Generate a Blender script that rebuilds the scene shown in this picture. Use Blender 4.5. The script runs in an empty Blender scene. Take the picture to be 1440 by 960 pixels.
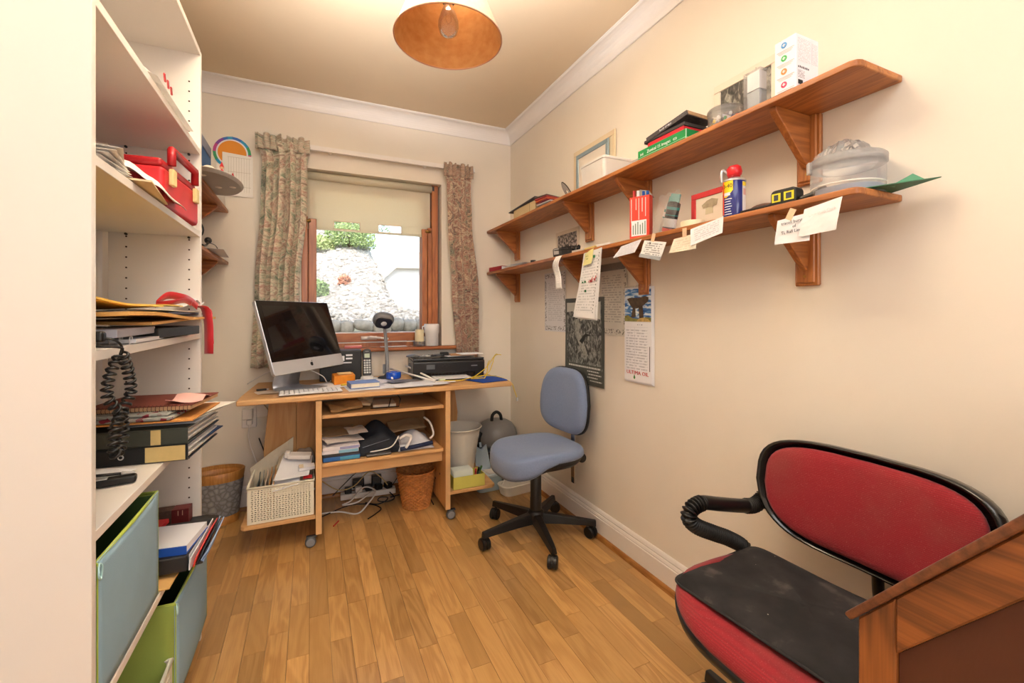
import bpy, bmesh, math, random
from mathutils import Vector, Matrix, Euler
R = math.radians
PI = math.pi
SC = bpy.context.scene
COL = SC.collection
random.seed(7)

# ------------------------------------------------------------------ camera
cam_d = bpy.data.cameras.new('camera'); cam = bpy.data.objects.new('camera', cam_d); COL.objects.link(cam)
cam.location = (0, 0, 1.15); cam.rotation_euler = (R(90), 0, R(-24.59))
cam_d.sensor_width = 36; cam_d.lens = 15.442; cam_d.shift_y = -0.02698; cam_d.clip_start = 0.02; cam_d.clip_end = 200
SC.camera = cam
# ------------------------------------------------------------------ world, sun, lights, exposure
w = bpy.data.worlds.new('sky'); SC.world = w; w.use_nodes = True
wn = w.node_tree.nodes; wl = w.node_tree.links
sky = wn.new('ShaderNodeTexSky'); sky.sky_type = 'NISHITA'; sky.sun_disc = False
sky.sun_elevation = R(48); sky.sun_rotation = R(200); sky.air_density = 1.3; sky.dust_density = 2.0
wn['Background'].inputs[1].default_value = 0.19
wl.new(sky.outputs[0], wn['Background'].inputs[0])
def lamp(name, kind, loc, rot, energy, color, **k):
    d = bpy.data.lights.new(name, kind); d.energy = energy; d.color = color
    for a, b in k.items(): setattr(d, a, b)
    o = bpy.data.objects.new(name, d); o.location = loc; o.rotation_euler = rot; COL.objects.link(o); return o
lamp('sun', 'SUN', (0, 8, 6), (R(40), R(-8), R(8)), 1.15, (1, .96, .9), angle=R(1.5))
lamp('ceiling_fill', 'AREA', (0.30, 0.10, 2.47), (R(10), 0, 0), 9, (.985, .992, 1), shape='RECTANGLE', size=1.3, size_y=1.3)  # unseen area lamp added to stand in for light bounced off the ceiling
lamp('rear_fill', 'AREA', (0.35, -2.5, 1.75), (R(86), 0, 0), 14.5, (.985, .992, 1), shape='RECTANGLE', size=1.7, size_y=1.2)  # unseen fill lamp added far behind the camera to even the falloff
lamp('upward_fill', 'AREA', (-0.05, 0.80, 1.98), Vector((.25, .50, .83)).to_track_quat('-Z', 'Y').to_euler(), 19, (.985, .992, 1), shape='RECTANGLE', size=.45, size_y=.3, spread=R(100))  # added out-of-view fill, aimed up and forward to brighten ceiling and far wall
SC.view_settings.view_transform = 'Standard'; SC.view_settings.look = 'None'
SC.view_settings.exposure = 1.3; SC.view_settings.gamma = 1; SC.view_settings.use_curve_mapping = False

# ------------------------------------------------------------------ helpers
def lin(c):
    if isinstance(c, str):
        c = c.lstrip('#'); c = [int(c[i:i+2], 16)/255 for i in (0, 2, 4)]
    return tuple(x/12.92 if x <= .04045 else ((x+.055)/1.055)**2.4 for x in c) + (1,)
def scl(c, k): return tuple(min(1, x*k) for x in c[:3]) + (1,)
MC = {}
def nn(nt, t, **k):
    n = nt.nodes.new(t)
    for a, b in k.items():
        if a.startswith('i_'):
            n.inputs[a[2:].replace('_', ' ')].default_value = b
        else: setattr(n, a, b)
    return n
def base(name):
    m = bpy.data.materials.new(name); m.use_nodes = True
    nt = m.node_tree; b = nt.nodes['Principled BSDF']; return m, nt, b
def mathn(nt, op, a, b=None, clamp=False):
    n = nt.nodes.new('ShaderNodeMath'); n.operation = op; n.use_clamp = clamp
    for i, v in enumerate((a, b)):
        if v is None: continue
        if isinstance(v, (int, float)): n.inputs[i].default_value = v
        else: nt.links.new(v, n.inputs[i])
    return n.outputs[0]
def mixc(nt, f, a, b):
    n = nt.nodes.new('ShaderNodeMix'); n.data_type = 'RGBA'
    for i, v in ((0, f), (6, a), (7, b)):
        if isinstance(v, (int, float, tuple)): n.inputs[i].default_value = v
        else: nt.links.new(v, n.inputs[i])
    return n.outputs[2]
def ramp(nt, f, stops, interp='LINEAR'):
    n = nt.nodes.new('ShaderNodeValToRGB'); n.color_ramp.interpolation = interp
    e = n.color_ramp.elements
    while len(e) < len(stops): e.new(.5)
    for q, (p, c) in zip(e, stops): q.position = p; q.color = c
    nt.links.new(f, n.inputs[0]); return n.outputs[0]
def mat(col, rough=.5, var=.08, scale=12, bump=0, bscale=200, metal=0, trans=0, alpha=1, coat=0, name=None, sss=0, stretch=None, sheen=0):
    key = (str(col), rough, var, scale, bump, bscale, metal, trans, alpha, coat, stretch)
    if key in MC: return MC[key]
    m, nt, b = base(name or 'mat_%d' % len(MC)); MC[key] = m
    c = lin(col)
    tc = nn(nt, 'ShaderNodeTexCoord'); vec = tc.outputs['Object']
    if stretch:
        mp = nn(nt, 'ShaderNodeMapping'); mp.inputs['Scale'].default_value = stretch
        nt.links.new(vec, mp.inputs[0]); vec = mp.outputs[0]
    no = nn(nt, 'ShaderNodeTexNoise'); no.inputs['Scale'].default_value = scale; no.inputs['Detail'].default_value = 4
    nt.links.new(vec, no.inputs['Vector'])
    o = ramp(nt, no.outputs[0], [(.3, scl(c, 1-var)), (.7, scl(c, 1+var))])
    nt.links.new(o, b.inputs['Base Color'])
    b.inputs['Roughness'].default_value = rough; b.inputs['Metallic'].default_value = metal
    b.inputs['Transmission Weight'].default_value = trans; b.inputs['Alpha'].default_value = alpha
    b.inputs['Coat Weight'].default_value = coat; b.inputs['Sheen Weight'].default_value = sheen
    if bump:
        n2 = nn(nt, 'ShaderNodeTexNoise'); n2.inputs['Scale'].default_value = bscale; nt.links.new(vec, n2.inputs['Vector'])
        bp = nn(nt, 'ShaderNodeBump'); bp.inputs['Strength'].default_value = bump; bp.inputs['Distance'].default_value = .002
        nt.links.new(n2.outputs[0], bp.inputs['Height']); nt.links.new(bp.outputs[0], b.inputs['Normal'])
    return m
def wood(c1, c2, axis='y', rough=.4, knots=False, ring=22, rnd=False, coords='Object', coat=.15, fine=1.0):
    key = ('wood', str(c1), str(c2), axis, rough, knots, ring, rnd)
    if key in MC: return MC[key]
    m, nt, b = base('wood_%d' % len(MC)); MC[key] = m
    if coords == 'Object': vec = nn(nt, 'ShaderNodeTexCoord').outputs['Object']
    else: vec = nn(nt, 'ShaderNodeNewGeometry').outputs['Position']
    inf = nn(nt, 'ShaderNodeObjectInfo')
    if rnd:
        ad = nn(nt, 'ShaderNodeVectorMath', operation='ADD'); nt.links.new(vec, ad.inputs[0])
        cb = nn(nt, 'ShaderNodeCombineXYZ'); k = mathn(nt, 'MULTIPLY', inf.outputs['Random'], 37.0)
        for i in range(3): nt.links.new(k, cb.inputs[i])
        nt.links.new(cb.outputs[0], ad.inputs[1]); vec = ad.outputs[0]
    mp = nn(nt, 'ShaderNodeMapping'); s = [1, 1, 1]; ax = 'xyz'.index(axis)
    s[ax] = .13; mp.inputs['Scale'].default_value = s; nt.links.new(vec, mp.inputs[0])
    n1 = nn(nt, 'ShaderNodeTexNoise'); n1.inputs['Scale'].default_value = ring; n1.inputs['Detail'].default_value = 3; n1.inputs['Distortion'].default_value = .6
    nt.links.new(mp.outputs[0], n1.inputs['Vector'])
    sn = mathn(nt, 'SINE', mathn(nt, 'MULTIPLY', n1.outputs[0], 46.0))
    rg = mathn(nt, 'ADD', mathn(nt, 'MULTIPLY', sn, .5), .5)
    mp2 = nn(nt, 'ShaderNodeMapping'); s2 = [1, 1, 1]; s2[ax] = .03; mp2.inputs['Scale'].default_value = s2; nt.links.new(vec, mp2.inputs[0])
    n2 = nn(nt, 'ShaderNodeTexNoise'); n2.inputs['Scale'].default_value = 320*fine; n2.inputs['Detail'].default_value = 2
    nt.links.new(mp2.outputs[0], n2.inputs['Vector'])
    f = mathn(nt, 'ADD', mathn(nt, 'MULTIPLY', rg, .42), mathn(nt, 'MULTIPLY', n2.outputs[0], .62), True)
    a, c = lin(c1), lin(c2)
    o = ramp(nt, f, [(.15, a), (.85, c)])
    if rnd:
        o = mixc(nt, mathn(nt, 'MULTIPLY', inf.outputs['Random'], .75), o, lin(rnd))
        hs = nn(nt, 'ShaderNodeHueSaturation'); r2 = mathn(nt, 'FRACT', mathn(nt, 'MULTIPLY', inf.outputs['Random'], 7.31))
        nt.links.new(mathn(nt, 'ADD', mathn(nt, 'MULTIPLY', r2, .50), .76), hs.inputs['Value']); nt.links.new(o, hs.inputs['Color']); o = hs.outputs[0]
    nt.links.new(o, b.inputs['Base Color']); b.inputs['Roughness'].default_value = rough; b.inputs['Coat Weight'].default_value = coat
    b.inputs['Coat Roughness'].default_value = .25
    bp = nn(nt, 'ShaderNodeBump'); bp.inputs['Strength'].default_value = .12; bp.inputs['Distance'].default_value = .001
    nt.links.new(n2.outputs[0], bp.inputs['Height']); nt.links.new(bp.outputs[0], b.inputs['Normal'])
    return m
def printed(paper, ink, rows=20, cols=12, amt=.5, margin=.1, rough=.7, vert=False, border=None):
    """flat print: broken lines of small text on paper, laid out by the sheet's own UVs"""
    key = ('print', str(paper), str(ink), rows, cols, amt, margin, vert, str(border))
    if key in MC: return MC[key]
    m, nt, b = base('print_%d' % len(MC)); MC[key] = m
    uv = nn(nt, 'ShaderNodeUVMap'); sp = nn(nt, 'ShaderNodeSeparateXYZ'); nt.links.new(uv.outputs[0], sp.inputs[0])
    u, v = (sp.outputs[1], sp.outputs[0]) if vert else (sp.outputs[0], sp.outputs[1])
    rv = mathn(nt, 'MULTIPLY', v, float(rows)); row = mathn(nt, 'FLOOR', rv); fr = mathn(nt, 'FRACT', rv)
    cb = nn(nt, 'ShaderNodeCombineXYZ'); nt.links.new(mathn(nt, 'MULTIPLY', u, float(cols)), cb.inputs[0]); nt.links.new(mathn(nt, 'MULTIPLY', row, 3.7), cb.inputs[1])
    no = nn(nt, 'ShaderNodeTexNoise'); no.inputs['Scale'].default_value = 1.3; no.inputs['Detail'].default_value = 3; nt.links.new(cb.outputs[0], no.inputs['Vector'])
    f = mathn(nt, 'MULTIPLY', mathn(nt, 'GREATER_THAN', fr, .5), mathn(nt, 'GREATER_THAN', no.outputs[0], .46))
    for c_ in (u, v):
        f = mathn(nt, 'MULTIPLY', f, mathn(nt, 'MULTIPLY', mathn(nt, 'GREATER_THAN', c_, margin), mathn(nt, 'LESS_THAN', c_, 1-margin)))
    f = mathn(nt, 'MULTIPLY', f, amt)
    o = mixc(nt, f, lin(paper), lin(ink))
    if border:
        g = None
        for c_ in (u, v):
            q = mathn(nt, 'ABSOLUTE', mathn(nt, 'SUBTRACT', c_, .5)); g = q if g is None else mathn(nt, 'MAXIMUM', g, q)
        vo = nn(nt, 'ShaderNodeTexVoronoi'); vo.inputs['Scale'].default_value = 34; nt.links.new(uv.outputs[0], vo.inputs['Vector'])
        ring = mathn(nt, 'MULTIPLY', mathn(nt, 'GREATER_THAN', g, .41), mathn(nt, 'LESS_THAN', g, .48))
        o = mixc(nt, mathn(nt, 'MULTIPLY', ring, mathn(nt, 'LESS_THAN', vo.outputs[0], .45)), o, lin(border))
    nt.links.new(o, b.inputs['Base Color']); b.inputs['Roughness'].default_value = rough
    return m
def fabric_mat(name, cols, scale=9, rough=.9, detail=3, mapping=(1, 1, 1)):
    m, nt, b = base(name)
    tc = nn(nt, 'ShaderNodeMapping'); nt.links.new(nn(nt, 'ShaderNodeUVMap').outputs[0], tc.inputs[0]); tc.inputs['Scale'].default_value = mapping; v = tc.outputs[0]
    n1 = nn(nt, 'ShaderNodeTexNoise'); n1.inputs['Scale'].default_value = scale; n1.inputs['Detail'].default_value = detail; n1.inputs['Distortion'].default_value = 2.2
    nt.links.new(v, n1.inputs['Vector'])
    k = len(cols); o = ramp(nt, n1.outputs[0], [(.28+.44*i/(k-1), lin(c)) for i, c in enumerate(cols)])
    n3 = nn(nt, 'ShaderNodeTexNoise'); n3.inputs['Scale'].default_value = scale*2.6; n3.inputs['Detail'].default_value = 4; n3.inputs['Distortion'].default_value = 3
    nt.links.new(v, n3.inputs['Vector'])
    o2 = ramp(nt, n3.outputs[0], [(.3+.4*i/(k-1), lin(c)) for i, c in enumerate(reversed(cols))])
    o = mixc(nt, .45, o, o2)
    nt.links.new(o, b.inputs['Base Color']); b.inputs['Roughness'].default_value = rough; b.inputs['Sheen Weight'].default_value = .1
    return m
def glassy(name, tint=(1, 1, 1, 1), gloss=.12, alpha=.1, rough=.02):
    m, nt, b = base(name); nt.nodes.remove(b)
    out = nt.nodes['Material Output']; t = nn(nt, 'ShaderNodeBsdfTransparent'); t.inputs[0].default_value = tint
    g = nn(nt, 'ShaderNodeBsdfGlossy'); g.inputs['Roughness'].default_value = rough
    fr = nn(nt, 'ShaderNodeFresnel'); fr.inputs[0].default_value = 1.35
    no = nn(nt, 'ShaderNodeTexNoise'); no.inputs['Scale'].default_value = 9
    f = mathn(nt, 'ADD', mathn(nt, 'MULTIPLY', fr.outputs[0], gloss*4), mathn(nt, 'MULTIPLY', no.outputs[0], .02), True)
    mx = nn(nt, 'ShaderNodeMixShader'); nt.links.new(f, mx.inputs[0]); nt.links.new(t.outputs[0], mx.inputs[1]); nt.links.new(g.outputs[0], mx.inputs[2])
    if alpha > 0:
        d = nn(nt, 'ShaderNodeBsdfDiffuse'); d.inputs[0].default_value = (.85, .85, .85, 1)
        m2 = nn(nt, 'ShaderNodeMixShader'); m2.inputs[0].default_value = alpha
        nt.links.new(mx.outputs[0], m2.inputs[1]); nt.links.new(d.outputs[0], m2.inputs[2]); nt.links.new(m2.outputs[0], out.inputs[0])
    else: nt.links.new(mx.outputs[0], out.inputs[0])
    return m

class MB:
    """collects shapes; build() links them as ONE mesh object, local to its parent"""
    def __init__(s, off=(0, 0, 0)): s.v = []; s.f = []; s.m = []; s.uv = {}; s.off = Vector(off); s.T = Matrix(); s.mi = 0
    def add(s, vs, fs, uvs=None):
        n = len(s.v); s.v += [s.T @ Vector(p) - s.off for p in vs]
        for i, f in enumerate(fs):
            if uvs: s.uv[len(s.f)] = [uvs[k] for k in f]
            s.f.append([n+k for k in f]); s.m.append(s.mi)
        return s
    def box(s, c, d, rz=0, rx=0, ry=0):
        M = Matrix.Translation(c) @ Euler((rx, ry, rz)).to_matrix().to_4x4(); h = [x/2 for x in d]
        p = [M @ Vector((x*h[0], y*h[1], z*h[2])) for x in (-1, 1) for y in (-1, 1) for z in (-1, 1)]
        return s.add(p, [(0, 1, 3, 2), (4, 6, 7, 5), (0, 4, 5, 1), (2, 3, 7, 6), (0, 2, 6, 4), (1, 5, 7, 3)])
    def bb(s, x0, x1, y0, y1, z0, z1): return s.box(((x0+x1)/2, (y0+y1)/2, (z0+z1)/2), (abs(x1-x0), abs(y1-y0), abs(z1-z0)))
    def prism(s, poly, a, b, axis='z'):
        """poly of 2-D points extruded a..b along axis; z:(x,y) y:(x,z) x:(y,z)"""
        def P(p, t): return {'z': (p[0], p[1], t), 'y': (p[0], t, p[1]), 'x': (t, p[0], p[1])}[axis]
        n = len(poly); vs = [P(p, a) for p in poly] + [P(p, b) for p in poly]
        fs = [tuple(range(n))[::-1], tuple(range(n, 2*n))] + [(i, (i+1) % n, n+(i+1) % n, n+i) for i in range(n)]
        return s.add(vs, fs)
    def lathe(s, prof, c=(0, 0, 0), n=28, sx=1, sy=1, axis='z', cap=True):
        vs = []; fs = []
        for r, h in prof:
            for i in range(n):
                t = 2*PI*i/n; x, y = r*math.cos(t)*sx, r*math.sin(t)*sy
                q = {'z': (x, y, h), 'y': (x, h, y), 'x': (h, x, y)}[axis]; vs.append((q[0]+c[0], q[1]+c[1], q[2]+c[2]))
        for j in range(len(prof)-1):
            for i in range(n): a = j*n+i; b_ = j*n+(i+1) % n; fs.append((a, b_, b_+n, a+n))
        if cap:
            if prof[0][0] > 1e-4: fs.append(tuple(range(n))[::-1])
            if prof[-1][0] > 1e-4: fs.append(tuple(range((len(prof)-1)*n, len(prof)*n)))
        return s.add(vs, fs)
    def tube(s, pts, r, n=8, smooth=0, cap=True):
        P = [Vector(p) for p in pts]
        if smooth: P = spline(P, smooth)
        rr = r if isinstance(r, (list, tuple)) else None
        vs = []; fs = []; L = len(P); up = None
        for i, p in enumerate(P):
            d = (P[min(i+1, L-1)]-P[max(i-1, 0)]).normalized()
            if up is None: up = d.orthogonal().normalized()
            up = (up - d*up.dot(d)).normalized(); sd = d.cross(up)
            if rr is None: ri = r
            else:
                q = i/(L-1)*(len(rr)-1); k0 = min(int(q), len(rr)-2); ri = rr[k0]+(rr[k0+1]-rr[k0])*(q-k0)
            for k in range(n):
                t = 2*PI*k/n; vs.append(p + up*math.cos(t)*ri + sd*math.sin(t)*ri)
        for j in range(L-1):
            for i in range(n): a = j*n+i; b_ = j*n+(i+1) % n; fs.append((a, b_, b_+n, a+n))
        if cap: fs += [tuple(range(n))[::-1], tuple(range((L-1)*n, L*n))]
        return s.add(vs, fs)
    def grid(s, fn, nu, nv, closeu=False):
        """fn(u,v) 0..1 -> point"""
        vs = []; uv = []; fs = []
        for j in range(nv+1):
            for i in range(nu+1): vs.append(fn(i/nu, j/nv)); uv.append((i/nu, j/nv))
        for j in range(nv):
            for i in range(nu): a = j*(nu+1)+i; fs.append((a, a+1, a+nu+2, a+nu+1))
        return s.add(vs, fs, uv)
    def ball(s, c, r, nu=16, nv=10, sc=(1, 1, 1), p=1):
        def g(x): return math.copysign(abs(x)**p, x)
        vs = []; fs = []
        for j in range(nv+1):
            a = PI*j/nv
            for i in range(nu):
                t = 2*PI*i/nu; vs.append((c[0]+r*sc[0]*g(math.sin(a))*g(math.cos(t)), c[1]+r*sc[1]*g(math.sin(a))*g(math.sin(t)), c[2]+r*sc[2]*g(math.cos(a))))
        for j in range(nv):
            for i in range(nu): a = j*nu+i; b_ = j*nu+(i+1) % nu; fs.append((a, a+nu, b_+nu, b_))
        return s.add(vs, fs)
    def build(s, name, mats, parent=None, smooth=False, bevel=0, seg=2, solid=0, loc=None, sub=0):
        me = bpy.data.meshes.new(name); me.from_pydata([tuple(v) for v in s.v], [], s.f)
        if s.uv:
            ul = me.uv_layers.new(name='UVMap')
            for p in me.polygons:
                q = s.uv.get(p.index)
                if q:
                    for li, c in zip(p.loop_indices, q): ul.data[li].uv = c
        mats = mats if isinstance(mats, (list, tuple)) else [mats]
        for m in mats: me.materials.append(m)
        for p, mi in zip(me.polygons, s.m): p.material_index = min(mi, len(mats)-1)
        if smooth: me.polygons.foreach_set('use_smooth', [True]*len(me.polygons))
        me.validate(); me.update()
        o = bpy.data.objects.new(name, me); COL.objects.link(o)
        if parent: o.parent = parent
        if loc is not None: o.location = loc
        if solid:
            md = o.modifiers.new('solid', 'SOLIDIFY'); md.thickness = solid; md.offset = 0
        if bevel:
            md = o.modifiers.new('bevel', 'BEVEL'); md.width = bevel; md.segments = seg; md.limit_method = 'ANGLE'; md.angle_limit = R(35)
            if smooth is False and seg > 1:
                me.polygons.foreach_set('use_smooth', [True]*len(me.polygons)); md.harden_normals = True
        if sub:
            md = o.modifiers.new('sub', 'SUBSURF'); md.levels = sub; md.render_levels = sub
        return o
def spline(P, k):
    out = []; n = len(P)
    for i in range(n-1):
        p0, p1, p2, p3 = P[max(i-1, 0)], P[i], P[i+1], P[min(i+2, n-1)]
        for j in range(k):
            t = j/k; out.append(.5*((2*p1)+(p2-p0)*t+(2*p0-5*p1+4*p2-p3)*t*t+(3*p1-p0-3*p2+p3)*t**3))
    out.append(P[-1]); return out
def tag(o, label=None, cat=None, group=None, kind=None):
    if label: o['label'] = label
    if cat: o['category'] = cat
    if group: o['group'] = group
    if kind: o['kind'] = kind
    return o
def thing(name, label, cat, loc=(0, 0, 0), rz=0, group=None, rot=None):
    o = bpy.data.objects.new(name, None); COL.objects.link(o); o.empty_display_size = .05
    o.location = loc; o.rotation_euler = rot if rot else (0, 0, rz); return tag(o, label, cat, group)
def copy_tree(o, parent=None):
    c = o.copy(); COL.objects.link(c)
    if parent: c.parent = parent
    for ch in list(o.children): copy_tree(ch, c)
    return c
def text(name, body, size, m, parent, M, ext=.0004, align='CENTER', sx=1):
    cu = bpy.data.curves.new(name, 'FONT'); cu.body = body; cu.size = size; cu.extrude = ext; cu.align_x = align; cu.align_y = 'CENTER'; cu.resolution_u = 2
    t = bpy.data.objects.new(name+'_tmp', cu); COL.objects.link(t)
    bpy.context.view_layer.update()
    me = bpy.data.meshes.new_from_object(t.evaluated_get(bpy.context.evaluated_depsgraph_get()))
    bpy.data.objects.remove(t); me.transform(M @ Matrix.Scale(sx, 4, (1, 0, 0))); me.materials.clear(); me.materials.append(m)
    o = bpy.data.objects.new(name, me); COL.objects.link(o); o.parent = parent; return o
def face(loc, x, y):
    """matrix whose local x / y axes run along given vectors, at loc"""
    x = Vector(x).normalized(); y = Vector(y).normalized(); z = x.cross(y)
    M = Matrix.Identity(4)
    for i in range(3): M[i][0] = x[i]; M[i][1] = y[i]; M[i][2] = z[i]; M[i][3] = loc[i]
    return M
WX = face((0, 0, 0), (0, -1, 0), (0, 0, 1))     # print facing -X (on the right wall)
WY = face((0, 0, 0), (1, 0, 0), (0, 0, 1))      # print facing -Y
def at(M, loc): N = M.copy(); N.translation = Vector(loc); return N
def sheet(mb, p00, p10, p01, p11, nu=6, nv=6, amp=.003, seed=0, curl=0):
    """slightly uneven sheet between four corners"""
    a, b, c, d = (Vector(p) for p in (p00, p10, p01, p11)); n = (b-a).cross(c-a).normalized(); ph = seed*1.7
    def fn(u, v):
        p = a*(1-u)*(1-v)+b*u*(1-v)+c*(1-u)*v+d*u*v
        return p + n*(amp*(math.sin(u*5+ph)+math.cos(v*4.3+ph*1.3)+.5*math.sin((u+v)*9+ph)) + curl*(u-.5)**2*4)
    return mb.grid(fn, nu, nv)
def flat_paper(name, label, cat, x, y, z, w_, h_, rz, m, parent=None, amp=.0008, group=None, thick=.0006, seed=0):
    mb = MB(); sheet(mb, (-w_/2, -h_/2, 0), (w_/2, -h_/2, 0), (-w_/2, h_/2, 0), (w_/2, h_/2, 0), 6, 6, amp, seed)
    o = mb.build(name, m, parent, solid=thick); o.location = (x, y, z); o.rotation_euler = (0, 0, rz)
    if label: tag(o, label, cat, group)
    return o
# ------------------------------------------------------------------ materials
M_wall = mat('#ebe1d3', .85, .02, 3, .12, 90, name='wall_paint')
M_ceil = mat('#e2ceb0', .9, .02, 3, .08, 90, name='ceiling_paint')
M_trim = mat('#efe8e2', .45, .015, 4, name='white_gloss_paint')
M_pine = wood('#c27c40', '#94562a', 'y', .42, ring=14)
M_pinez = wood('#c27c40', '#94562a', 'z', .42, ring=14)
M_pinex = wood('#b87238', '#8a4e24', 'x', .42, ring=14)
M_win = wood('#b8703c', '#98562c', 'z', .35, ring=10)
M_winx = wood('#b8703c', '#98562c', 'x', .35, ring=10)
M_quad = wood('#b27a3d', '#8d5828', 'y', .4)
M_white = mat('#e4ded8', .42, .012, 4, name='white_melamine')
M_paper = mat('#ecebef', .75, .02, 6, name='white_paper')
M_black = mat('#141414', .4, .15, 20, name='black_plastic')
M_blackg = mat('#0b0b0c', .16, .1, 20, coat=.3, name='gloss_black_plastic')
M_dark = mat('#2a2a2c', .55, .12, 30, name='dark_plastic')
M_grey = mat('#8a8b8e', .4, .06, 20, name='grey_plastic')
M_silver = mat('#c9cacd', .3, .03, 20, metal=.6, name='satin_aluminium')
M_chrome = mat('#d0d0d0', .15, .03, 20, metal=1, name='chrome')
M_brass = mat('#b48a4a', .3, .06, 20, metal=.9, name='brass')
M_beech = wood('#dcae78', '#cd9a60', 'x', .45, ring=8, coat=.05)
M_beechz = wood('#d3a36c', '#c28d55', 'z', .45, ring=8, coat=.05)
M_edge = mat('#deb07a', .4, .05, 30, name='beech_edging')
M_hole = mat('#3a2c22', .8, .1, 40, name='dark_hole')
M_red = mat('#c8202a', .5, .06, 20, name='red')
M_bluec = mat('#1f55b8', .5, .08, 20, name='blue')
M_text = mat('#25252a', .7, .1, 40, name='print_black')
M_buff = mat('#d3a565', .8, .06, 14, .1, name='buff_card')
M_clear = glassy('clear_plastic', gloss=.18, alpha=.10, rough=.06)
M_frost = glassy('frosted_plastic', gloss=.12, alpha=.45, rough=.25)
M_glass = glassy('window_glass', gloss=.03, alpha=0)
M_yel = mat('#e3bd3c', .6, .06, 20, name='yellow')
YB, XR, XL, ZC = 3.007, 1.364, -.63, 2.5
YF = -2.8

# ------------------------------------------------------------------ the room
mb = MB(); mb.bb(XL-.1, XR+.1, YF, YB+.3, -.12, -.012)
floor = tag(mb.build('floor', mat('#3b2412', .8, .1, 20)), 'light oak strip parquet floor', kind='structure')
M_plank = wood('#cda066', '#a97b45', 'y', .30, ring=11, rnd='#b88c53', coords='Geometry', coat=.22)
PW = .0683
def plank_mesh():
    mb = MB(); mb.box((0, 0, -.006), (1, 1, .012)); o = mb.build('plank', M_plank, floor); return o
p0 = plank_mesh(); first = True; x = XL+.01
rest = MB(); i = 0
while x < XR-.015:
    wd = min(PW, XR-.015-x); y = YB - random.uniform(.1, .45); y1 = YB
    while y1 > YF:
        y = max(y, YF)
        if y1 > .75:
            o = p0 if first else p0.copy()
            if not first: COL.objects.link(o)
            first = False
            gx = .0016 if i % 3 == 2 else .0006
            o.scale = (wd-gx, y1-y-.0008, 1); o.location = (x+wd/2, (y+y1)/2, 0)
        else: rest.bb(x+.0004, x+wd-.0004, y+.0004, y1-.0004, -.012, 0)
        y1 = y; y = y1 - random.choice([.28, .34, .42, .47, .52, .38])*random.uniform(.92, 1.08)
    x += PW; i += 1
tag(rest.build('plank_field', M_plank, floor), kind='stuff')

mb = MB(); mb.bb(XL-.1, XR+.1, YF-.1, YB+.3, ZC, ZC+.06); tag(mb.build('ceiling', M_ceil), 'cream painted ceiling', kind='structure')
mb = MB(); mb.bb(XR, XR+.1, YF-.1, YB+.3, -.12, ZC); tag(mb.build('wall_right', M_wall), 'cream wall carrying the two pine shelves', kind='structure')
mb = MB(); mb.bb(XL-.1, XL, YF-.1, YB+.3, -.12, ZC); tag(mb.build('wall_left', M_wall), 'cream wall behind the white bookcase', kind='structure')
mb = MB(); mb.bb(XL, XR, YF-.1, YF, -.12, ZC); tag(mb.build('wall_front', M_wall), 'cream wall behind the viewer', kind='structure')
OX0, OX1, OZ0, OZ1 = -.055, .833, .93, 2.056
mb = MB(); mb.bb(XL, OX0, YB, YB+.3, -.12, ZC).bb(OX1, XR, YB, YB+.3, -.12, ZC).bb(OX0, OX1, YB, YB+.3, -.12, .905).bb(OX0, OX1, YB, YB+.3, OZ1, ZC)
tag(mb.build('wall_back', M_wall), 'cream wall with the window', kind='structure')
# coving: concave quarter profile, offset from wall o, below ceiling d
def cove(name, ax, wall, sgn, a, b, lab):
    pr = [(0, ZC), (0, ZC-.088), (.004, ZC-.092), (.008, ZC-.088)]
    for k in range(9):
        t = k/8*PI/2; pr.append((.008+.062*(1-math.cos(t)), ZC-.084+.074*math.sin(t)))
    pr += [(.074, ZC-.006), (.078, ZC-.006), (.078, ZC)]
    poly = [(wall+sgn*p, z) for p, z in pr]
    mb = MB(); mb.prism(poly, a, b, 'y' if ax == 'x' else 'x'); o = mb.build(name, M_trim, bevel=.001, seg=1); tag(o, lab, kind='structure')
cove('trim_1', 'y', YB, -1, XL, XR, 'white coved cornice over the window wall')
cove('trim_2', 'x', XR, -1, YF, YB, 'white coved cornice over the right wall')
cove('trim_3', 'x', XL, 1, YF, YB, 'white coved cornice over the left wall')
def skirt(name, ax, wall, sgn, a, b, lab):
    pr = [(0, 0), (.016, 0), (.016, .095), (.012, .098), (.015, .104), (.012, .112), (.008, .116), (.012, .122), (.008, .133), (.004, .138), (0, .138)]
    poly = [(wall+sgn*p, z) for p, z in pr]
    mb = MB(); mb.prism(poly, a, b, 'y' if ax == 'x' else 'x'); tag(mb.build(name, M_trim), lab, kind='structure')
skirt('baseboard_right', 'x', XR, -1, YF, YB, 'white moulded skirting along the right wall')
skirt('baseboard_back', 'y', YB, -1, XL, XR, 'white moulded skirting under the window')
skirt('baseboard_left', 'x', XL, 1, YF, YB, 'white moulded skirting along the left wall')
q = [(0, 0), (.018, 0)] + [(.018*math.cos(t*PI/10), .02*math.sin(t*PI/10)) for t in range(1, 6)]
mb = MB(); mb.prism([(XR-.016-p, z) for p, z in q], YF, YB-.03, 'y'); tag(mb.build('trim_4', M_quad), 'oak quadrant bead at the foot of the right skirting', kind='structure')
mb = MB(); mb.prism([(YB-.016-p, z) for p, z in q], XL+.02, XR-.03, 'x'); tag(mb.build('trim_5', wood('#b27a3d', '#8d5828', 'x', .4)), 'oak quadrant bead at the foot of the window skirting', kind='structure')

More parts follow.
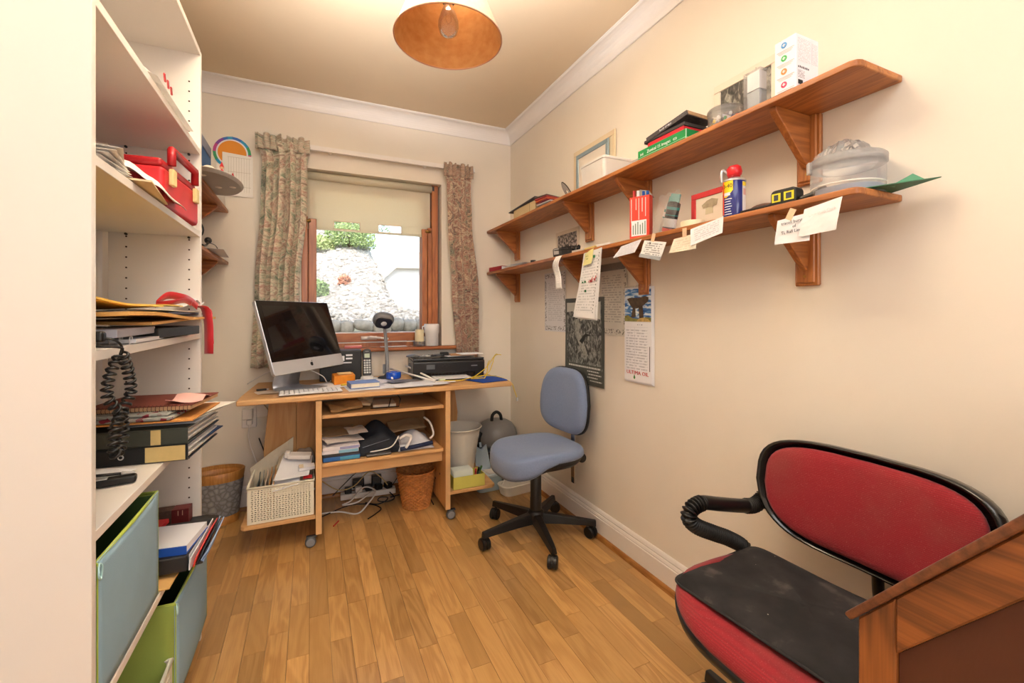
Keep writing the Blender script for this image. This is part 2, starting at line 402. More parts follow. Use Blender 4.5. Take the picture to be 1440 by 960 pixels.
# ------------------------------------------------------------------ window
win = tag(MB().bb(OX0, OX0+.042, 3.09, 3.155, OZ0, OZ1).bb(.775, OX1-.014, 3.05, 3.155, OZ0, OZ1).bb(OX0, OX1-.014, 3.09, 3.155, OZ1-.05, OZ1).bb(OX0, OX1-.014, 3.055, 3.155, OZ0, .958).build('window_1', M_win, bevel=.003), 'brown stained pivot window', kind='structure')
MB().bb(OX0+.001, OX0+.036, 3.045, 3.07, .958, 1.765).build('stop_bead', M_win, win, bevel=.003)
MB().bb(-.014, .032, 3.045, 3.07, .962, 1.752).build('stile', M_win, win, bevel=.004)
MB().bb(.704, .742, 3.045, 3.07, .962, 1.742).bb(.744, .772, 3.04, 3.07, .962, 1.752).build('stile', M_win, win, bevel=.004)
MB().bb(.012, .724, 3.09, 3.14, OZ1-.11, OZ1-.05).build('sash_rail', M_winx, win, bevel=.003)
MB().bb(-.012, .032, 3.09, 3.14, .965, OZ1-.05).build('sash_stile', M_win, win, bevel=.003)
MB().bb(.704, .772, 3.09, 3.14, .965, OZ1-.05).build('sash_stile', M_win, win, bevel=.003)
MB().bb(.032, .704, 3.052, 3.14, .965, 1.022).build('sash_rail', M_winx, win, bevel=.005)
MB().bb(.030, .706, 3.112, 3.118, 1.02, OZ1-.1).build('pane', M_glass, win)
MB().bb(-.012, .775, 3.05, 3.056, .958, .962).bb(.03, .7, 3.1, 3.142, 1.02, 1.026).build('seal_strip', M_trim, win)
h = MB(); h.box((.35, 3.047, .99), (.10, .01, .022)).tube([(.35, 3.045, .992), (.36, 3.02, .996), (.40, 3.012, .992), (.47, 3.012, .984)], [.009, .009, .008, .006], 8, 4)
h.build('window_handle', M_trim, win, smooth=True)
for (a, z) in ((-.02, 1.735), (.745, 1.725)):
    MB().box((a, 3.041, z), (.034, .006, .02)).tube([(a-.02, 3.037, z), (a+.02, 3.037, z)], .006, 8).build('hinge', M_brass, win, smooth=True)
MB().bb(-.10, 1.01, 2.95, 3.006, .905, .93).bb(OX0, OX1, 3.0, 3.055, .905, .93).build('window_sill', M_winx, win, bevel=.008)

# roller blind with two slots
bl = thing('roller_blind', 'cream roller blind half lowered in the window, with two cut-out slots near its hem', 'blind', (.38, 3.078, 2.05))
o_ = (.38, 3.078, 2.05)
m, nt, b = base('blind_cloth'); b.inputs['Base Color'].default_value = lin('#fbf7ea'); b.inputs['Roughness'].default_value = .8
nz = nn(nt, 'ShaderNodeTexNoise'); nz.inputs['Scale'].default_value = 60; nt.links.new(ramp(nt, nz.outputs[0], [(.3, lin('#f8f2e0')), (.7, lin('#fcf8ec'))]), b.inputs['Base Color'])
tr = nn(nt, 'ShaderNodeBsdfTranslucent'); tr.inputs[0].default_value = lin('#f8efd4'); mx = nn(nt, 'ShaderNodeMixShader'); mx.inputs[0].default_value = .5
nt.links.new(b.outputs[0], mx.inputs[1]); nt.links.new(tr.outputs[0], mx.inputs[2]); nt.links.new(mx.outputs[0], nt.nodes['Material Output'].inputs[0]); M_blind = m
xs = [-.05, .137, .294, .416, .566, .768]
y = 3.077
mb = MB(o_)
mb.bb(-.05, .768, y, y+.002, 1.86, 2.04); mb.build('blind_cloth', M_blind, bl)
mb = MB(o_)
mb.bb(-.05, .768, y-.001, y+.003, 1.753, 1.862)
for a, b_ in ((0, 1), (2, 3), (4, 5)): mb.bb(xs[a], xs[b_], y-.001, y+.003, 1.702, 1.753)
mb.bb(-.05, .768, y-.001, y+.003, 1.690, 1.704); mb.build('sash_shade_band', M_blind, bl)  # lower cloth, thickened as a band to stand in for the sash rail's shade
mb = MB(o_); mb.lathe([(.0, -.05), (.024, -.05), (.024, .775), (0, .775)], (0, 3.066, 2.028), 20, axis='x'); mb.build('roller', M_blind, bl, smooth=True)
MB(o_).box((.785, 3.062, 2.032), (.014, .03, .034)).build('roller_bracket', M_dark, bl)
M_cream = mat('#e9d9bd', .6, .05)
for a, b_ in ((1, 2), (3, 4)):
    MB(o_).bb(xs[a]-.003, xs[b_]+.003, y-.003, y-.001, 1.750, 1.756).bb(xs[a]-.003, xs[b_]+.003, y-.003, y-.001, 1.700, 1.705).bb(xs[a]-.004, xs[a], y-.003, y-.001, 1.70, 1.756).bb(xs[b_], xs[b_]+.004, y-.003, y-.001, 1.70, 1.756).build('slot_edging', M_cream, bl)

# curtain rail and curtains
rail = tag(MB((.4, 2.96, 2.17)).bb(-.28, 1.06, 2.945, 2.965, 2.152, 2.18).bb(.1, .12, 2.965, 3.007, 2.155, 2.175).bb(.7, .72, 2.965, 3.007, 2.155, 2.175).build('curtain_rail', M_trim, loc=(.4, 2.96, 2.17)), 'white curtain rail above the window', 'curtain rail')
M_cur = fabric_mat('curtain_print', ['#465449', '#6f7d6a', '#a0a48c', '#ddd3bb', '#a5756a', '#e6dcc6', '#8c977f', '#56665a', '#bba69b'], 1.8, mapping=(1, 3.8, 1))
M_cur2 = fabric_mat('curtain_scroll', ['#48554b', '#7d846f', '#c4aa94', '#9e625a', '#e0d2b5', '#7c3c40', '#64736a', '#cbc1a7'], 2.0, mapping=(1, 5, 1))
def curtain(label, stations, z0, z1, folds, mt, seed, y0):
    """stations: list of (t, xl, xr, depth)"""
    t_ = thing('curtain', label, 'curtain', ((stations[0][1]+stations[0][2])/2, y0, z0), group=None); o3 = tuple(t_.location)
    def st(v):
        for a, b_ in zip(stations, stations[1:]):
            if v <= b_[0]:
                k = (v-a[0])/(b_[0]-a[0]); k = k*k*(3-2*k); return [a[i]+(b_[i]-a[i])*k for i in (1, 2, 3)]
        return stations[-1][1:]
    def fn(u, v):
        z = z0+(z1-z0)*v; xl, xr, dp = st(v); ph = u*folds*2*PI+seed+.5*math.sin(v*3+seed)*(1-v)
        sq = math.sin(ph); wv = math.copysign(abs(sq)**.7, sq)
        x = xl+(xr-xl)*(u+.018*math.sin(ph*2+1)+.012*math.sin(u*9+v*4))
        yy = y0 + dp*wv + .010*math.sin(u*7+v*6+seed)
        return (x, yy, z)
    mb = MB(o3); mb.grid(fn, 120, 50)
    c = mb.build('curtain_drop', mt, t_, smooth=True, solid=.002)
    # gathered heading: ruffle above the tape and pinch pleats
    xl, xr, dp = st(1.0)
    def hd(u, v):
        k = math.sin(u*folds*2*2*PI+seed); fl = (v-.35)
        return (xl-.004+(xr-xl+.008)*u+.006*math.sin(u*61), y0-.004+.013*k*(.4+abs(fl)*1.6)+.006*math.sin(u*43+v*5)-.012*max(0, v-.4), z1-.055+.085*v+.007*math.sin(u*31+seed)*v)
    mb = MB(o3); mb.grid(hd, 140, 8); mb.build('gathered_heading', mt, t_, smooth=True, solid=.003)
    for k in range(0):
        u = (k+.5)/int(folds*1.2); x = xl+(xr-xl)*u
        MB(o3).tube([(x, y0-.03, z1-.02), (x+.004, y0-.042, z1-.075), (x-.002, y0-.034, z1-.15), (x, y0-.02, z1-.24)], [.006, .012, .013, .004], 8, 4).build('pleat', mt, t_, smooth=True)
    return t_
curtain('green and rose patterned curtain hanging left of the window, behind the computer', [(0, -.318, -.055, .034), (.35, -.30, -.058, .03), (.75, -.268, -.02, .026), (.92, -.26, -.022, .02), (1, -.29, -.006, .012)], .835, 2.165, 4, M_cur, 1.0, 2.925)
curtain('green and rose patterned curtain hanging right of the window, beside the printer', [(0, .925, 1.074, .026), (.35, .888, 1.072, .024), (.72, .862, 1.030, .018), (.92, .858, 1.022, .013), (1, .832, 1.036, .008)], .862, 2.152, 3.5, M_cur2, 2.2, 2.925)

# ------------------------------------------------------------------ outside
def zb(x, y):
    z = 1.04+(y-4.4)*.43 + .05*math.sin(x*3+y*2)+.03*math.sin(x*7-y*5)
    k = min(1, max(0, (y-4.7)/1.0)); return z - max(0, x-.80)*2.9*k
M_gravel = base('gravel'); m, nt, b = M_gravel; M_gravel = m
ob = nn(nt, 'ShaderNodeTexCoord').outputs['Object']
vo = nn(nt, 'ShaderNodeTexVoronoi'); vo.inputs['Scale'].default_value = 26; nt.links.new(ob, vo.inputs['Vector'])
no = nn(nt, 'ShaderNodeTexNoise'); no.inputs['Scale'].default_value = 5; nt.links.new(ob, no.inputs['Vector'])
c1 = ramp(nt, vo.outputs['Color'], [(.1, lin('#8d8578')), (.5, lin('#b9b1a4')), (.9, lin('#d8d1c6'))])
nt.links.new(mixc(nt, ramp(nt, no.outputs[0], [(.45, (0, 0, 0, 1)), (.7, (.7, .7, .7, 1))]), c1, lin('#8b8271')), b.inputs['Base Color']); b.inputs['Roughness'].default_value = .95
bp = nn(nt, 'ShaderNodeBump'); bp.inputs['Strength'].default_value = .8; bp.inputs['Distance'].default_value = .03; nt.links.new(vo.outputs[0], bp.inputs['Height']); nt.links.new(bp.outputs[0], b.inputs['Normal'])
mb = MB(); mb.grid(lambda u, v: (-3+7*u, 4.45+5.5*v, zb(-3+7*u, 4.45+5.5*v)+random.uniform(-.012, .012)), 110, 90)
bank = tag(mb.build('gravel_bank', M_gravel, smooth=True, loc=(0, 0, 0)), 'pale stony bank rising outside the window', 'bank', kind='structure')
mb = MB()
for k in range(1500):
    x = random.uniform(-.4, 1.3); y = 4.5+4*random.random()**1.3; r = random.uniform(.008, .028); z = zb(x, y)
    mb.ball((x, y, z+r*.2), r, 5, 3, (random.uniform(.8, 1.4), random.uniform(.7, 1.2), random.uniform(.5, .8)))
tag(mb.build('loose_gravel', mat('#bdb6aa', .95, .22, 30), bank), kind='stuff')
tag(MB().bb(-4, 5, 3.35, 12, -.4, -.05).build('yard_ground', M_gravel), 'yard ground outside', kind='structure')
M_rock = mat('#b5ab98', .95, .3, 14, .6, 40)
rk = thing('stone_edging', 'low retaining edge of pale rough stones at the foot of the gravel bank', 'stone edging', (.4, 4.4, .6))
def stone(x, y, z, a, b_, c_, seed):
    rr = random.Random(seed); mb = MB(); mb.ball((0, 0, 0), 1, 12, 8, (a, b_, c_), .75)
    mb.v = [v*(1+rr.uniform(-.10, .10)) for v in mb.v]
    o = mb.build('stone', M_rock, rk, smooth=True); o.location = (x-.4, y-4.4, z-.6); o.rotation_euler = (rr.uniform(-.15, .15), rr.uniform(-.2, .2), rr.uniform(-.3, .3))
rs = random.Random(5)
for row, (zc_, n_) in enumerate(((1.03, 13), (.93, 12), (.82, 11))):
    x = -.42+.05*row
    for k in range(n_):
        w_ = rs.uniform(.06, .105); x += w_
        stone(x, 4.36-.015*row+rs.uniform(-.01, .01), zc_+rs.uniform(-.018, .018), w_*1.05, .06, rs.uniform(.045, .066), k+row*40); x += w_*.82
tag(MB().bb(-1, 2.5, 4.36, 4.46, -.1, .98).build('trim_6', M_gravel), 'earth behind the stone edging', kind='structure')
# white rendered wall with sloping coping
S = 1.16; Y0 = 5.8
def wp(x, z): return (x*S, 1.15+(z-1.15)*S)
gw = thing('garden_wall', 'bright white rendered wall with a sloping pale coping outside', 'wall', (1.5, Y0, .8)); g0 = (1.5, Y0, .8)
MB(g0).prism([wp(.66, .2), wp(.66, 1.50), wp(.70, 1.53), wp(.86, 1.655), wp(3, 1.70), wp(3, .2)], Y0, Y0+.25, 'y').build('render', mat('#f3f1ec', .8, .02), gw)
MB(g0).prism([wp(.62, 1.52), wp(.62, 1.585), wp(.795, 1.845), wp(3, 1.88), wp(3, 1.70), wp(.86, 1.655), wp(.68, 1.49)], Y0-.07, Y0+.5, 'y').build('coping', mat('#e9e3d6', .85, .05), gw, bevel=.01)
M_leaf = [mat(c, .8, .35, 30) for c in ('#9db070', '#8aa062', '#b2bd7e', '#c98a66')]
def shrub(label, x, y, r, hh, n, mi, group=None):
    z = zb(x, y)-.03; t = thing('shrub', label, 'shrub', (x, y, z)); mb = MB()
    for k in range(n):
        a = random.uniform(0, 2*PI); e = random.random()**.5; el = random.uniform(0, 1)
        p = Vector((r*e*math.cos(a), r*e*math.sin(a), hh*el*(1-.45*e)+.02)); s_ = random.uniform(.018, .036)
        d1 = Vector((random.uniform(-1, 1), random.uniform(-1, 1), random.uniform(-.4, 1))).normalized(); d2 = d1.orthogonal().normalized()
        mb.add([p-d2*s_*.5, p+d1*s_*.6, p+d2*s_*.5, p-d1*s_*.7], [(0, 1, 2, 3)])
    mb.build('foliage', M_leaf[mi], t)
    st_ = MB()
    for k in range(7):
        a = k*.9; st_.tube([(0, 0, 0), (r*.5*math.cos(a), r*.5*math.sin(a), hh*.7)], [.008, .003], 5)
    st_.build('stems', mat('#6b5238', .9, .2), t)
shrub('low green bush on the bank at the left edge of the window view', .02, 5.3, .16, .24, 1500, 1)
shrub('small orange-red leaved plant in the middle of the gravel bank', .36, 5.55, .07, .13, 320, 3)
shrub('pale green bush at the top left of the bank', .05, 6.7, .26, .26, 1600, 2)
shrub('leafy green bush on the crest, seen left of the blind slots gap', .52, 6.8, .36, .42, 2600, 0)
shrub('broad green bush on the crest above the white wall coping', 1.05, 7.0, .38, .42, 2600, 2)
shrub('mid green bush on the crest at the right, behind the white wall', 1.6, 7.1, .36, .4, 2400, 0)
shrub('tall green bush behind the crest, showing through the blind slots', .75, 8.1, .6, .75, 2600, 1)
# ------------------------------------------------------------------ white bookcase on the left wall
BX0, BX1, BY0, BY1 = -.625, -.353, 1.034, 1.86
o_ = (-.49, 1.45, 0)
bc = thing('bookcase', 'tall white open bookcase with adjustable shelves, on the left wall', 'bookcase', o_)
MB(o_).bb(BX0, BX1, BY0-.018, BY0, .0, 2.08).build('side_panel', M_white, bc, bevel=.001, seg=1)
MB(o_).prism([(BX0+.02, 0), (BX1, 0), (BX1, 2.072), (BX0+.02, 2.072)], BY1, BY1+.018, 'y').build('side_panel', M_white, bc, bevel=.001, seg=1)
MB(o_).bb(BX0-.004, BX0, BY0, BY1+.018, .04, 2.06).build('back_panel', M_white, bc)
MB(o_).bb(BX0, BX1-.001, BY0, BY1, 2.058, 2.078).build('top_board', M_white, bc, bevel=.001, seg=1)
MB(o_).bb(BX0, BX1-.002, BY0, BY1, .07, .09).build('shelf', M_white, bc)
MB(o_).bb(BX1-.03, BX1-.014, BY0, BY1, 0.0, .07).build('plinth', M_white, bc)
SZ = [.430, .757, 1.083, 1.438, 1.727]
for z in SZ: MB(o_).bb(BX0+.001, BX1-.001, BY0+.001, BY1-.001, z-.019, z).build('shelf', M_white, bc, bevel=.0008, seg=1)
mb = MB(o_)
for k in range(52):
    z = .20+k*.0345
    for x in (BX1-.033, BX1-.205):
        for (ya, yb) in ((BY1-.0015, BY1-.0002), (BY0+.0002, BY0+.0015)): mb.lathe([(.0028, ya), (.0028, yb)], (x, 0, z), 8, axis='y')
tag(mb.build('peg_holes', M_hole, bc), kind='stuff')
for z in SZ:
    for x in (BX1-.033, BX1-.205): MB(o_).lathe([(.004, BY1-.008), (.004, BY1-.0005)], (x, 0, z-.023), 8, axis='y').build('shelf_pin', M_dark, bc)

# ---- top shelf: clear bag
bag = MB((-.40, 1.5, 1.7285)); bag.grid(lambda u, v: (-.45+.12*u*.9, 1.34+.36*v, 1.731+.055*math.sin(PI*min(1, max(0, u)))*math.sin(PI*min(1, max(.02, v)))**.5*(1+.25*math.sin(v*17+u*9))+.001), 14, 26)
M_bag = mat('#e6dfd8', .35, .03, alpha=.75)
tg = thing('plastic_bag', 'thin clear plastic bag with red print lying on the uppermost bookcase shelf', 'bag', (-.40, 1.5, 1.7285))
bag.build('bag_film', M_bag, tg, smooth=True)
for k in range(3): MB((-.40, 1.5, 1.7285)).box((-.352, 1.44+.03*k, 1.775-.004*k), (.004, .05, .003), rz=.2, ry=.6).build('red_print', M_red, tg)

# ---- second shelf: papers, envelope, red tool case, bag
zt = 1.439
for k in range(5):
    flat_paper('paper_sheet', ['lowest white sheet of the fan beside the cream envelope', 'second lowest sheet of the fan beside the cream envelope', 'middle sheet of the fan beside the cream envelope', 'second sheet from the top of the fan beside the cream envelope', 'topmost sheet of the fan of papers beside the cream envelope'][k], 'paper', -.43+.004*k, 1.165-.006*k, zt+.010+.006*k, .13, .13, .12*k-.2, printed('#f1eeea', '#a8a4a0', 20, 10, .2))
e = thing('envelope', 'cream card envelope lying in front of the loose papers near the red case', 'envelope', (-.40, 1.33, zt+.003))
MB().box((0, 0, .002), (.13, .24, .004), rz=.12).build('envelope_body', mat('#e3cda6', .8, .04), e); MB().prism([(-.06, -.12), (.065, -.105), (0, -.03)], .0042, .0052).build('flap', mat('#dcc498', .8, .04), e)
o2 = (-.45, 1.62, zt)
cs = thing('tool_case', 'red plastic carry case with a moulded handle on the bookcase shelf', 'tool case', o2)
T = Matrix.Translation(o2) @ Matrix.Rotation(R(-4), 4, 'Z')
def tb(*a):
    m_ = MB(o2); m_.T = T; return m_
tb().box((0, 0, .055), (.20, .30, .11)).build('case_body', M_red, cs, bevel=.012)
tb().box((0, 0, .122), (.19, .29, .024)).build('case_lid', mat('#b01820', .45, .06), cs, bevel=.01)
mb = tb(); mb.tube([(.103, -.10, .125), (.103, -.10, .168), (.103, .10, .168), (.103, .10, .125)], .011, 8); mb.build('handle', mat('#b01820', .4, .06), cs, smooth=True)
tb().box((.106, .10, .09), (.012, .03, .045)).build('latch', mat('#d8c28a', .5), cs, bevel=.003)
tb().box((.106, -.10, .09), (.012, .03, .045)).build('latch', mat('#d8c28a', .5), cs, bevel=.003)
tg = thing('plastic_bag', 'crumpled white plastic bag of papers lying against the red tool case', 'bag', (-.36, 1.47, zt+.002))
mb = MB(); mb.grid(lambda u, v: (-.06+.12*u, -.12+.27*v, .004+.085*(1-u**2)*math.sin(PI*(.12+.8*v))**.5+.003*math.sin(u*13+v*9)), 14, 20); mb.build('bag_film', mat('#ece6e2', .45, .04), tg, smooth=True, solid=.001)
tg.location = (-.388, 1.40, zt+.006)

# ---- third shelf: envelopes, folders, spiral pad, ribbon
z3 = 1.084; z5 = .431
def sheetbox(name, label, cat, c, d, rz, m, parent=None, ry=0, rx=0, group=None, bevel=.0015):
    o = MB().box((0, 0, 0), d).build(name, m, parent, bevel=bevel, seg=1); o.location = c; o.rotation_euler = (rx, ry, rz)
    if label: tag(o, label, cat, group)
    return o
t_ = thing('spiral_notepad', 'white spiral notepad at the bottom of the envelope pile on the bookcase shelf', 'notepad', (-.455, 1.24, z3+.001))
MB().box((0, .10, .004), (.20, .20, .008)).build('pages', M_paper, t_)
for k in range(11):
    x = -.085+k*.0175; MB().tube([(x, .004+.010*math.cos(a), .006+.010*math.sin(a)) for a in [i*PI/4 for i in range(9)]], .0013, 5).build('wire_ring', M_trim, t_)
sheetbox('document_folder', 'lilac grey plastic folder between the spiral notepad and the brown envelopes', 'folder', (-.46, 1.27, z3+.026), (.20, .27, .018), .03, mat('#b9bccb', .4, .04))
sheetbox('document_folder', 'black document folder lying under the large buff envelope', 'folder', (-.45, 1.56, z3+.016), (.22, .30, .026), -.1, M_dark)
def bent(name, label, x0, x1, y0, y1, z0, z1, m, amp=.004, seed=0, th=.003, group=None, cat='envelope', sag=0):
    cx, cy = (x0+x1)/2, (y0+y1)/2; mb = MB((cx, cy, z0))
    mb.grid(lambda u, v: (x0+(x1-x0)*u+.01*math.sin(seed), y0+(y1-y0)*v, z0+(z1-z0)*v+amp*math.sin(u*4+v*5+seed)-sag*(v**3)), 8, 12)
    o = mb.build(name, m, solid=th, loc=(cx, cy, z0)); return tag(o, label, cat, group)
bent('envelope', 'large buff envelope, lowest of the brown ones, reaching past the bookcase end', -.56, -.345, 1.28, 2.03, z3+.045, z3+.052, mat('#d9ac66', .75, .06), .002, 1, .007)
bent('envelope', 'brown padded envelope with a torn flap on the near half of the pile', -.55, -.335, 1.10, 1.62, z3+.068, z3+.055, mat('#cf9c52', .75, .08), .003, 2, .008)
bent('document_folder', 'navy blue plastic folder poking out of the far end of the envelope pile', -.55, -.36, 1.50, 2.10, z3+.066, z3+.068, mat('#20243c', .4, .1), .002, 3, .006, cat='folder')
bent('paper_sheet', 'cream sheet with printed lines lying on the navy folder', -.54, -.35, 1.42, 1.98, z3+.074, z3+.078, printed('#eee6d6', '#9a8f80', 24, 12, .3), .003, 4, .002, cat='paper')
bent('envelope', 'bright yellow envelope on top of the pile at the near end', -.55, -.36, 1.05, 1.50, z3+.098, z3+.083, mat('#e6c25a', .7, .05), .004, 5, .004)
bent('envelope', 'dull yellow envelope second from the top of the pile', -.56, -.37, 1.15, 1.72, z3+.092, z3+.088, mat('#d8b552', .7, .06), .003, 6, .003)
# ribbon
M_rib = mat('#c9202c', .45, .08, 20, sheen=.3)
rb = thing('red_ribbon', 'red ribbon rosette draped over the envelopes and hanging off the shelf edge', 'ribbon', (-.35, 1.80, z3+.085))
def ribbon(pts, w_, up, name='ribbon_tail'):
    P = spline([Vector(p) for p in pts], 6); U = Vector(up)*w_/2; mb = MB((-.35, 1.80, z3+.085))
    vs = []; fs = []
    for i, p in enumerate(P): vs += [p-U, p+U]
    for i in range(len(P)-1): fs.append((2*i, 2*i+1, 2*i+3, 2*i+2))
    mb.add(vs, fs); return mb.build(name, M_rib, rb, solid=.001, smooth=True)
ribbon([(-.42, 1.63, z3+.095), (-.40, 1.66, z3+.122), (-.37, 1.71, z3+.118), (-.36, 1.76, z3+.108), (-.35, 1.80, z3+.09)], .024, (.2, -.3, .9), 'ribbon_loop')
ribbon([(-.42, 1.63, z3+.095), (-.38, 1.63, z3+.100), (-.36, 1.68, z3+.108), (-.35, 1.72, z3+.10)], .022, (.4, -.4, .7), 'ribbon_loop')
ribbon([(-.36, 1.80, z3+.093), (-.335, 1.82, z3+.088), (-.325, 1.83, z3+.04), (-.325, 1.84, z3-.03), (-.328, 1.855, z3-.075)], .034, (.85, -.42, 0))
ribbon([(-.36, 1.83, z3+.09), (-.33, 1.86, z3+.08), (-.323, 1.845, z3+.03), (-.32, 1.85, z3-.04)], .020, (.85, -.42, .1))
bent('envelope', 'crumpled white gift tag card beside the red ribbon', -.42, -.355, 1.78, 1.92, z3+.10, z3+.115, M_paper, .012, 3, .002, cat='card')

# ---- coiled black telephone cord hanging from that shelf
cd = thing('coiled_cord', 'black coiled telephone cord hanging in a loop in front of the bookcase shelf', 'cord', (-.34, 1.10, z3-.0))
def coil(path, r, n, wr, name, s_=8):
    P = spline([Vector(p) for p in path], 14); mb = MB(cd.location)
    # arc length parametrise
    L = [0]
    for a, b_ in zip(P, P[1:]): L.append(L[-1]+(b_-a).length)
    tot = L[-1]; pts = []; N = n*10; j = 0; up = Vector((0, 1, .1)).normalized()
    for i in range(N+1):
        s0 = tot*i/N
        while j < len(L)-2 and L[j+1] < s0: j += 1
        t = (s0-L[j])/max(1e-6, L[j+1]-L[j]); p = P[j].lerp(P[j+1], t); d = (P[j+1]-P[j]).normalized()
        u = (up-d*up.dot(d)).normalized(); v = d.cross(u); a = 2*PI*i/10
        pts.append(p+u*r*math.cos(a)+v*r*math.sin(a))
    mb.tube(pts, wr, 6); return mb.build(name, M_black, cd, smooth=True)
X_ = -.335
coil([(X_, 1.085, z3-.012), (X_-.010, 1.068, z3-.05), (X_-.011, 1.062, z3-.09), (X_, 1.080, z3-.122)], .0078, 10, .0026, 'cord_coil')
coil([(X_+.003, 1.088, z3-.012), (X_+.006, 1.108, z3-.05), (X_+.008, 1.114, z3-.09), (X_, 1.095, z3-.122), (X_, 1.070, z3-.145), (X_, 1.055, z3-.180), (X_, 1.066, z3-.200), (X_, 1.090, z3-.188), (X_, 1.100, z3-.160), (X_, 1.096, z3-.125)], .0080, 27, .0027, 'cord_coil')
MB(cd.location).tube([(X_-.06, 1.045, z3+.022), (X_-.01, 1.06, z3+.02), (X_+.005, 1.075, z3+.006), (X_, 1.085, z3-.012)], .0022, 6, 6).build('straight_lead', M_black, cd, smooth=True)
MB(cd.location).tube([(X_-.06, 1.035, z3+.008), (X_, 1.07, z3+.003), (X_+.006, 1.078, z3-.005), (X_, 1.087, z3-.014)], .0022, 6, 6).build('straight_lead', M_black, cd, smooth=True)
MB(cd.location).box((X_-.04, 1.048, z3+.024), (.06, .02, .02)).build('handset_end', M_black, cd, bevel=.005)

# ---- fourth shelf: binders and pads
z4 = .758
def stack_box(name, label, cat, xr, yf, rz, d, z, m, **k):
    '''box whose front right bottom corner stands at (xr, yf), long side to the left'''
    t_ = thing(name, label, cat, (xr, yf, z), R(rz)); w_, dp, h_ = d
    return t_, w_, dp, h_
def binder(label, xr, yf, rz, z, d, mcol, lx, lw):
    t_, w_, dp, h_ = stack_box('lever_arch_file', label, 'folder', xr, yf, rz, d, z, None)
    MB().bb(-w_, 0, 0, dp, 0, .003).bb(-w_, 0, 0, dp, h_-.003, h_).bb(-w_, 0, 0, .003, .003, h_-.003).build('cover', mcol, t_, bevel=.001, seg=1)
    mb = MB()
    for q in range(7): mb.bb(-w_+.01, -.006+.004*(q % 3), .008, dp-.004-.006*(q % 3), .004+q*(h_-.010)/7, .0035+(q+.75)*(h_-.010)/7)
    mb.build('papers', printed('#cfcbc6', '#77716a', 8, 4, .3), t_)
    MB().lathe([(.0040, -.0012), (.0070, -.0012), (.0070, 0), (.0040, 0)], (-.145, 0, h_/2), 14, axis='y', cap=False).build('finger_ring', M_chrome, t_)
    MB().bb(lx-lw, lx, -.0008, 0, .002, h_-.002).build('spine_label', mat('#cdb478', .7, .08, 30, .1), t_)
    return t_
binder('black lever arch file with a wide tan spine label, under the grey-green one', -.300, 1.432, -5, z4+.001, (.31, .27, .043), mat('#181a1c', .5, .1), -.006, .088)
binder('dark grey-green lever arch file with a narrow tan spine strip, lying on the black one', -.300, 1.430, -6, z4+.0455, (.31, .27, .043), mat('#3c4038', .55, .08), -.060, .022)
for k in range(5):
    o = MB().box((0, 0, 0), (.20, .24, .0015)).build('paper_sheet', mat(['#cdd2da', '#b5b8bd', '#e9e4da', '#a8a39b', '#dad6cf'][k], .8, .05)); o.location = (-.372+.003*k, 1.60+.004*k, z4+.0905+.003*k); o.rotation_euler = (0, -.01, R(-8-3*k))
    tag(o, ['pale blue sheet on the grey-green lever arch file, lowest of the loose sheets', 'grey sheet second from the bottom above the lever arch files', 'cream sheet in the middle of those above the lever arch files', 'dull grey sheet second from the top above the lever arch files', 'off-white sheet, topmost of those sticking out past the lever arch files'][k], 'paper')
mb = MB(); mb.prism([(-.305, 1.46), (-.262, 1.70), (-.36, 1.74), (-.40, 1.50)], z4+.024, z4+.028); mb.T = Matrix(); o = mb.build('document_folder', mat('#26406a', .5, .1)); tag(o, 'dark navy folder wedge flaring out at the far end of the lever arch files', 'folder')
t_ = thing('card_file', 'thin orange-brown card file lying on the sheets above the lever arch files', 'folder', (-.288, 1.426, z4+.1055), R(-5)); MB().bb(-.33, 0, 0, .25, 0, .003).build('card_sheet', mat('#c98a44', .7, .06), t_)
t_ = thing('folded_fabric', 'folded grey fabric with a dark red sprig pattern on the folder stack', 'fabric', (-.335, 1.432, z4+.109), R(-6))
m, nt, b = base('sprig'); vo = nn(nt, 'ShaderNodeTexVoronoi'); vo.inputs['Scale'].default_value = 85; nt.links.new(nn(nt, 'ShaderNodeTexCoord').outputs['Object'], vo.inputs['Vector'])
nt.links.new(ramp(nt, vo.outputs['Color'], [(0, lin('#7c2233')), (.26, lin('#7c2233')), (.30, lin('#868a86')), (1, lin('#a09f98'))]), b.inputs['Base Color']); b.inputs['Roughness'].default_value = .95
MB().box((-.125, .10, .006), (.25, .20, .011)).box((-.13, .10, .016), (.24, .19, .009)).build('folded_cloth', m, t_, bevel=.005)
t_ = thing('spiral_notebook', 'tan spiral bound notebook at the top of the stack, its wire edge facing out', 'notebook', (-.300, 1.455, z4+.131), R(-9))
MB().bb(-.24, 0, .004, .20, 0, .010).build('pages', mat('#c9a27a', .8, .1, 40), t_); MB().bb(-.242, .002, .002, .202, .0105, .013).build('cover', mat('#7c3a2c', .6, .1), t_)
mb = MB()
for k in range(26):
    x = -.235+k*.0092; mb.tube([(x, .003+.0075*math.cos(a), .006+.0085*math.sin(a)) for a in [i*PI/4 for i in range(9)]], .0009, 4)
tag(mb.build('spiral_wire', mat('#5b3b30', .4, .1, metal=.5), t_), kind='stuff')
bent('tissue_paper', 'pink crumpled tissue paper on the right end of the notebook', -.37, -.285, 1.48, 1.60, z4+.152, z4+.150, mat('#e5b5ad', .8, .06), .006, 2, .001, cat='paper')
flat_paper('sticky_note', 'yellow sheet lying in front of the black lever arch file', 'note', -.500, 1.385, z4+.002, .10, .07, -.3, M_yel)
flat_paper('paper_sheet', 'white note overlapping the yellow sheet on the shelf', 'paper', -.452, 1.378, z4+.005, .09, .07, -.35, M_paper)
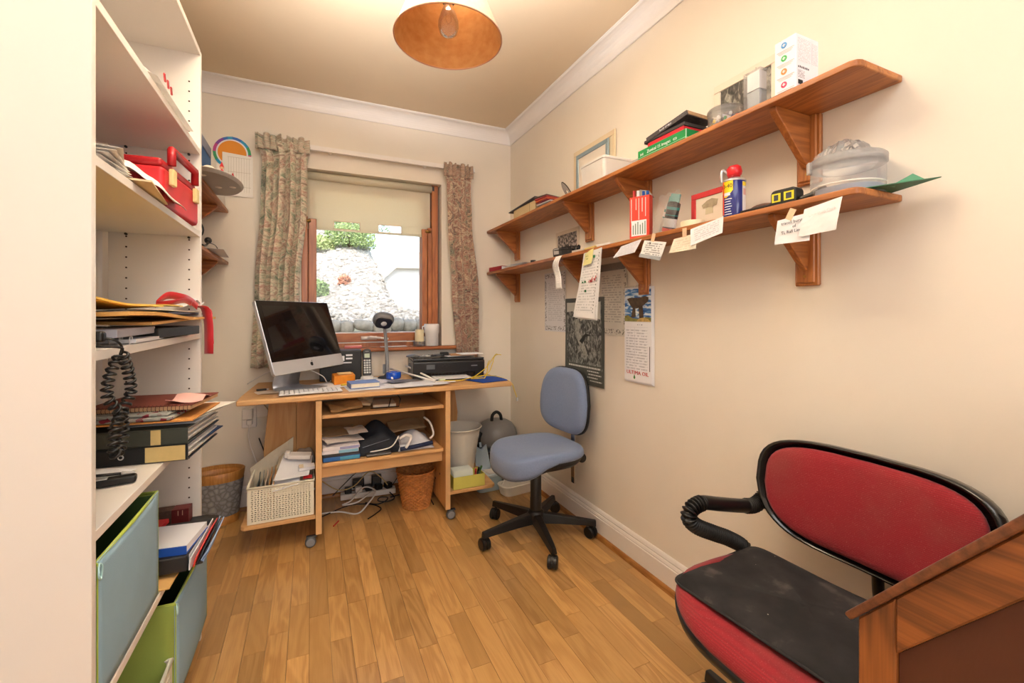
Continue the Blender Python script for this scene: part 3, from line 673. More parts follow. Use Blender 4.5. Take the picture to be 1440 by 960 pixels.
t_ = thing('pen', 'black pen with a clear tip lying on the white note', 'pen', (-.455, 1.345, z4+.0115), R(-96)); MB().tube([(0, -.07, 0), (0, .045, 0)], .0035, 8).build('barrel', M_black, t_, smooth=True); MB().tube([(0, .045, 0), (0, .07, 0)], [.005, .003], 8).build('cap', M_frost, t_, smooth=True)
t_ = thing('glasses_case', 'black oblong case with a silver clip at the near end of the shelf', 'case', (-.435, 1.290, z4+.001), R(-80)); MB().box((0, 0, .009), (.026, .13, .017)).build('case_body', M_black, t_, bevel=.005); MB().box((.004, .005, .0185), (.018, .02, .003)).build('clip', M_silver, t_, bevel=.001)

# ---- fabric storage boxes
M_cloth = mat('#90b0c4', .9, .04, 8, .25, 500, name='pale_blue_cloth')
M_green = mat('#8fa14a', .85, .05, 8, .15, 300); M_lime = mat('#aabf4e', .7, .05, 20); M_dgreen = mat('#3f5a2c', .9, .1, 10)
def fabric_box(label, x0, x1, y0, y1, z0, z1, bulge, spread=0):
    o2 = ((x0+x1)/2, (y0+y1)/2, z0); t_ = thing('storage_box', label, 'storage box', o2)
    def wall(a, b_, nrm, name, m):
        a, b_ = Vector(a), Vector(b_); n = Vector(nrm); mb = MB(o2)
        mb.grid(lambda u, v: a.lerp(b_, u)+n*(bulge*math.sin(PI*u)*math.sin(PI*min(1, v*.9+.05)))+Vector((0, 0, (z1-z0)*v)), 14, 12); return mb.build(name, m, t_, solid=.005, smooth=True)
    wall((x1, y0, z0+.003), (x1, y1, z0+.003), (1, 0, 0), 'front_panel', M_cloth)
    wall((x0, y0, z0+.003), (x1, y0, z0+.003), (0, -1, 0), 'side_panel', M_green)
    wall((x0, y1, z0+.003), (x1, y1, z0+.003), (0, 1, 0), 'side_panel', M_green)
    wall((x0, y0, z0+.003), (x0, y1, z0+.003), (-.2, 0, 0), 'back_panel', M_dgreen)
    MB(o2).bb(x0, x1, y0, y1, z0, z0+.004).build('base', M_dgreen, t_)
    MB(o2).bb(x0+.004, x0+.009, y0+.006, y1-.006, z0+.004, z1-.004).bb(x0+.009, x1-.006, y1-.010, y1-.006, z0+.004, z1-.004).build('lining', M_dgreen, t_)
    MB(o2).tube([(x0, y0, z1), (x1, y0, z1), (x1+bulge*.25, (y0+y1)/2, z1), (x1, y1, z1), (x0, y1, z1), (x0, y0, z1)], .0045, 6).build('piping', M_lime, t_, smooth=True)
    MB(o2).tube([(x1+.001, y1, z1), (x1+.001, y1, z0+.003)], .002, 6).build('seam_piping', M_lime, t_); MB(o2).tube([(x1+.003, y0, z1), (x1+.003, y0, z0+.003)], .0015, 6).build('seam_piping', M_lime, t_)
    MB(o2).tube([(x1+.004, y0+.004, z1-.002), (x1+.008, y0-.008, z1-.02), (x1+.006, y0+.006, z1-.032), (x1+.006, y0+.012, z1-.012), (x1+.004, y0+.004, z1-.002)], .002, 6, 4).build('loop_tag', mat('#a9cdd0', .7), t_, smooth=True)
fabric_box('blue and green fabric box on the shelf, nearest the viewer', -.60, -.358, 1.045, 1.400, .4315, .694, .006)
fabric_box('blue and green fabric box on the bottom shelf under the files, further from the viewer', -.60, -.335, 1.455, 1.848, .091, .368, .022)
# small white perforated basket on the bottom shelf
t_ = thing('perforated_basket', 'small white perforated plastic basket on the bottom shelf in front of the green box', 'basket', (-.43, 1.27, .091)); o2 = t_.location
def perf_wall(mb, A, B, h_, nu, nv, tri=False, frac=.5, skip=None):
    A, B = Vector(A), Vector(B)
    for j in range(nv):
        for i in range(nu):
            u0, u1 = i/nu, (i+1)/nu; v0, v1 = j/nv, (j+1)/nv; off = .25 if j % 2 else 0
            def P(u, v): return A.lerp(B, u)+Vector((0, 0, h_*v))
            if j in (0, nv-1) or i in (0, nu-1): mb.add([P(u0, v0), P(u1, v0), P(u1, v1), P(u0, v1)], [(0, 1, 2, 3)]); continue
            cu, cv = (u0+u1)/2+(off-.125)*(u1-u0)*.6, (v0+v1)/2; du, dv = (u1-u0)*frac*.62, (v1-v0)*frac*.42
            mb.add([P(u0, v0), P(u1, v0), P(u1, v1), P(u0, v1), P(cu-du, cv-dv), P(cu+du, cv-dv), P(cu+du, cv+dv), P(cu-du, cv+dv)], [(0, 1, 5, 4), (1, 2, 6, 5), (2, 3, 7, 6), (3, 0, 4, 7)])
    return mb
def basket(t_, x0, x1, y0, y1, z0, z1, nu, nvs, m, th=.003, frac=.5, taper=.01):
    o2 = t_.location; h_ = z1-z0
    for nm, A, B, n_ in (('wall', (x0, y0, z0), (x1, y0, z0), nu), ('wall', (x1, y0, z0), (x1, y1, z0), int(nu*abs(y1-y0)/(x1-x0))), ('wall', (x1, y1, z0), (x0, y1, z0), nu), ('wall', (x0, y1, z0), (x0, y0, z0), int(nu*abs(y1-y0)/(x1-x0)))):
        perf_wall(MB(o2), A, B, h_, max(4, n_), nvs, frac=frac).build(nm, m, t_, solid=th)
    MB(o2).bb(x0, x1, y0, y1, z0, z0+.004).build('base', m, t_)
    MB(o2).tube([(x0, y0, z1), (x1, y0, z1), (x1, y1, z1), (x0, y1, z1), (x0, y0, z1)], .006, 6).build('rim', m, t_, smooth=True)
basket(t_, -.56, -.34, 1.06, 1.450, .092, .222, 12, 8, mat('#e6e2d8', .5, .03))
t_.location = (-.43, 1.27, .0925)

# ---- files lying on the middle low shelf, far half
o = MB().prism([(-.60, 1.42), (-.279, 1.498), (-.290, 1.815), (-.33, 1.84), (-.60, 1.84)], 0, .006).build('display_folder', M_black, bevel=.001, seg=1, loc=(0, 0, z5+.012)); tag(o, 'large black display folder jutting out past the bookcase under the other files', 'folder')
MB().tube([(-.281, 1.50, .0035), (-.276, 1.65, .0035), (-.288, 1.81, .0035)], .0035, 6, 4).build('blue_edge', mat('#8da4cc', .4), o, smooth=True)
sheetbox('card_folder', 'buff card folder at the bottom of the pile, beneath the black display folder', 'folder', (-.45, 1.54, z5+.006), (.24, .26, .005), -.03, M_buff)
t_ = thing('box_folder', 'black box folder, tall end facing out, under the white paper block', 'folder', (-.307, 1.452, z5+.0195), R(-3)); MB().bb(-.29, 0, 0, .24, 0, .042).build('box_shell', mat('#262629', .55, .1), t_, bevel=.003, seg=1); MB().bb(-.28, .0015, .02, .20, .006, .036).build('papers', M_paper, t_)
t_ = thing('paper_block', 'thick white paper block with a bright blue spine, on top of the black box folder', 'notepad', (-.312, 1.462, z5+.0625), R(-8)); MB().bb(-.17, 0, .004, .155, .002, .020).build('pages', M_paper, t_); MB().bb(-.172, .002, .0, .0038, .0, .022).bb(-.172, .002, .0038, .157, 0, .0018).build('spine', M_bluec, t_)
t_ = thing('exercise_book', 'salmon pink covered book left of the white paper block', 'book', (-.490, 1.47, z5+.0625), R(-14)); MB().bb(-.10, 0, 0, .17, 0, .018).build('pages', mat('#e7dfd8', .7), t_); MB().bb(-.102, .002, -.001, .171, .0185, .021).build('cover', mat('#d98a80', .6, .05), t_)
t_ = thing('exercise_book', 'bright red thin book peeping out behind the salmon pink one', 'book', (-.415, 1.648, z5+.0625), R(-8)); MB().bb(-.14, 0, 0, .06, 0, .012).build('cover', M_red, t_)
for k, (c, lab) in enumerate([('#e8e6ea', 'white plastic wallet standing against the outer side of the black box folder'), ('#dd4238', 'red card wallet standing beside the white one'), ('#33363c', 'charcoal wallet between the red and the light blue wallets'), ('#9fb6d8', 'light blue wallet, outermost of those beside the black box folder')]):
    mb = MB((-.30, 1.55, z5)); dx = .0065*k
    sheet(mb, (-.303+dx, 1.456+.015*k, z5+.0195), (-.296+dx, 1.70+.01*k, z5+.0195), (-.299+dx*1.5, 1.456+.015*k, z5+.052-.004*k), (-.288+dx*1.3, 1.70+.01*k, z5+.056-.004*k), 6, 2, .0008, k)
    tag(mb.build('plastic_wallet', mat(c, .4, .05), solid=.003, loc=(-.30, 1.55, z5)), lab, 'folder')
t_ = thing('hardback_book', 'marbled brown hardback with a dark red end, lying at the far panel of the bookcase', 'book', (-.372, 1.785, z5+.0195), R(-2)); MB().bb(-.20, -.048, 0, .045, 0, .050).build('boards', mat('#5e463c', .6, .35, 90), t_, bevel=.001, seg=1); MB().bb(-.0475, 0, 0, .045, 0, .050).build('spine_end', mat('#6e2222', .5, .15, 60), t_, bevel=.001, seg=1); MB().bb(-.030, -.028, -.0006, 0, .03, .046).bb(-.018, -.016, -.0006, 0, .03, .046).build('gilt_lines', mat('#cfa58a', .5), t_)

# ------------------------------------------------------------------ pine shelves on the left wall, beyond the bookcase
def bracket(par, o2, x_wall, sgn, y, z, w_=.070, drop=.20, depth=.175, gd=.155):
    """wall plate (part) with gusset and screws (sub-parts); sgn = direction into the room"""
    X = lambda d: x_wall+sgn*d
    pl = MB(o2).bb(X(0), X(.014), y-w_/2, y+w_/2, z-drop, z).bb(X(.014), X(.021), y-w_/2+.008, y+w_/2-.008, z-drop+.008, z).build('bracket', M_pinez, par, bevel=.003, seg=1)
    poly = [(X(.021), z), (X(depth), z), (X(depth), z-.012), (X(depth-.01), z-.024), (X(.034), z-gd+.006), (X(.030), z-gd), (X(.021), z-gd)]
    MB(o2).prism(poly, y-.011, y+.011, 'y').build('gusset', M_pinex, pl, bevel=.004)
    if gd < drop-.02: MB(o2).lathe([(.0045, X(.021)), (.0045, X(.021)+sgn*.0012)], (0, y, z-drop+.028), 10, axis='x').build('screw', M_brass, pl)
def pine_shelf(label, x_wall, sgn, y0, y1, z, ys, depth=.195, group=None, th=.018, chop=.02):
    o2 = (x_wall+sgn*.1, (y0+y1)/2, z); t_ = thing('wall_shelf', label, 'shelf', o2)
    X = lambda d: x_wall+sgn*d
    poly = [(X(0), y0), (X(depth-chop), y0), (X(depth-.006), y0+.006), (X(depth), y0+chop), (X(depth), y1), (X(0), y1)]
    MB(o2).prism(poly, z-th, z).build('board', M_pine, t_, bevel=.004)
    for y in ys: bracket(t_, o2, x_wall, sgn, y, z-th)
    return t_
pine_shelf('upper pine wall shelf on the left wall, beyond the bookcase', XL, 1, 2.0, 3.0, 1.752, [2.80, 2.15])
pine_shelf('lower pine wall shelf on the left wall, beyond the bookcase', XL, 1, 2.0, 3.0, 1.452, [2.80, 2.15])
z6 = 1.752
t_ = thing('decoration_tray', 'pale oval tray of little festive figures overhanging the upper left shelf', 'tray', (-.42, 2.44, z6+.002)); o2 = t_.location
m_tray = mat('#a8a39c', .5, .04)
MB().lathe([(0, .0), (.92, .0), (1.0, .012), (.99, .015), (.9, .004), (0, .004)], (0, 0, 0), 36, sx=.125, sy=.235).build('tray', m_tray, t_, smooth=False)
M_fl = mat('#efe6da', .9, .08, 60)
mb = MB()
for k in range(26): a = k*2.4; mb.ball((.09*math.cos(a)*(k/26)**.5, .19*math.sin(a)*(k/26)**.5, .012+.004*(k % 3)), .014+.006*(k % 2), 7, 5, (1.2, 1.3, .8))
tag(mb.build('snow_wool', M_fl, t_, smooth=True), kind='stuff')
for (x, y, s_) in ((.055, -.10, 1.0), (.075, .06, 1.0), (-.03, .0, .8)):
    f_ = MB(); f_.lathe([(0, .012), (.013*s_, .012), (.010*s_, .035*s_), (.004, .045*s_), (0, .046*s_)], (x, y, 0), 12); f_.build('figure', M_red, t_, smooth=True)
    MB().ball((x, y, .052*s_+.002), .008*s_, 10, 6).build('figure_head', mat('#e4b795', .7), t_, smooth=True); MB().lathe([(.009*s_, .056*s_), (0, .082*s_)], (x, y, 0), 10).build('figure_hat', M_red, t_)
for (x, y, r) in ((.05, -.02, .5), (.09, .12, -.4), (-.02, .14, .9)):
    MB().box((x, y, .022), (.012, .05, .006), rz=r).build('twig', mat('#3c3a30', .8, .3), t_, bevel=.002, seg=1)
MB().prism([(-.02, -.09), (.05, -.10), (.03, .03)], .03, .034).build('paper_scrap', mat('#c99f92', .7), t_)
t_ = thing('cardboard_box', 'blue and white printed cardboard box behind the decoration tray', 'box', (-.545, 2.62, z6+.001)); MB().box((0, 0, .13), (.13, .30, .26)).build('carton', mat('#2f68a8', .55, .05), t_, bevel=.002, seg=1); MB().box((.045, -.03, .235), (.05, .31, .05)).build('top_band', mat('#8990a8', .6, .05), t_); MB().box((.03, -.152, .20), (.06, .004, .02)).build('label', M_cream, t_)
t_ = thing('card_wallet', 'white curved card with handwriting standing between the blue box and the ruled sheet', 'card', (-.47, 2.90, z6+.001)); mb = MB(); mb.grid(lambda u, v: (.03*math.sin(u*2.5), -.06+.10*u, .22*v), 8, 3); mb.build('card_sheet', printed('#efeae2', '#3c3c44', 9, 3, .5, .25), t_, solid=.001, smooth=True)
z7 = 1.452
t_ = thing('table_clock', 'small round clock with a dark rim on the lower left shelf', 'clock', (-.455, 2.20, z7+.001), R(28)); MB().lathe([(.040, -.016), (.046, -.018), (.046, .018), (.040, .016)], (0, 0, .047), 28, axis='y', cap=False).build('rim', M_black, t_, smooth=True); MB().lathe([(.041, -.010), (.041, .012)], (0, 0, .047), 24, axis='y').build('dial', mat('#d9d0bd', .6, .04), t_)
MB().box((.0, -.012, .056), (.003, .002, .022)).box((.008, -.012, .048), (.018, .002, .003)).build('hand', M_dark, t_)
flat_paper('paper_sheet', 'white papers lying on the lower left shelf behind the clock', 'paper', -.49, 2.62, z7+.004, .20, .34, .08, M_paper)
t_ = thing('webcam', 'small black webcam with a thin curled lead on the lower left shelf', 'camera', (-.45, 2.50, z7+.006)); MB().tube([(0, -.10, .006), (0, -.03, .012), (.005, 0, .03), (.0, .02, .035)], .005, 8, 5).build('stem', M_black, t_, smooth=True); MB().ball((0, .03, .045), .016, 12, 8).build('camera_head', M_black, t_, smooth=True); MB().tube([(0, .03, .035), (.02, .09, .03), (.025, .13, .004), (.0, .16, .003)], .002, 6, 6).build('lead', M_black, t_, smooth=True)
# on the window wall, left of the curtain
t_ = thing('wall_chart', 'pale sheet ruled in columns pinned to the window wall above the left shelf', 'chart', (-.39, YB-.009, 1.96)); o2 = t_.location
mb = MB(); sheet(mb, (-.075, 0, -.122), (.078, 0, -.126), (-.075, 0, .125), (.078, 0, .115), 6, 6, .0008, 1); mb.build('paper_sheet', mat('#f3eee6', .8, .02), t_, solid=.0006)
mb = MB()
for k in range(9): mb.bb(-.045+k*.013, -.0442+k*.013, -.0016, -.0010, -.10, .10)
for z in (.10, .015, -.07): mb.bb(-.05, .068, -.0016, -.0010, z, z+.001)
mb.build('ruled_lines', mat('#a99c8a', .8), t_)
t_ = thing('round_sticker', 'round rainbow-edged orange card on the wall above the ruled sheet', 'sticker', (-.417, YB-.0025, 2.085))
for nm, r0, r1, cs_ in (('rainbow_ring', .080, .096, ['#c94a8e', '#8b4aa8', '#3a6fc0', '#2f9cc8', '#3fa56a', '#c9c040', '#e08a30', '#d04a3a']), ):
    for k in range(24):
        a0 = PI*2*k/24; a1 = PI*2*(k+1)/24; mb = MB(); mb.prism([(r0*math.cos(a0), r0*math.sin(a0)), (r1*math.cos(a0), r1*math.sin(a0)), (r1*math.cos(a1), r1*math.sin(a1)), (r0*math.cos(a1), r0*math.sin(a1))], -.001, .001, 'y'); ci = [4, 4, 3, 3, 2, 2, 3, 2, 1, 1, 0, 0][k % 12]; mb.build('rainbow_segment', mat(cs_[ci], .6), t_)
MB().lathe([(.080, -.0012), (.080, .001)], n=36, axis='y').build('white_band', M_paper, t_)
MB().lathe([(.072, -.0018), (.072, -.0012)], n=36, axis='y').build('orange_centre', fabric_mat('orange_blend', ['#d9472c', '#e6722e', '#efa32f', '#f0c24a', '#e88a30'], 6), t_)
# ------------------------------------------------------------------ computer desk
o_ = (.37, 2.65, 0)
dk = thing('computer_desk', 'beech effect computer desk on castors under the window', 'desk', o_)
ZT = .747
MB(o_).prism([(-.315, 2.368), (1.085, 2.368), (1.085, 2.50), (1.075, 2.965), (-.285, 2.965), (-.315, 2.50)], ZT-.026, ZT, 'z').build('desktop', M_beech, dk, bevel=.007, seg=3)
for x in (.022, .683):
    MB(o_).bb(x, x+.026, 2.38, 2.93, .055, ZT-.027).build('side_panel', M_beechz, dk, bevel=.003)
    MB(o_).bb(x-.001, x+.027, 2.3785, 2.384, .056, ZT-.028).build('edge_strip', M_edge, dk, bevel=.002)
MB(o_).bb(.050, .682, 2.415, 2.80, .618, .636).build('keyboard_shelf', M_beech, dk, bevel=.003)
MB(o_).bb(.049, .682, 2.42, 2.88, .372, .390).build('shelf', M_beech, dk, bevel=.003)
MB(o_).bb(.049, .682, 2.445, 2.463, .312, .371).build('rail', M_beech, dk, bevel=.002)
MB(o_).bb(.049, .682, 2.88, 2.897, .30, .60).build('back_board', mat('#a97a48', .6, .06), dk)
MB(o_).prism([(-.075, .16), (-.225, .16), (-.235, .40), (-.205, ZT-.03), (-.075, ZT-.03)], 2.74, 2.757, 'y').build('wing_panel', M_beechz, dk, bevel=.002, seg=1)
MB(o_).bb(-.074, .0215, 2.741, 2.757, .16, ZT-.027).build('wing_panel', M_beechz, dk, bevel=.002, seg=1)
MB(o_).prism([(.710, .15), (.86, .15), (.885, .50), (.855, ZT-.03), (.710, ZT-.03)], 2.80, 2.817, 'y').build('wing_panel', M_beechz, dk, bevel=.002, seg=1)
MB(o_).prism([(.0215, 2.385), (-.285, 2.385), (-.30, 2.40), (-.29, 2.738), (.0215, 2.738)], .133, .153, 'z').build('side_shelf', M_beech, dk, bevel=.004)
MB(o_).prism([(.7095, 2.385), (.965, 2.385), (.985, 2.40), (1.0, 2.795), (.7095, 2.795)], .133, .153, 'z').build('side_shelf', M_beech, dk, bevel=.004)
gm = MB(o_); gm.lathe([(.034, ZT-.028), (.034, ZT-.040), (.028, ZT-.040), (.028, ZT-.028)], (-.03, 2.50, 0), 24); gm.build('cable_port', M_chrome, dk)
for (x, y) in ((.0, 2.40), (.0, 2.90), (.715, 2.40), (.715, 2.90)):
    c = MB(o_); c.T = Matrix.Translation((x+.02, y, .0))
    c.lathe([(.0, -.012), (.02, -.012), (.0255, -.008), (.0255, .008), (.02, .012), (0, .012)], (-.022, -.016, .0262), 24, axis='y')
    ob = c.build('castor', mat('#55565a', .4, .06), dk, smooth=True)
    c = MB(o_); c.T = Matrix.Translation((x+.02, y, .0)); c.lathe([(.020, .012), (.014, .0135), (0, .0135)], (-.022, -.016, .0262), 20, axis='y').lathe([(.02, -.012), (.014, -.0135), (0, -.0135)], (-.022, -.016, .0262), 20, axis='y').build('hub', M_grey, ob)
    c = MB(o_); c.bb(x-.022, x+.026, y-.024, y-.001, .046, .0555).build('castor_hood', M_dark, ob, bevel=.006)
for z in (.20, .28): MB(o_).lathe([(.006, .709), (.006, .711)], (0, 2.45, z-.01), 10, axis='x').build('screw_cap', M_dark, dk)
MB(o_).lathe([(.006, .6805), (.006, .683)], (0, 2.50, .22), 10, axis='x').lathe([(.006, .6805), (.006, .683)], (0, 2.60, .16), 10, axis='x').build('screw_cap', M_dark, dk)

# ---- computer
yaw, tl = R(51), R(18)
cx, cy, cz = -.035, 2.60, 1.036
t_ = thing('desktop_computer', 'silver all-in-one computer with a switched-off black screen, standing on the desk', 'computer', (-.07, 2.64, ZT+.001)); o2 = t_.location
T = Matrix.Translation((cx, cy, cz)) @ Matrix.Rotation(yaw, 4, 'Z') @ Matrix.Rotation(-tl, 4, 'X')
def im(): m_ = MB(o2); m_.T = T; return m_
W_, H_ = .528, .38
def rr(w_, h_, r=.014, n=4, cx=0, cy=0):
    p = []
    for (sx, sy, a0) in ((1, 1, 0), (-1, 1, 90), (-1, -1, 180), (1, -1, 270)):
        for k in range(n+1): a = R(a0+90*k/n); p.append((cx+sx*(w_/2-r)+r*math.cos(a), cy+sy*(h_/2-r)+r*math.sin(a)))
    return p
im().prism(rr(W_, H_), .0, .020, 'y').build('housing', M_silver, t_, bevel=.002, seg=1)
mb = im(); a = rr(W_-.004, H_-.004); b_ = rr(W_*.55, H_*.6, .05)
mb.add([(x, .020, z) for x, z in a]+[(x, .048, z) for x, z in b_], [(i, (i+1) % 20, 20+(i+1) % 20, 20+i) for i in range(20)]+[tuple(range(20, 40))]); mb.build('rear_shell', M_silver, t_, smooth=True)
im().bb(-W_/2+.003, W_/2-.003, -.0025, -.0002, -H_/2+.066, H_/2-.003).build('screen_bezel', M_blackg, t_)
m, nt, b = base('screen_glass'); b.inputs['Base Color'].default_value = (.006, .006, .007, 1); b.inputs['Roughness'].default_value = .04; b.inputs['Coat Weight'].default_value = .6
nz = nn(nt, 'ShaderNodeTexNoise'); nz.inputs['Scale'].default_value = 30; nt.links.new(ramp(nt, nz.outputs[0], [(.3, (.03, .03, .03, 1)), (.75, (.12, .12, .12, 1))]), b.inputs['Roughness'])
im().bb(-W_/2+.028, W_/2-.028, -.0032, -.0024, -H_/2+.088, H_/2-.028).build('screen', m, t_)
im().bb(-W_/2+.001, W_/2-.001, -.0014, .0, -H_/2+.001, -H_/2+.065).build('chin', mat('#d2d3d8', .35, .02, metal=.35), t_)
lg = im(); zc = -H_/2+.032
lg.prism([(.0+.010*math.cos(a)*(1-.12*(abs(math.sin(a*1.0+.0))**8)), zc+.011*math.sin(a)-.002*(math.sin(a) > .85)) for a in [k*PI/10 for k in range(20)] if not (-.5 < ((a+PI) % (2*PI))-PI < .5)], -.003, -.0015, 'y')
lg.prism([(.001, zc+.013), (.006, zc+.019), (.0065, zc+.015), (.003, zc+.0125)], -.003, -.0015, 'y'); lg.build('emblem', M_black, t_)
# curved stand: arm down from the back, foot forward
n_ = Vector((math.sin(yaw), -math.cos(yaw), 0)); e_ = Vector((math.cos(yaw), math.sin(yaw), 0))
B0 = Vector((cx, cy, cz))
pr = [B0 - n_*.045 + Vector((0, 0, -.06)), B0 - n_*.085+Vector((0, 0, -.14)), B0-n_*.105+Vector((0, 0, -.22)), Vector((cx, cy, ZT+.022))-n_*.112, Vector((cx, cy, ZT+.006))-n_*.095, Vector((cx, cy, ZT+.004))-n_*.02, Vector((cx, cy, ZT+.004))+n_*.075]
P = spline(pr, 6); mb = MB(o2); vs = []; fs = []
for p in P: vs += [p-e_*.094, p+e_*.094]
for i in range(len(P)-1): fs.append((2*i, 2*i+1, 2*i+3, 2*i+2))
mb.add(vs, fs); mb.build('stand', mat('#c9cbd0', .3, .02, metal=.5), t_, solid=.007, smooth=True)
MB(o2).tube([B0-n_*.04+Vector((.02, 0, -.17)), Vector((cx+.09, cy+.06, ZT+.06)), Vector((cx+.12, cy+.12, ZT+.012)), Vector((cx+.15, cy+.25, ZT+.008))], .0025, 6, 5).build('power_lead', M_trim, t_, smooth=True)
# keyboard
t_ = thing('keyboard', 'thin white and aluminium keyboard at the front edge of the desk', 'keyboard', (.0, 2.462, ZT+.004), R(3))
MB().box((0, 0, .004), (.29, .115, .006)).build('base', M_silver, t_, bevel=.002)
kp = None
for r in range(5):
    n = 13
    for k in range(n):
        if r == 0 and 3 < k < 9 and k != 6: continue
        wd_ = .017 if not (r == 0 and k == 6) else .100
        if r == 0 and k == 6: pass
        x = -.132+k*.022; y = -.044+r*.021
        if wd_ == .017 and kp is not None: o = kp.copy(); COL.objects.link(o); o.location = (x, y, .0075)
        else:
            o = MB().box((0, 0, .0015), (wd_, .017, .003)).build('key', mat('#f0f0f2', .5, .02), t_, bevel=.001, seg=1); o.location = (x, y, .0075)
            if wd_ == .017 and kp is None: kp = o
flat_paper('paper_sheet', 'white sheet lying between the computer foot and the black speaker box', 'paper', .07, 2.64, ZT+.0035, .20, .22, R(35), M_paper)
t_ = thing('usb_stick', 'small dark memory stick at the left end of the desk', 'memory stick', (-.235, 2.63, ZT+.006), R(12)); MB().box((0, 0, .001), (.048, .016, .010)).build('case', M_dark, t_, bevel=.004); MB().box((.028, 0, .001), (.010, .012, .005)).build('plug', M_silver, t_)
flat_paper('paper_sheet', 'pale card lying left of the computer foot', 'paper', -.19, 2.56, ZT+.003, .13, .10, R(15), mat('#e8d9c8', .7, .03))
# speaker box, phone, orange box
t_ = thing('speaker_box', 'black box-shaped desk radio with white print, behind the orange box', 'radio', (.165, 2.86, ZT+.002), R(-3)); MB().box((0, 0, .092), (.235, .10, .182)).build('cabinet', M_black, t_, bevel=.006)
mb = MB()
for i in range(14):
    for j in range(7): mb.lathe([(.0022, -.0512), (.0022, -.0502)], (-.10+i*.0095, 0, .03+j*.0125), 6, axis='y')
tag(mb.build('grille_dots', M_dark, t_), kind='stuff')
mb = MB().bb(.005, .02, -.052, -.0503, .12, .15).bb(.028, .065, -.052, -.0503, .148, .158).bb(.028, .065, -.052, -.0503, .128, .138).bb(.008, .06, -.052, -.0503, .105, .112).build('white_print', M_paper, t_)
flat_paper('crumpled_tag', 'tiny crumpled white tag in front of the black radio', 'tag', .145, 2.79, ZT+.085, .03, .02, .4, M_paper).rotation_euler = (1.2, 0, .3)
bpy.data.objects['crumpled_tag'].location = (.165, 2.775, ZT+.009)
t_ = thing('cordless_phone', 'black cordless phone with grey keys standing in its cradle on the desk', 'phone', (.312, 2.79, ZT+.002)); T = Matrix.Rotation(R(-12), 4, 'X')
def pm(): m_ = MB(); m_.T = T; return m_
MB().lathe([(.036, 0), (.04, .006), (.036, .02), (.02, .026), (0, .026)], (0, .012, 0), 24).build('cradle', mat('#d9d9dc', .4), t_, smooth=True)
pm().prism(rr(.050, .168, .018, 4, 0, .105), -.006, .018, 'y').build('handset', M_black, t_, bevel=.004)
pm().bb(-.015, .015, -.0075, -.006, .135, .160).build('display', mat('#a9b8a0', .3, .03), t_)
pm().bb(-.010, .010, -.0075, -.006, .172, .175).build('earpiece', M_grey, t_)
for r in range(6):
    for k in range(3): pm().box((-.0145+.0145*k, -.0072, .045+.0145*r), (.0115, .003, .010)).build('button', mat('#c7c9c8', .5), t_, bevel=.001, seg=1)
t_ = thing('orange_box', 'small orange carton with a slot, lying tilted before the black radio', 'box', (.17, 2.70, ZT+.002), R(8)); MB().box((0, 0, .030), (.115, .07, .052), rx=.12).build('carton', mat('#e08a24', .5, .08, 40), t_, bevel=.004); MB().box((.01, -.030, .046), (.04, .012, .004), rx=.2).build('slot', M_black, t_); MB().box((.005, -.0, .060), (.075, .04, .003), rx=.12).build('top_label', mat('#efc98f', .5), t_)
t_ = thing('crayon', 'yellow highlighter lying under the orange carton', 'pen', (.20, 2.62, ZT+.009), R(15)); MB().tube([(-.05, 0, 0), (.04, 0, 0)], .006, 8).build('barrel', M_yel, t_, smooth=True); MB().tube([(.04, 0, 0), (.055, 0, 0)], .007, 8).build('cap', mat('#caa51e', .4), t_, smooth=True)
t_ = thing('diary', 'thick blue covered diary with white pages on the desk', 'book', (.262, 2.53, ZT+.005), R(5)); MB().box((0, 0, .014), (.145, .108, .022)).build('pages', mat('#e6dcc8', .8, .04, 60), t_); MB().box((0, 0, .0265), (.152, .115, .003)).box((0, 0, .0015), (.152, .115, .003)).box((-.0765, 0, .014), (.003, .115, .028)).build('cover', mat('#6d86c0', .5, .05), t_, bevel=.001, seg=1)
M_pr = printed('#eceaf0', '#8c8c98', 24, 10, .25)
for k, (x, y, w1, h1, r, lab) in enumerate([(.30, 2.52, .26, .20, 5, 'white sheet under the blue diary'), (.42, 2.60, .21, .28, 20, 'printed white letter to the right of the diary'), (.50, 2.50, .26, .18, -8, 'white sheet lying at the front edge, left of the printer'), (.36, 2.74, .18, .24, 40, 'white sheet showing between the phone and the lamp'), (.60, 2.55, .22, .15, 12, 'large pale sheet in front of the printer tray'), (.72, 2.49, .10, .05, -5, 'small white slip in front of the printer'), (.56, 2.45, .30, .12, 3, 'grey-white sheet nearest the desk edge, under the ruler')]):
    flat_paper('paper_sheet', lab, 'paper', x, y, ZT+.0016+.0013*k, w1, h1, R(r), M_pr if k % 2 else M_paper, seed=k)
flat_paper('grey_card', 'dark grey card lying in front of the blue tape dispenser', 'card', .50, 2.60, ZT+.012, .19, .09, R(12), mat('#6d6b70', .6, .06))
t_ = thing('desk_tray', 'white plastic angled letter rest with two grey posts beside the lamp', 'letter rest', (.52, 2.70, ZT+.014)); o2 = t_.location
for a, b_ in (((.46, 2.86, .04), (.645, 2.47, .004)), ((.556, 2.85, .055), (.655, 2.50, .004)), ((.43, 2.84, .04), (.44, 2.66, .004))):
    MB((0, 0, 0)).tube([(a[0]-.52, a[1]-2.70, a[2]), (b_[0]-.52, b_[1]-2.70, b_[2])], .006, 6).build('frame_bar', M_trim, t_, smooth=True)
for x in (-.10, .06): MB().box((x, .13, .045), (.026, .006, .06)).build('post', mat('#7a7b80', .4), t_, bevel=.002, seg=1)
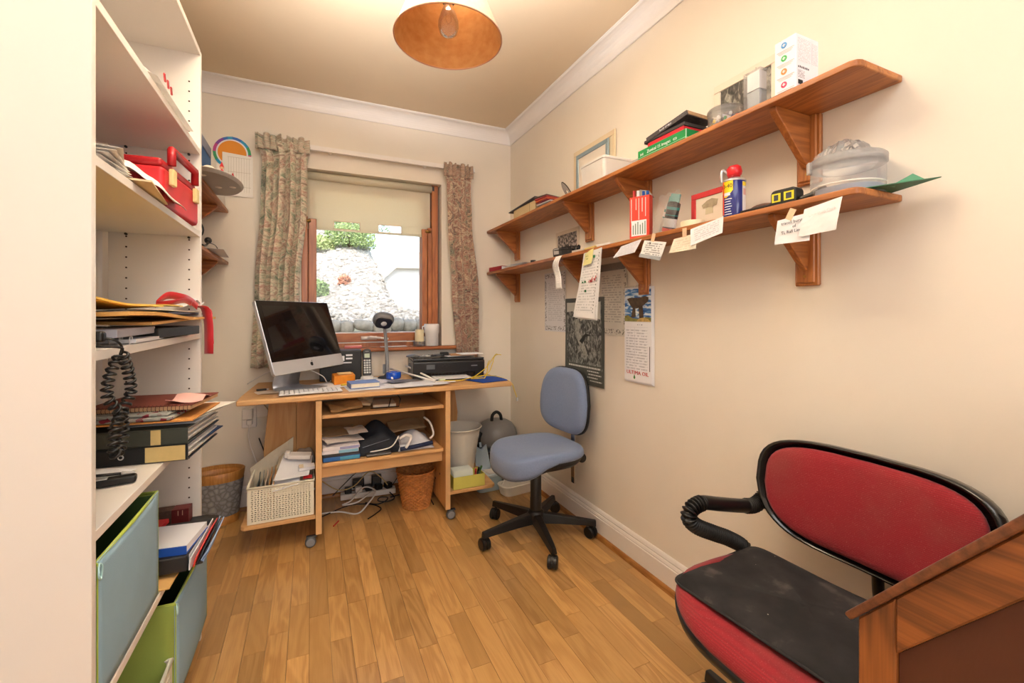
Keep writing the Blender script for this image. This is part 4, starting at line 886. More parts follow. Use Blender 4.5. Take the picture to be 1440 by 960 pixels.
t_ = thing('tape_dispenser', 'translucent bright blue round tape dispenser at the foot of the lamp', 'tape dispenser', (.455, 2.72, ZT+.012)); MB().lathe([(.022, 0), (.040, 0), (.044, .008), (.044, .034), (.040, .040), (.022, .040), (.022, 0)], n=28, cap=False).build('tape_roll', mat('#1452c8', .2, .1, 12, coat=.5), t_, bevel=.002, seg=1, smooth=True); MB().lathe([(.0, .006), (.021, .006), (.021, .03), (0, .03)], n=20).build('core', mat('#3f78e0', .4), t_)
t_ = thing('desk_lamp', 'grey desk lamp with an oval head and slim bent neck', 'lamp', (.432, 2.81, ZT+.002)); 
MB().lathe([(.055, 0), (.058, .006), (.05, .012), (.02, .018), (.012, .03), (0, .03)], n=28).build('lamp_base', M_dark, t_, smooth=True)
MB().tube([(0, 0, .02), (-.002, 0, .12), (-.008, -.002, .22), (-.016, -.01, .30), (-.02, -.02, .335)], [.0125, .011, .0105, .010], 10, 6).build('neck', M_grey, t_, smooth=True)
T = Matrix.Translation((-.030, -.045, .365)) @ Matrix.Rotation(R(42), 4, 'X') @ Matrix.Rotation(R(12), 4, 'Y')
mb = MB(); mb.T = T; mb.ball((0, 0, 0), 1, 24, 12, (.064, .032, .054), .85); mb.v = [v for v in mb.v]; mb.build('lamp_head', mat('#77787c', .35, .05), t_, smooth=True)
mb = MB(); mb.T = T; mb.prism(rr(.098, .080, .028, 5, 0, -.004), -.0325, -.022, 'y'); mb.build('reflector', mat('#2b2b2e', .2, .05), t_, bevel=.003); mb = MB(); mb.T = T; mb.ball((0, -.033, -.004), .018, 14, 8, (1, .4, 1)); mb.build('bulb', mat('#d5d6da', .1, coat=1), t_, smooth=True)
# ---- printer
t_ = thing('printer', 'black multifunction inkjet printer with its tray open, on the right of the desk', 'printer', (.80, 2.80, ZT+.001), R(-5))
prm = mat('#1b1b1d', .3, .1, 20, coat=.2)
MB().prism([(-.155, .035), (-.155, .105), (-.145, .112), (.14, .112), (.14, .0), (-.12, .0), (-.12, .035)], -.225, .225, 'x').build('body', prm, t_, bevel=.006)
MB().box((0, -.003, .119), (.446, .285, .012)).build('scanner_lid', mat('#3a3b3e', .18, .05, 20, coat=.5), t_, bevel=.004)
MB().box((-.185, -.135, .018), (.078, .03, .036)).build('front_block', prm, t_, bevel=.003); MB().box((.19, -.135, .018), (.06, .03, .036)).build('front_block', prm, t_, bevel=.003)
MB().box((.01, -.118, .017), (.30, .006, .030)).build('paper_slot', M_hole, t_)
mb = MB()
for k in range(12): mb.box((-.11+k*.022, -.124, .026), (.004, .008, .012))
mb.build('rollers', M_dark, t_)
MB().box((-.12, -.1575, .076), (.052, .003, .028), rx=-.0).build('display', mat('#6a6d72', .2, .05), t_); MB().box((.155, -.157, .076), (.04, .002, .006)).build('badge', M_grey, t_)
for x, z in ((-.045, .08), (-.03, .088), (-.02, .074), (-.005, .082)): MB().box((x, -.157, z), (.008, .002, .006)).build('control_button', M_dark, t_)
MB().box((0, -.20, .010), (.26, .13, .006)).build('output_tray', M_black, t_, bevel=.003); MB().box((.0, -.19, .0155), (.22, .14, .004), rz=.03).build('tray_paper', M_paper, t_)
zp = ZT+.129
t_ = thing('cable_bundle', 'grey and black coiled leads and a charger heaped on the printer lid', 'cables', (.70, 2.76, zp))
for k in range(5): MB().tube([(-.10+.035*k+.028*math.cos(a), .03*math.sin(a), .006+.003*k*.4) for a in [i*PI/5 for i in range(11)]], .0045, 6).build('lead_loop', mat(['#4c4d50', '#8d8e90', '#b9b9b6', '#28282a', '#5a5b5e'][k], .5), t_, smooth=True)
MB().box((.085, .01, .014), (.05, .04, .026)).build('charger_block', M_black, t_, bevel=.004); MB().ball((-.125, .0, .010), .03, 12, 8, (1.3, 1, .33)).build('grey_mouse', mat('#6e7276', .4), t_, smooth=True)
for k, (x, r, c, lab) in enumerate([(.875, 6, '#ecebef', 'white envelope lying on the printer lid'), (.90, -8, '#c9976b', 'brown packet with a printed window on the printer lid, over the white envelope'), (.94, 3, '#f2f1f4', 'white folded paper, top of the heap on the printer lid')]):
    sheetbox('envelope', lab, 'envelope', (x, 2.76-.02*k, zp+.0035+.0065*k), (.19-.02*k, .11, .005), R(r), mat(c, .7, .04))
t_ = thing('mouse_mat', 'royal blue mouse mat on the right end of the desk', 'mouse mat', (.985, 2.50, ZT+.0015), R(0)); MB().prism([(-.155, .09), (-.075, -.105), (.095, -.075), (.098, .12), (-.12, .13)], 0, .004).build('cloth_top', mat('#1b4fb5', .8, .05), t_, bevel=.001, seg=1); MB().prism([(-.156, .09), (-.075, -.107), (.097, -.077), (.099, .121), (-.12, .132)], -.001, .0005).build('rubber_base', M_black, t_)
t_ = thing('network_cable', 'yellow network cable looping over the desk and hanging off its right end', 'cable', (.93, 2.52, ZT+.01)); o2 = t_.location
yc = mat('#e6c62e', .45, .05)
MB(o2).tube([(.62, 2.46, ZT+.006), (.70, 2.51, ZT+.010), (.80, 2.49, ZT+.010), (.86, 2.48, ZT+.022), (.92, 2.46, ZT+.03), (.965, 2.45, ZT+.05), (1.0, 2.47, ZT+.10), (1.05, 2.56, ZT+.135), (1.10, 2.62, ZT+.14), (1.13, 2.64, ZT+.135)], .0026, 6, 8).build('cable_run', yc, t_, smooth=True)
MB(o2).tube([(.86, 2.46, ZT+.02), (.93, 2.44, ZT+.07), (.985, 2.47, ZT+.11), (1.06, 2.57, ZT+.145), (1.09, 2.60, ZT+.143)], .0026, 6, 8).tube([(.86, 2.46, ZT+.02), (.91, 2.41, ZT+.028), (.925, 2.405, ZT+.03), (.95, 2.43, ZT+.06), (.965, 2.46, ZT+.10), (.985, 2.48, ZT+.12)], .0026, 6, 8).build('cable_run', yc, t_, smooth=True)
MB(o2).tube([(.92, 2.60, ZT+.010), (1.0, 2.62, ZT+.010), (1.07, 2.55, ZT+.008), (1.098, 2.42, ZT-.01), (1.115, 2.40, ZT-.06), (1.13, 2.40, ZT-.10)], .0024, 6, 8).build('cable_run', yc, t_, smooth=True)
MB(o2).box((1.133, 2.40, ZT-.112), (.010, .009, .02)).build('plug', M_frost, t_)
MB(o2).box((.70, 2.52, ZT+.016), (.035, .02, .010), rz=.2).build('cable_tag', mat('#cfd9c0', .6), t_)

# ---- window sill things
zs = .931
t_ = thing('pill_organiser', 'long pink plastic strip box on the window sill', 'box', (.245, 2.975, zs)); MB().box((0, 0, .007), (.105, .028, .013)).build('tray', mat('#c96f72', .5, .05), t_, bevel=.002); MB().box((0, 0, .015), (.10, .024, .003)).build('lid', mat('#efb7b4', .4, .05), t_)
sheetbox('envelope', 'white envelope lying flat on the window sill behind the lamp neck', 'envelope', (.50, 2.985, zs+.003), (.17, .045, .004), .02, M_paper)
sheetbox('paper_slip', 'white folded slip propped on the lower window rail', 'paper', (.535, 3.035, .961+.004), (.12, .018, .004), .0, M_paper)
t_ = thing('candle', 'cream pillar candle in a clear glass holder on the window sill', 'candle', (.672, 2.985, zs)); MB().lathe([(.028, .012), (.030, .014), (.030, .108), (.027, .113), (.024, .110), (0, .106)], n=24).build('wax', mat('#f0e0b8', .6, .04), t_, smooth=True); MB().tube([(0, 0, .106), (0, .001, .118)], .001, 5).build('wick', M_dark, t_); MB().lathe([(.0, 0), (.040, 0), (.042, .003), (.042, .032), (.040, .032), (.039, .011), (0, .011)], n=24).build('glass_holder', M_clear, t_, smooth=True)
t_ = thing('lidded_mug', 'white ceramic mug with a flared rim on the window sill, right of the candle', 'mug', (.757, 2.985, zs)); MB().lathe([(.0, 0), (.043, 0), (.046, .003), (.046, .082), (.050, .090), (.052, .146), (.048, .150), (.046, .146), (.043, .09), (.0, .088)], n=28).build('mug_body', mat('#eae6e6', .3, .02), t_, smooth=True); MB().tube([(-.05, 0, .135), (-.066, -.01, .13), (-.062, -.01, .10), (-.046, 0, .095)], .004, 6, 5).build('handle', mat('#eae6e6', .3, .02), t_, smooth=True); MB().lathe([(.0465, .084), (.0475, .086), (.0465, .088)], n=28, cap=False).build('rim_band', mat('#c9b9b4', .3), t_)
sheetbox('white_block', 'small white plastic block between the candle and the mug', 'box', (.714, 3.03, zs+.032), (.03, .03, .06), 0, M_trim)

# ---- on the desk shelves
zk = .637
for k, (x, y, w1, h1, r, c, lab) in enumerate([(.16, 2.52, .16, .14, 10, '#b98f5c', 'crumpled brown paper bag on the shelf under the desktop'), (.25, 2.56, .12, .12, -15, '#d9c4a2', 'creased cream paper beside the brown bag under the desktop')]):
    mb = MB(); sheet(mb, (-w1/2, -h1/2, .012), (w1/2, -h1/2, .01), (-w1/2, h1/2, .03), (w1/2, h1/2, .035), 10, 8, .006, k+2); o = mb.build('paper_bag', mat(c, .8, .1, 20, .4, 60), solid=.012); o.location = (x, y, zk+.006); o.rotation_euler = (0, 0, R(r)); tag(o, lab, 'paper bag')
t_ = thing('wire_letter_tray', 'flat white tray of papers in a black wire frame under the desktop', 'tray', (.37, 2.55, zk+.002), R(-3)); MB().box((0, 0, .010), (.12, .16, .014)).build('papers', mat('#d6c9b4', .8, .06), t_)
MB().tube([(-.075, -.09, .003), (.075, -.09, .003), (.085, -.07, .04), (.085, .09, .04), (-.075, .09, .04)], .003, 6).tube([(.02, -.09, .003), (.035, -.06, .045)], .003, 6).build('wire_frame', M_black, t_)
zl = .391
for k, (c, c2, h_, x, lab) in enumerate([('#2461a8', '#4c9cc0', .022, .145, 'blue ring file with a turquoise spine, bottom of the desk shelf stack'), ('#2c2c32', '#3a3a44', .014, .14, 'black wallet file on top of the blue file in the desk shelf stack'), ('#e4e2ea', '#86bcd8', .018, .14, 'white file with a light blue edge, third from the bottom of the desk shelf stack'), ('#e8e2e6', '#9a9cc8', .016, .142, 'white file with a lilac edge, on top of the desk shelf stack')]):
    t_ = thing('ring_file', lab, 'folder', (x, 2.545, zl+[0, .023, .038, .057][k]), R([0, 2, -1, 1][k])); MB().box((0, 0, h_/2), (.18, .22, h_)).build('cover', mat(c, .5, .05), t_, bevel=.002, seg=1); MB().box((.04, -.1105, h_/2), (.095, .001, h_*.8)).build('spine_label', mat(c2, .5, .05), t_)
for k, (x, y, z, w1, h1, r, tx, c, lab) in enumerate([(.15, 2.54, .094, .20, .14, 18, .18, '#ddd2cc', 'pinkish white letter slanting forward over the desk shelf files'), (.13, 2.60, .115, .17, .16, -5, .05, '#a98b66', 'brown card lying behind the slanting letter on the desk shelf'), (.225, 2.57, .120, .10, .12, 10, .1, '#e3d8cc', 'cream envelope on top of the pile on the desk shelf'), (.52, 2.66, .095, .20, .18, 0, .12, '#b39873', 'buff card at the back right of the desk shelf')]):
    o = flat_paper('paper_sheet', lab, 'paper', x, y, zl+z, w1, h1, R(r), mat(c, .8, .05), amp=.003, seed=k, thick=.002); o.rotation_euler = (tx, .05*(-1)**k, R(r))
def heap(name, label, cat, c, d, m, seed, parts=None, n=18):
    t_ = thing(name, label, cat, c); rr_ = random.Random(seed); s1, s2, s3 = [rr_.uniform(0, 6) for _ in range(3)]
    mb = MB(); mb.grid(lambda u, v: ((u-.5)*d[0], (v-.5)*d[1], .003+d[2]*(max(0, math.sin(PI*u))*max(0, math.sin(PI*v)))**.45*(.8+.14*math.sin(u*9+s1+v*4)+.1*math.cos(v*11+s2+u*5))), n, n); mb.build(name+'_folds', m, t_, smooth=True, solid=.003)
    return t_
t_ = heap('folded_jacket', 'bundled dark navy padded jacket with white piping on the desk shelf', 'jacket', (.34, 2.58, zl+.001), (.24, .26, .15), mat('#1d222c', .8, .25, 30, .4, 90), 3)
MB().tube([(-.11, -.10, .012), (-.02, -.132, .022), (.06, -.128, .035), (.10, -.115, .085)], .004, 6, 6).build('white_piping', M_trim, t_, smooth=True)
MB().tube([(-.09, -.12, .045), (-.02, -.125, .062), (.05, -.12, .075)], .0015, 5, 5).build('stitch_line', mat('#7f8796', .8), t_)
t_ = heap('folded_clothes', 'bundle of white and navy clothes with a looped strap, right end of the desk shelf', 'clothes', (.535, 2.565, zl+.001), (.20, .24, .085), mat('#c4c4cc', .85, .12, 16, .4, 60), 8)
MB().tube([(.08, -.10, .05), (.105, -.08, .07), (.09, -.06, .13), (.065, -.02, .155)], .006, 6, 6).build('strap', M_trim, t_, smooth=True)
MB().tube([(-.09, -.118, .015), (0, -.122, .022), (.09, -.112, .03)], .012, 8, 5).build('navy_cuff', mat('#1f2a4a', .8), t_, smooth=True)
MB().tube([(-.09, -.11, .07), (-.06, -.12, .09), (-.03, -.12, .075), (-.06, -.125, .02)], .008, 8, 5).build('white_sleeve', M_trim, t_, smooth=True)
t_ = thing('leather_case', 'flat dark grey zip case at the front of the desk shelf, below the jacket', 'case', (.33, 2.442, zl+.001)); MB().box((0, 0, .009), (.13, .035, .017)).build('case_body', mat('#3a3836', .6, .15), t_, bevel=.006); MB().tube([(-.062, -.018, .009), (.062, -.018, .009)], .002, 5).build('zip', M_grey, t_)

# ---- under the desk: sockets, leads, bins
t_ = thing('wall_socket', 'double white wall socket below the left end of the desk, with a plug and adaptor', 'socket', (-.33, YB-.001, .55))
MB().box((0, -.012, -.01), (.075, .024, .115)).build('face_plate', M_trim, t_, bevel=.004); MB().box((-.005, -.045, .018), (.055, .045, .06)).build('adaptor', M_white, t_, bevel=.006); MB().box((.075, -.018, .03), (.075, .034, .075)).build('second_plate', M_trim, t_, bevel=.004); MB().box((.004, -.038, -.032), (.030, .026, .030)).build('plug', M_trim, t_, bevel=.005)
MB().tube([(.004, -.045, -.045), (.0, -.05, -.12), (.02, -.06, -.20), (.06, -.09, -.30), (.10, -.12, -.40), (.14, -.14, -.46)], .004, 6, 6).build('flex', M_trim, t_, smooth=True)
t_ = thing('mains_lead', 'beige lead crossing behind the desk from the socket', 'cable', (-.27, 2.94, .60)); MB((0, 0, 0)).tube([(-.02, 0, .08), (.02, 0, .02), (.08, -.02, -.06), (.13, -.04, -.12)], .0035, 6, 5).build('cable_run', mat('#b7a58c', .5), t_, smooth=True); MB().tube([(-.005, -.01, -.17), (.05, -.05, -.30), (.12, -.10, -.36)], .0035, 6, 5).build('cable_run', M_black, t_, smooth=True)
t_ = thing('usb_lead', 'white lead running from the back of the computer to the wall', 'cable', (-.27, 2.85, ZT+.03)); MB().tube([(-.06, .06, -.028), (.0, 0, .015), (.07, -.05, .055)], .003, 6, 5).build('cable_run', M_trim, t_, smooth=True)
t_ = thing('power_strip', 'white multi-socket extension bar on the floor under the desk', 'extension lead', (.33, 2.90, .002), R(-4)); MB().box((0, 0, .018), (.33, .055, .034)).build('bar', M_trim, t_, bevel=.005)
for k in range(5):
    pb = MB().box((-.12+.06*k, 0, .052), (.042, .045, .034), rz=.1*k).build('plug', M_black if k != 1 else M_trim, t_, bevel=.006)
MB().box((-.06, .03, .08), (.07, .05, .05)).build('adaptor', M_black, t_, bevel=.006); MB().box((.05, .028, .085), (.06, .045, .06)).build('adaptor', M_black, t_, bevel=.006)
def lead(label, pts, r, c, k=8):
    t_ = thing('cable', label, 'cable', pts[0]); mb = MB(pts[0]); mb.tube(pts, r, 6, k); o = mb.build('cable_run', mat(c, .5, .05), t_, smooth=True); return t_
lead('thick white lead looping over the floor under the desk', [(.055, 2.74, .006), (.15, 2.72, .008), (.24, 2.655, .007), (.30, 2.70, .03), (.36, 2.80, .06), (.30, 2.86, .075), (.22, 2.80, .03), (.17, 2.78, .02), (.25, 2.76, .03), (.34, 2.83, .05)], .0048, '#eee9e2')
lead('thin black lead curling out on the floor in front of the extension bar', [(.05, 2.70, .004), (.20, 2.78, .01), (.32, 2.76, .006), (.375, 2.68, .004), (.34, 2.62, .004), (.29, 2.57, .004)], .0035, '#141414')
lead('yellowish lead arching above the extension bar', [(.06, 2.86, .15), (.15, 2.84, .09), (.24, 2.84, .10), (.33, 2.88, .16), (.40, 2.87, .12), (.44, 2.85, .07)], .0035, '#c9b078')
lead('black lead sloping down behind the plugs from the desk shelf', [(.12, 2.87, .05), (.22, 2.85, .15), (.30, 2.86, .22), (.34, 2.86, .30)], .003, '#1a1a1a')
lead('black lead hanging behind the extension bar on the right', [(.40, 2.86, .29), (.44, 2.86, .20), (.52, 2.86, .15), (.47, 2.84, .07)], .003, '#1a1a1a')
lead('tangle of black lead looped on the floor beside the wicker basket', [(.30, 2.79, .006), (.36, 2.74, .006), (.41, 2.75, .012), (.43, 2.79, .016), (.39, 2.80, .02), (.37, 2.76, .018), (.42, 2.74, .012), (.47, 2.78, .010), (.45, 2.83, .03)], .0035, '#141414')
lead('black lead trailing behind the wicker basket to the right', [(.45, 2.80, .01), (.55, 2.83, .006), (.66, 2.81, .006), (.672, 2.70, .004), (.67, 2.60, .004)], .0035, '#1a1a1a')
t_ = thing('red_pencil', 'short red pencil stub lying on the floor in front of the desk', 'pencil', (.125, 2.585, .004), R(62)); MB().tube([(-.03, 0, 0), (.03, 0, 0)], .0034, 6).build('barrel', M_red, t_); MB().tube([(.03, 0, 0), (.036, 0, 0)], [.0034, .0008], 6).build('tip', M_buff, t_)
# wicker basket
M_wick = mat('#bd7a3c', .55, .22, 40, .4, 200)
t_ = thing('wicker_basket', 'round orange-brown wicker waste basket under the desk', 'basket', (.575, 2.64, .001))
def weave(r0, r1, h_, n, rows, m, name, par, amp=.0048, z0=0, sx=1, sy=1):
    vs = []; fs = []
    for j in range(rows*3+1):
        v = j/(rows*3); r = r0+(r1-r0)*v; row = j//3
        for i in range(n*2):
            a = 2*PI*i/(n*2); s_ = (1 if (i//2+row) % 2 else -1); bulge = math.sin(PI*((j % 3)+.5)/3)
            rr_ = r+amp*s_*bulge*(1 if i % 2 else .3); vs.append((rr_*math.cos(a)*sx, rr_*math.sin(a)*sy, z0+h_*v))
    N = n*2
    for j in range(rows*3):
        for i in range(N): a = j*N+i; b_ = j*N+(i+1) % N; fs.append((a, b_, b_+N, a+N))
    mb = MB(); mb.add(vs, fs); return mb.build(name, m, par, solid=.003, smooth=False)
weave(.078, .112, .215, 44, 22, M_wick, 'woven_wall', t_)
MB().lathe([(0, .004), (.076, .004), (.076, .010), (0, .010)], n=28).build('basket_floor', M_wick, t_)
mb = MB()
for k in range(2): mb.tube([((.113+.003*math.sin(i*2.2+k*PI))*math.cos(i*PI/36), (.113+.003*math.sin(i*2.2+k*PI))*math.sin(i*PI/36), .216+.004*math.cos(i*2.2+k*PI)) for i in range(73)], .0042, 6)
mb.build('plaited_rim', M_wick, t_, smooth=True)
MB().tube([(.080*math.cos(i*PI/24), .080*math.sin(i*PI/24), .006) for i in range(49)], .005, 6).build('plaited_foot', M_wick, t_, smooth=True)
# left oval bin
t_ = thing('waste_bin', 'oval waste bin with grey floral sides and wooden bands, between the bookcase and the desk', 'waste bin', (-.475, 2.885, .001))
m, nt, b = base('floral_grey'); vo = nn(nt, 'ShaderNodeTexVoronoi'); vo.feature = 'DISTANCE_TO_EDGE'; vo.inputs['Scale'].default_value = 38; nt.links.new(nn(nt, 'ShaderNodeTexCoord').outputs['Object'], vo.inputs['Vector'])
nt.links.new(ramp(nt, vo.outputs[0], [(.0, lin('#74706c')), (.10, lin('#87888c')), (.4, lin('#a5a4a2'))]), b.inputs['Base Color']); b.inputs['Roughness'].default_value = .8
def ov(r0, r1, z0, z1): return [(r0, z0), (r1, z1)]
MB().lathe([(.108, .045), (.131, .235)], n=40, sx=1, sy=.70, cap=False).build('printed_side', m, t_, smooth=True)
M_bw = wood('#c48a44', '#a86e30', 'z', .45)
MB().lathe([(.104, 0), (.110, .046), (.112, .046), (.106, 0)], n=40, sy=.70, cap=False).build('foot_band', M_bw, t_, smooth=True)
MB().lathe([(.129, .232), (.137, .285), (.134, .287), (.125, .232)], n=40, sy=.70, cap=False).build('rim_band', M_bw, t_, smooth=True)
MB().lathe([(0, .004), (.100, .004), (.106, .04), (.126, .232), (.131, .27)], n=40, sy=.70, cap=False).build('inner_liner', M_bw, t_, smooth=True)
# white basket of papers
t_ = thing('storage_basket', 'cream perforated plastic basket heaped with papers on the left desk shelf', 'basket', (-.13, 2.54, .154))
M_bk = mat('#e9e2cd', .5, .03)
basket(t_, -.272, .012, 2.395, 2.715, .155, .325, 22, 17, M_bk, .0025, .46)
def zsheet(name, label, pts, m, cat='paper', amp=.002, seed=0, th=.0012):
    c = Vector(pts[0]); mb = MB(c); sheet(mb, *pts, 8, 8, amp, seed); return tag(mb.build(name, m, solid=th, loc=c), label, cat)
for k in range(5): zsheet('card_divider', 'upright brown card standing in the left of the cream basket', [(-.25+.018*k, 2.42, .165), (-.25+.018*k, 2.62, .165), (-.235+.018*k, 2.43, .325+.006*k), (-.235+.018*k, 2.62, .33+.006*k)], mat(['#5c6460', '#8d8f8a', '#d8c4b0', '#c98f4c', '#cf9a58'][k], .7), th=.004).__setitem__('label', ['dark grey-green folder standing at the far left of the cream basket', 'grey folder standing second from the left in the cream basket', 'pinkish card standing third in the cream basket', 'orange-brown card standing fourth in the cream basket', 'tan card standing rightmost of the upright cards in the cream basket'][k])
zsheet('paper_sheet', 'large clean white letter lying on top of the cream basket', [(-.165, 2.40, .345), (-.01, 2.41, .350), (-.13, 2.60, .405), (.008, 2.60, .385)], M_paper, seed=1)
zsheet('paper_sheet', 'white sheet drooping over the front rim of the cream basket', [(-.17, 2.389, .300), (-.05, 2.389, .318), (-.17, 2.50, .345), (-.05, 2.50, .345)], M_paper, seed=2)
zsheet('red_card', 'thin red card at the front right of the cream basket', [(-.035, 2.395, .333), (.005, 2.395, .338), (-.035, 2.44, .338), (.005, 2.44, .342)], M_red, 'card')
zsheet('paper_bag', 'big cream paper bag leaning at the back left of the cream basket', [(-.27, 2.66, .20), (-.10, 2.70, .20), (-.29, 2.66, .34), (-.09, 2.72, .47)], mat('#dccfb6', .8, .08, 10, .3, 40), 'paper bag', .008, 2, .006)
t_ = heap('crumpled_cloth', 'crumpled beige paper ball in the back of the cream basket', 'paper', (-.08, 2.63, .345), (.17, .13, .07), mat('#d9cfba', .85, .1, 20, .4, 50), 5)
t_ = heap('crumpled_tissue', 'crumpled grey tissue at the back right of the cream basket', 'paper', (-.03, 2.70, .33), (.10, .10, .09), mat('#a79c90', .85, .1, 20, .4, 50), 6)
t_ = thing('white_adaptor', 'white plastic adaptor lying on the letter at the back of the cream basket', 'adaptor', (-.055, 2.545, .40), rot=(.15, .1, R(-8))); MB().box((0, 0, .012), (.11, .05, .022)).build('case', M_trim, t_, bevel=.005); MB().box((-.058, .004, .016), (.025, .03, .03)).build('plug', M_trim, t_, bevel=.003)
t_ = thing('white_box', 'small white box at the right rim of the cream basket', 'box', (-.02, 2.47, .362), rot=(.2, 0, R(6))); MB().box((0, 0, .009), (.075, .035, .018)).build('carton', M_paper, t_, bevel=.002, seg=1); MB().box((-.025, 0, .0185), (.02, .036, .001)).build('label', M_cream, t_)

# ---- right desk shelf
zr = .154
t_ = thing('white_bucket', 'ribbed off-white plastic bin on the right desk shelf', 'bin', (.858, 2.665, zr)); M_bu = mat('#d9d3c6', .45, .02)
pr = [(.0, 0), (.078, 0)]
for k in range(12): v = k/11; pr.append((.082+.044*v+.0012*(k % 2), .004+.27*v))
pr += [(.135, .280), (.135, .286), (.128, .284), (.078, .012), (0, .010)]
MB().lathe(pr, n=36).build('bin_body', M_bu, t_, smooth=True); MB().tube([(.134*math.cos(i*PI/24), .134*math.sin(i*PI/24), .284) for i in range(49)], .004, 6).build('rim', M_bu, t_, smooth=True)
t_ = thing('card_box', 'pale yellow open box of cards and pens on the right desk shelf', 'box', (.826, 2.445, zr)); mb = MB(); m_y = mat('#d3cb62', .55, .06)
mb.bb(-.094, .094, -.055, -.052, 0, .070).bb(-.094, .094, .052, .055, 0, .070).bb(-.094, -.091, -.052, .052, 0, .070).bb(.091, .094, -.052, .052, 0, .070).bb(-.094, .094, -.055, .055, 0, .003).build('tray', m_y, t_, bevel=.001, seg=1)
for k in range(7): tag(MB().box((-.025, 0, 0), (.115, .0015, .088)).build('index_card', mat('#dfe3d8', .8, .04), loc=(.824, 2.415+.012*k, zr+.051)), 'pale index card standing in the yellow box', 'card', 'index cards in the yellow box').rotation_euler[0] = -.12
for k, (c, x, lab) in enumerate([('#c4303a', .045, 'red marker standing in the yellow box'), ('#1d1d1d', .060, 'black marker leaning in the yellow box'), ('#4f7a4a', .073, 'green marker in the right corner of the yellow box')]):
    t_ = thing('marker', lab, 'pen', (.826+x, 2.43+.02*k, zr+.005), rot=(.25, .12*k, 0)); MB().tube([(0, 0, 0), (0, 0, .07)], .006, 8).build('barrel', mat(c, .4), t_, smooth=True); MB().tube([(0, 0, .07), (0, 0, .095)], .0065, 8).build('cap', mat(c, .3), t_, smooth=True)
for k, (c, z, lab) in enumerate([('#8a6a44', 0, 'brown book lying behind the yellow box'), ('#ece6e0', .024, 'white booklet on the brown book behind the yellow box'), ('#d8cfae', .036, 'cream booklet third in the pile behind the yellow box'), ('#eeeae4', .050, 'white leaflet on top of the pile behind the yellow box')]):
    sheetbox('booklet', lab, 'book', (.80+.01*k, 2.545-.004*k, zr+z+.012), (.16-.02*k, .055, .022 if k == 0 else .010), .05*k, mat(c, .7, .05))
# floor corner
t_ = thing('steam_cleaner', 'grey canister cleaner with black carry handle standing in the corner', 'vacuum cleaner', (1.190, 2.862, .001))
MB().lathe([(.115, 0), (.125, .01), (.125, .24), (.130, .25)], n=32, sx=1.05, sy=.95).build('lower_body', mat('#63707c', .4, .06), t_, smooth=True)
MB().lathe([(.138, .25), (.142, .262), (.140, .30), (.128, .345), (.105, .382), (.07, .402), (.0, .406)], n=36, sx=1.05, sy=.95).build('lid', mat('#8d8b88', .35, .05), t_, smooth=True)
MB().lathe([(.132, .238), (.145, .244), (.145, .258), (.132, .262)], n=36, sx=1.05, sy=.95, cap=False).build('seam_band', mat('#74787c', .4), t_, smooth=True)
MB().tube([(-.045, -.02, .385), (-.04, -.02, .44), (-.01, -.02, .462), (.02, -.02, .44), (.03, -.02, .385)], .011, 10, 6).build('carry_handle', M_black, t_, smooth=True)
MB().tube([(-.135, -.04, .34), (-.155, -.045, .30), (-.145, -.04, .245)], [.016, .020, .016], 10, 5).build('clamp', M_black, t_, smooth=True)
MB().box((-.085, -.105, .15), (.035, .012, .12), rz=-.7).build('label', printed('#1d1d1f', '#e0e0e0', 8, 4, .9, .15), t_)
MB().lathe([(.026, .402), (.024, .408), (0, .41)], (.045, -.03, -.01), 16).build('valve_cap', M_dark, t_, smooth=True)
# trays and pale blue dustpan
t_ = thing('plastic_dish', 'white oblong plastic dish on the floor by the right skirting', 'dish', (1.215, 2.578, .001), R(8)); mb = MB(); out = rr(.25, .13, .045, 5); inn = rr(.215, .10, .035, 5)
n = len(out); mb.add([(x*.88, y*.85, 0) for x, y in out]+[(x, y, .058) for x, y in out]+[(x, y, .058) for x, y in inn]+[(x*.9, y*.88, .006) for x, y in inn], [(i, (i+1) % n, n+(i+1) % n, n+i) for i in range(n)]+[(n+i, n+(i+1) % n, 2*n+(i+1) % n, 2*n+i) for i in range(n)]+[(2*n+i, 2*n+(i+1) % n, 3*n+(i+1) % n, 3*n+i) for i in range(n)]+[tuple(range(n))[::-1], tuple(range(3*n, 4*n))]); mb.build('dish_body', mat('#ddd8d0', .4, .02), t_, smooth=False); MB().tube([(x, y, .058) for x, y in out]+[(out[0][0], out[0][1], .058)], .003, 6).build('rim', mat('#e4e0d8', .4), t_, smooth=True)
t_ = thing('lidded_tub', 'pale blue-grey plastic tub with an overhanging lid behind the white dish', 'tub', (1.06, 2.70, .001), R(4)); MB().prism(rr(.17, .12, .03, 5), 0, .095).build('tub_body', mat('#9fb0b4', .4, .03), t_, bevel=.004); MB().prism(rr(.20, .14, .03, 5), .096, .108).build('lid', mat('#c2cdd0', .4, .03), t_, bevel=.003)
MB().tube([(.09, -.075, .11), (.07, -.10, .07), (.03, -.115, .03)], .003, 6, 5).build('wire_handle', M_trim, t_, smooth=True)
sheetbox('booklet', 'white booklet lying on the pale blue tub', 'book', (1.10, 2.705, .1165), (.13, .10, .014), .2, mat('#e8e2da', .7, .04))
t_ = thing('dustpan', 'pale blue plastic scoop leaning between the white bin and the grey cleaner', 'dustpan', (1.035, 2.69, .100), R(4)); mb = MB(); mb.grid(lambda u, v: ((-.055+.11*u)*(1-.25*v)+.0, .02+.045*v, .012+.15*v+.012*math.cos(PI*(u-.5)*2)*-1), 10, 8); mb.build('pan', mat('#a9bccb', .4, .03), t_, solid=.004, smooth=True); MB().tube([(0, .065, .16), (.0, .075, .19)], .009, 8).build('handle_stub', mat('#a9bccb', .4, .03), t_)
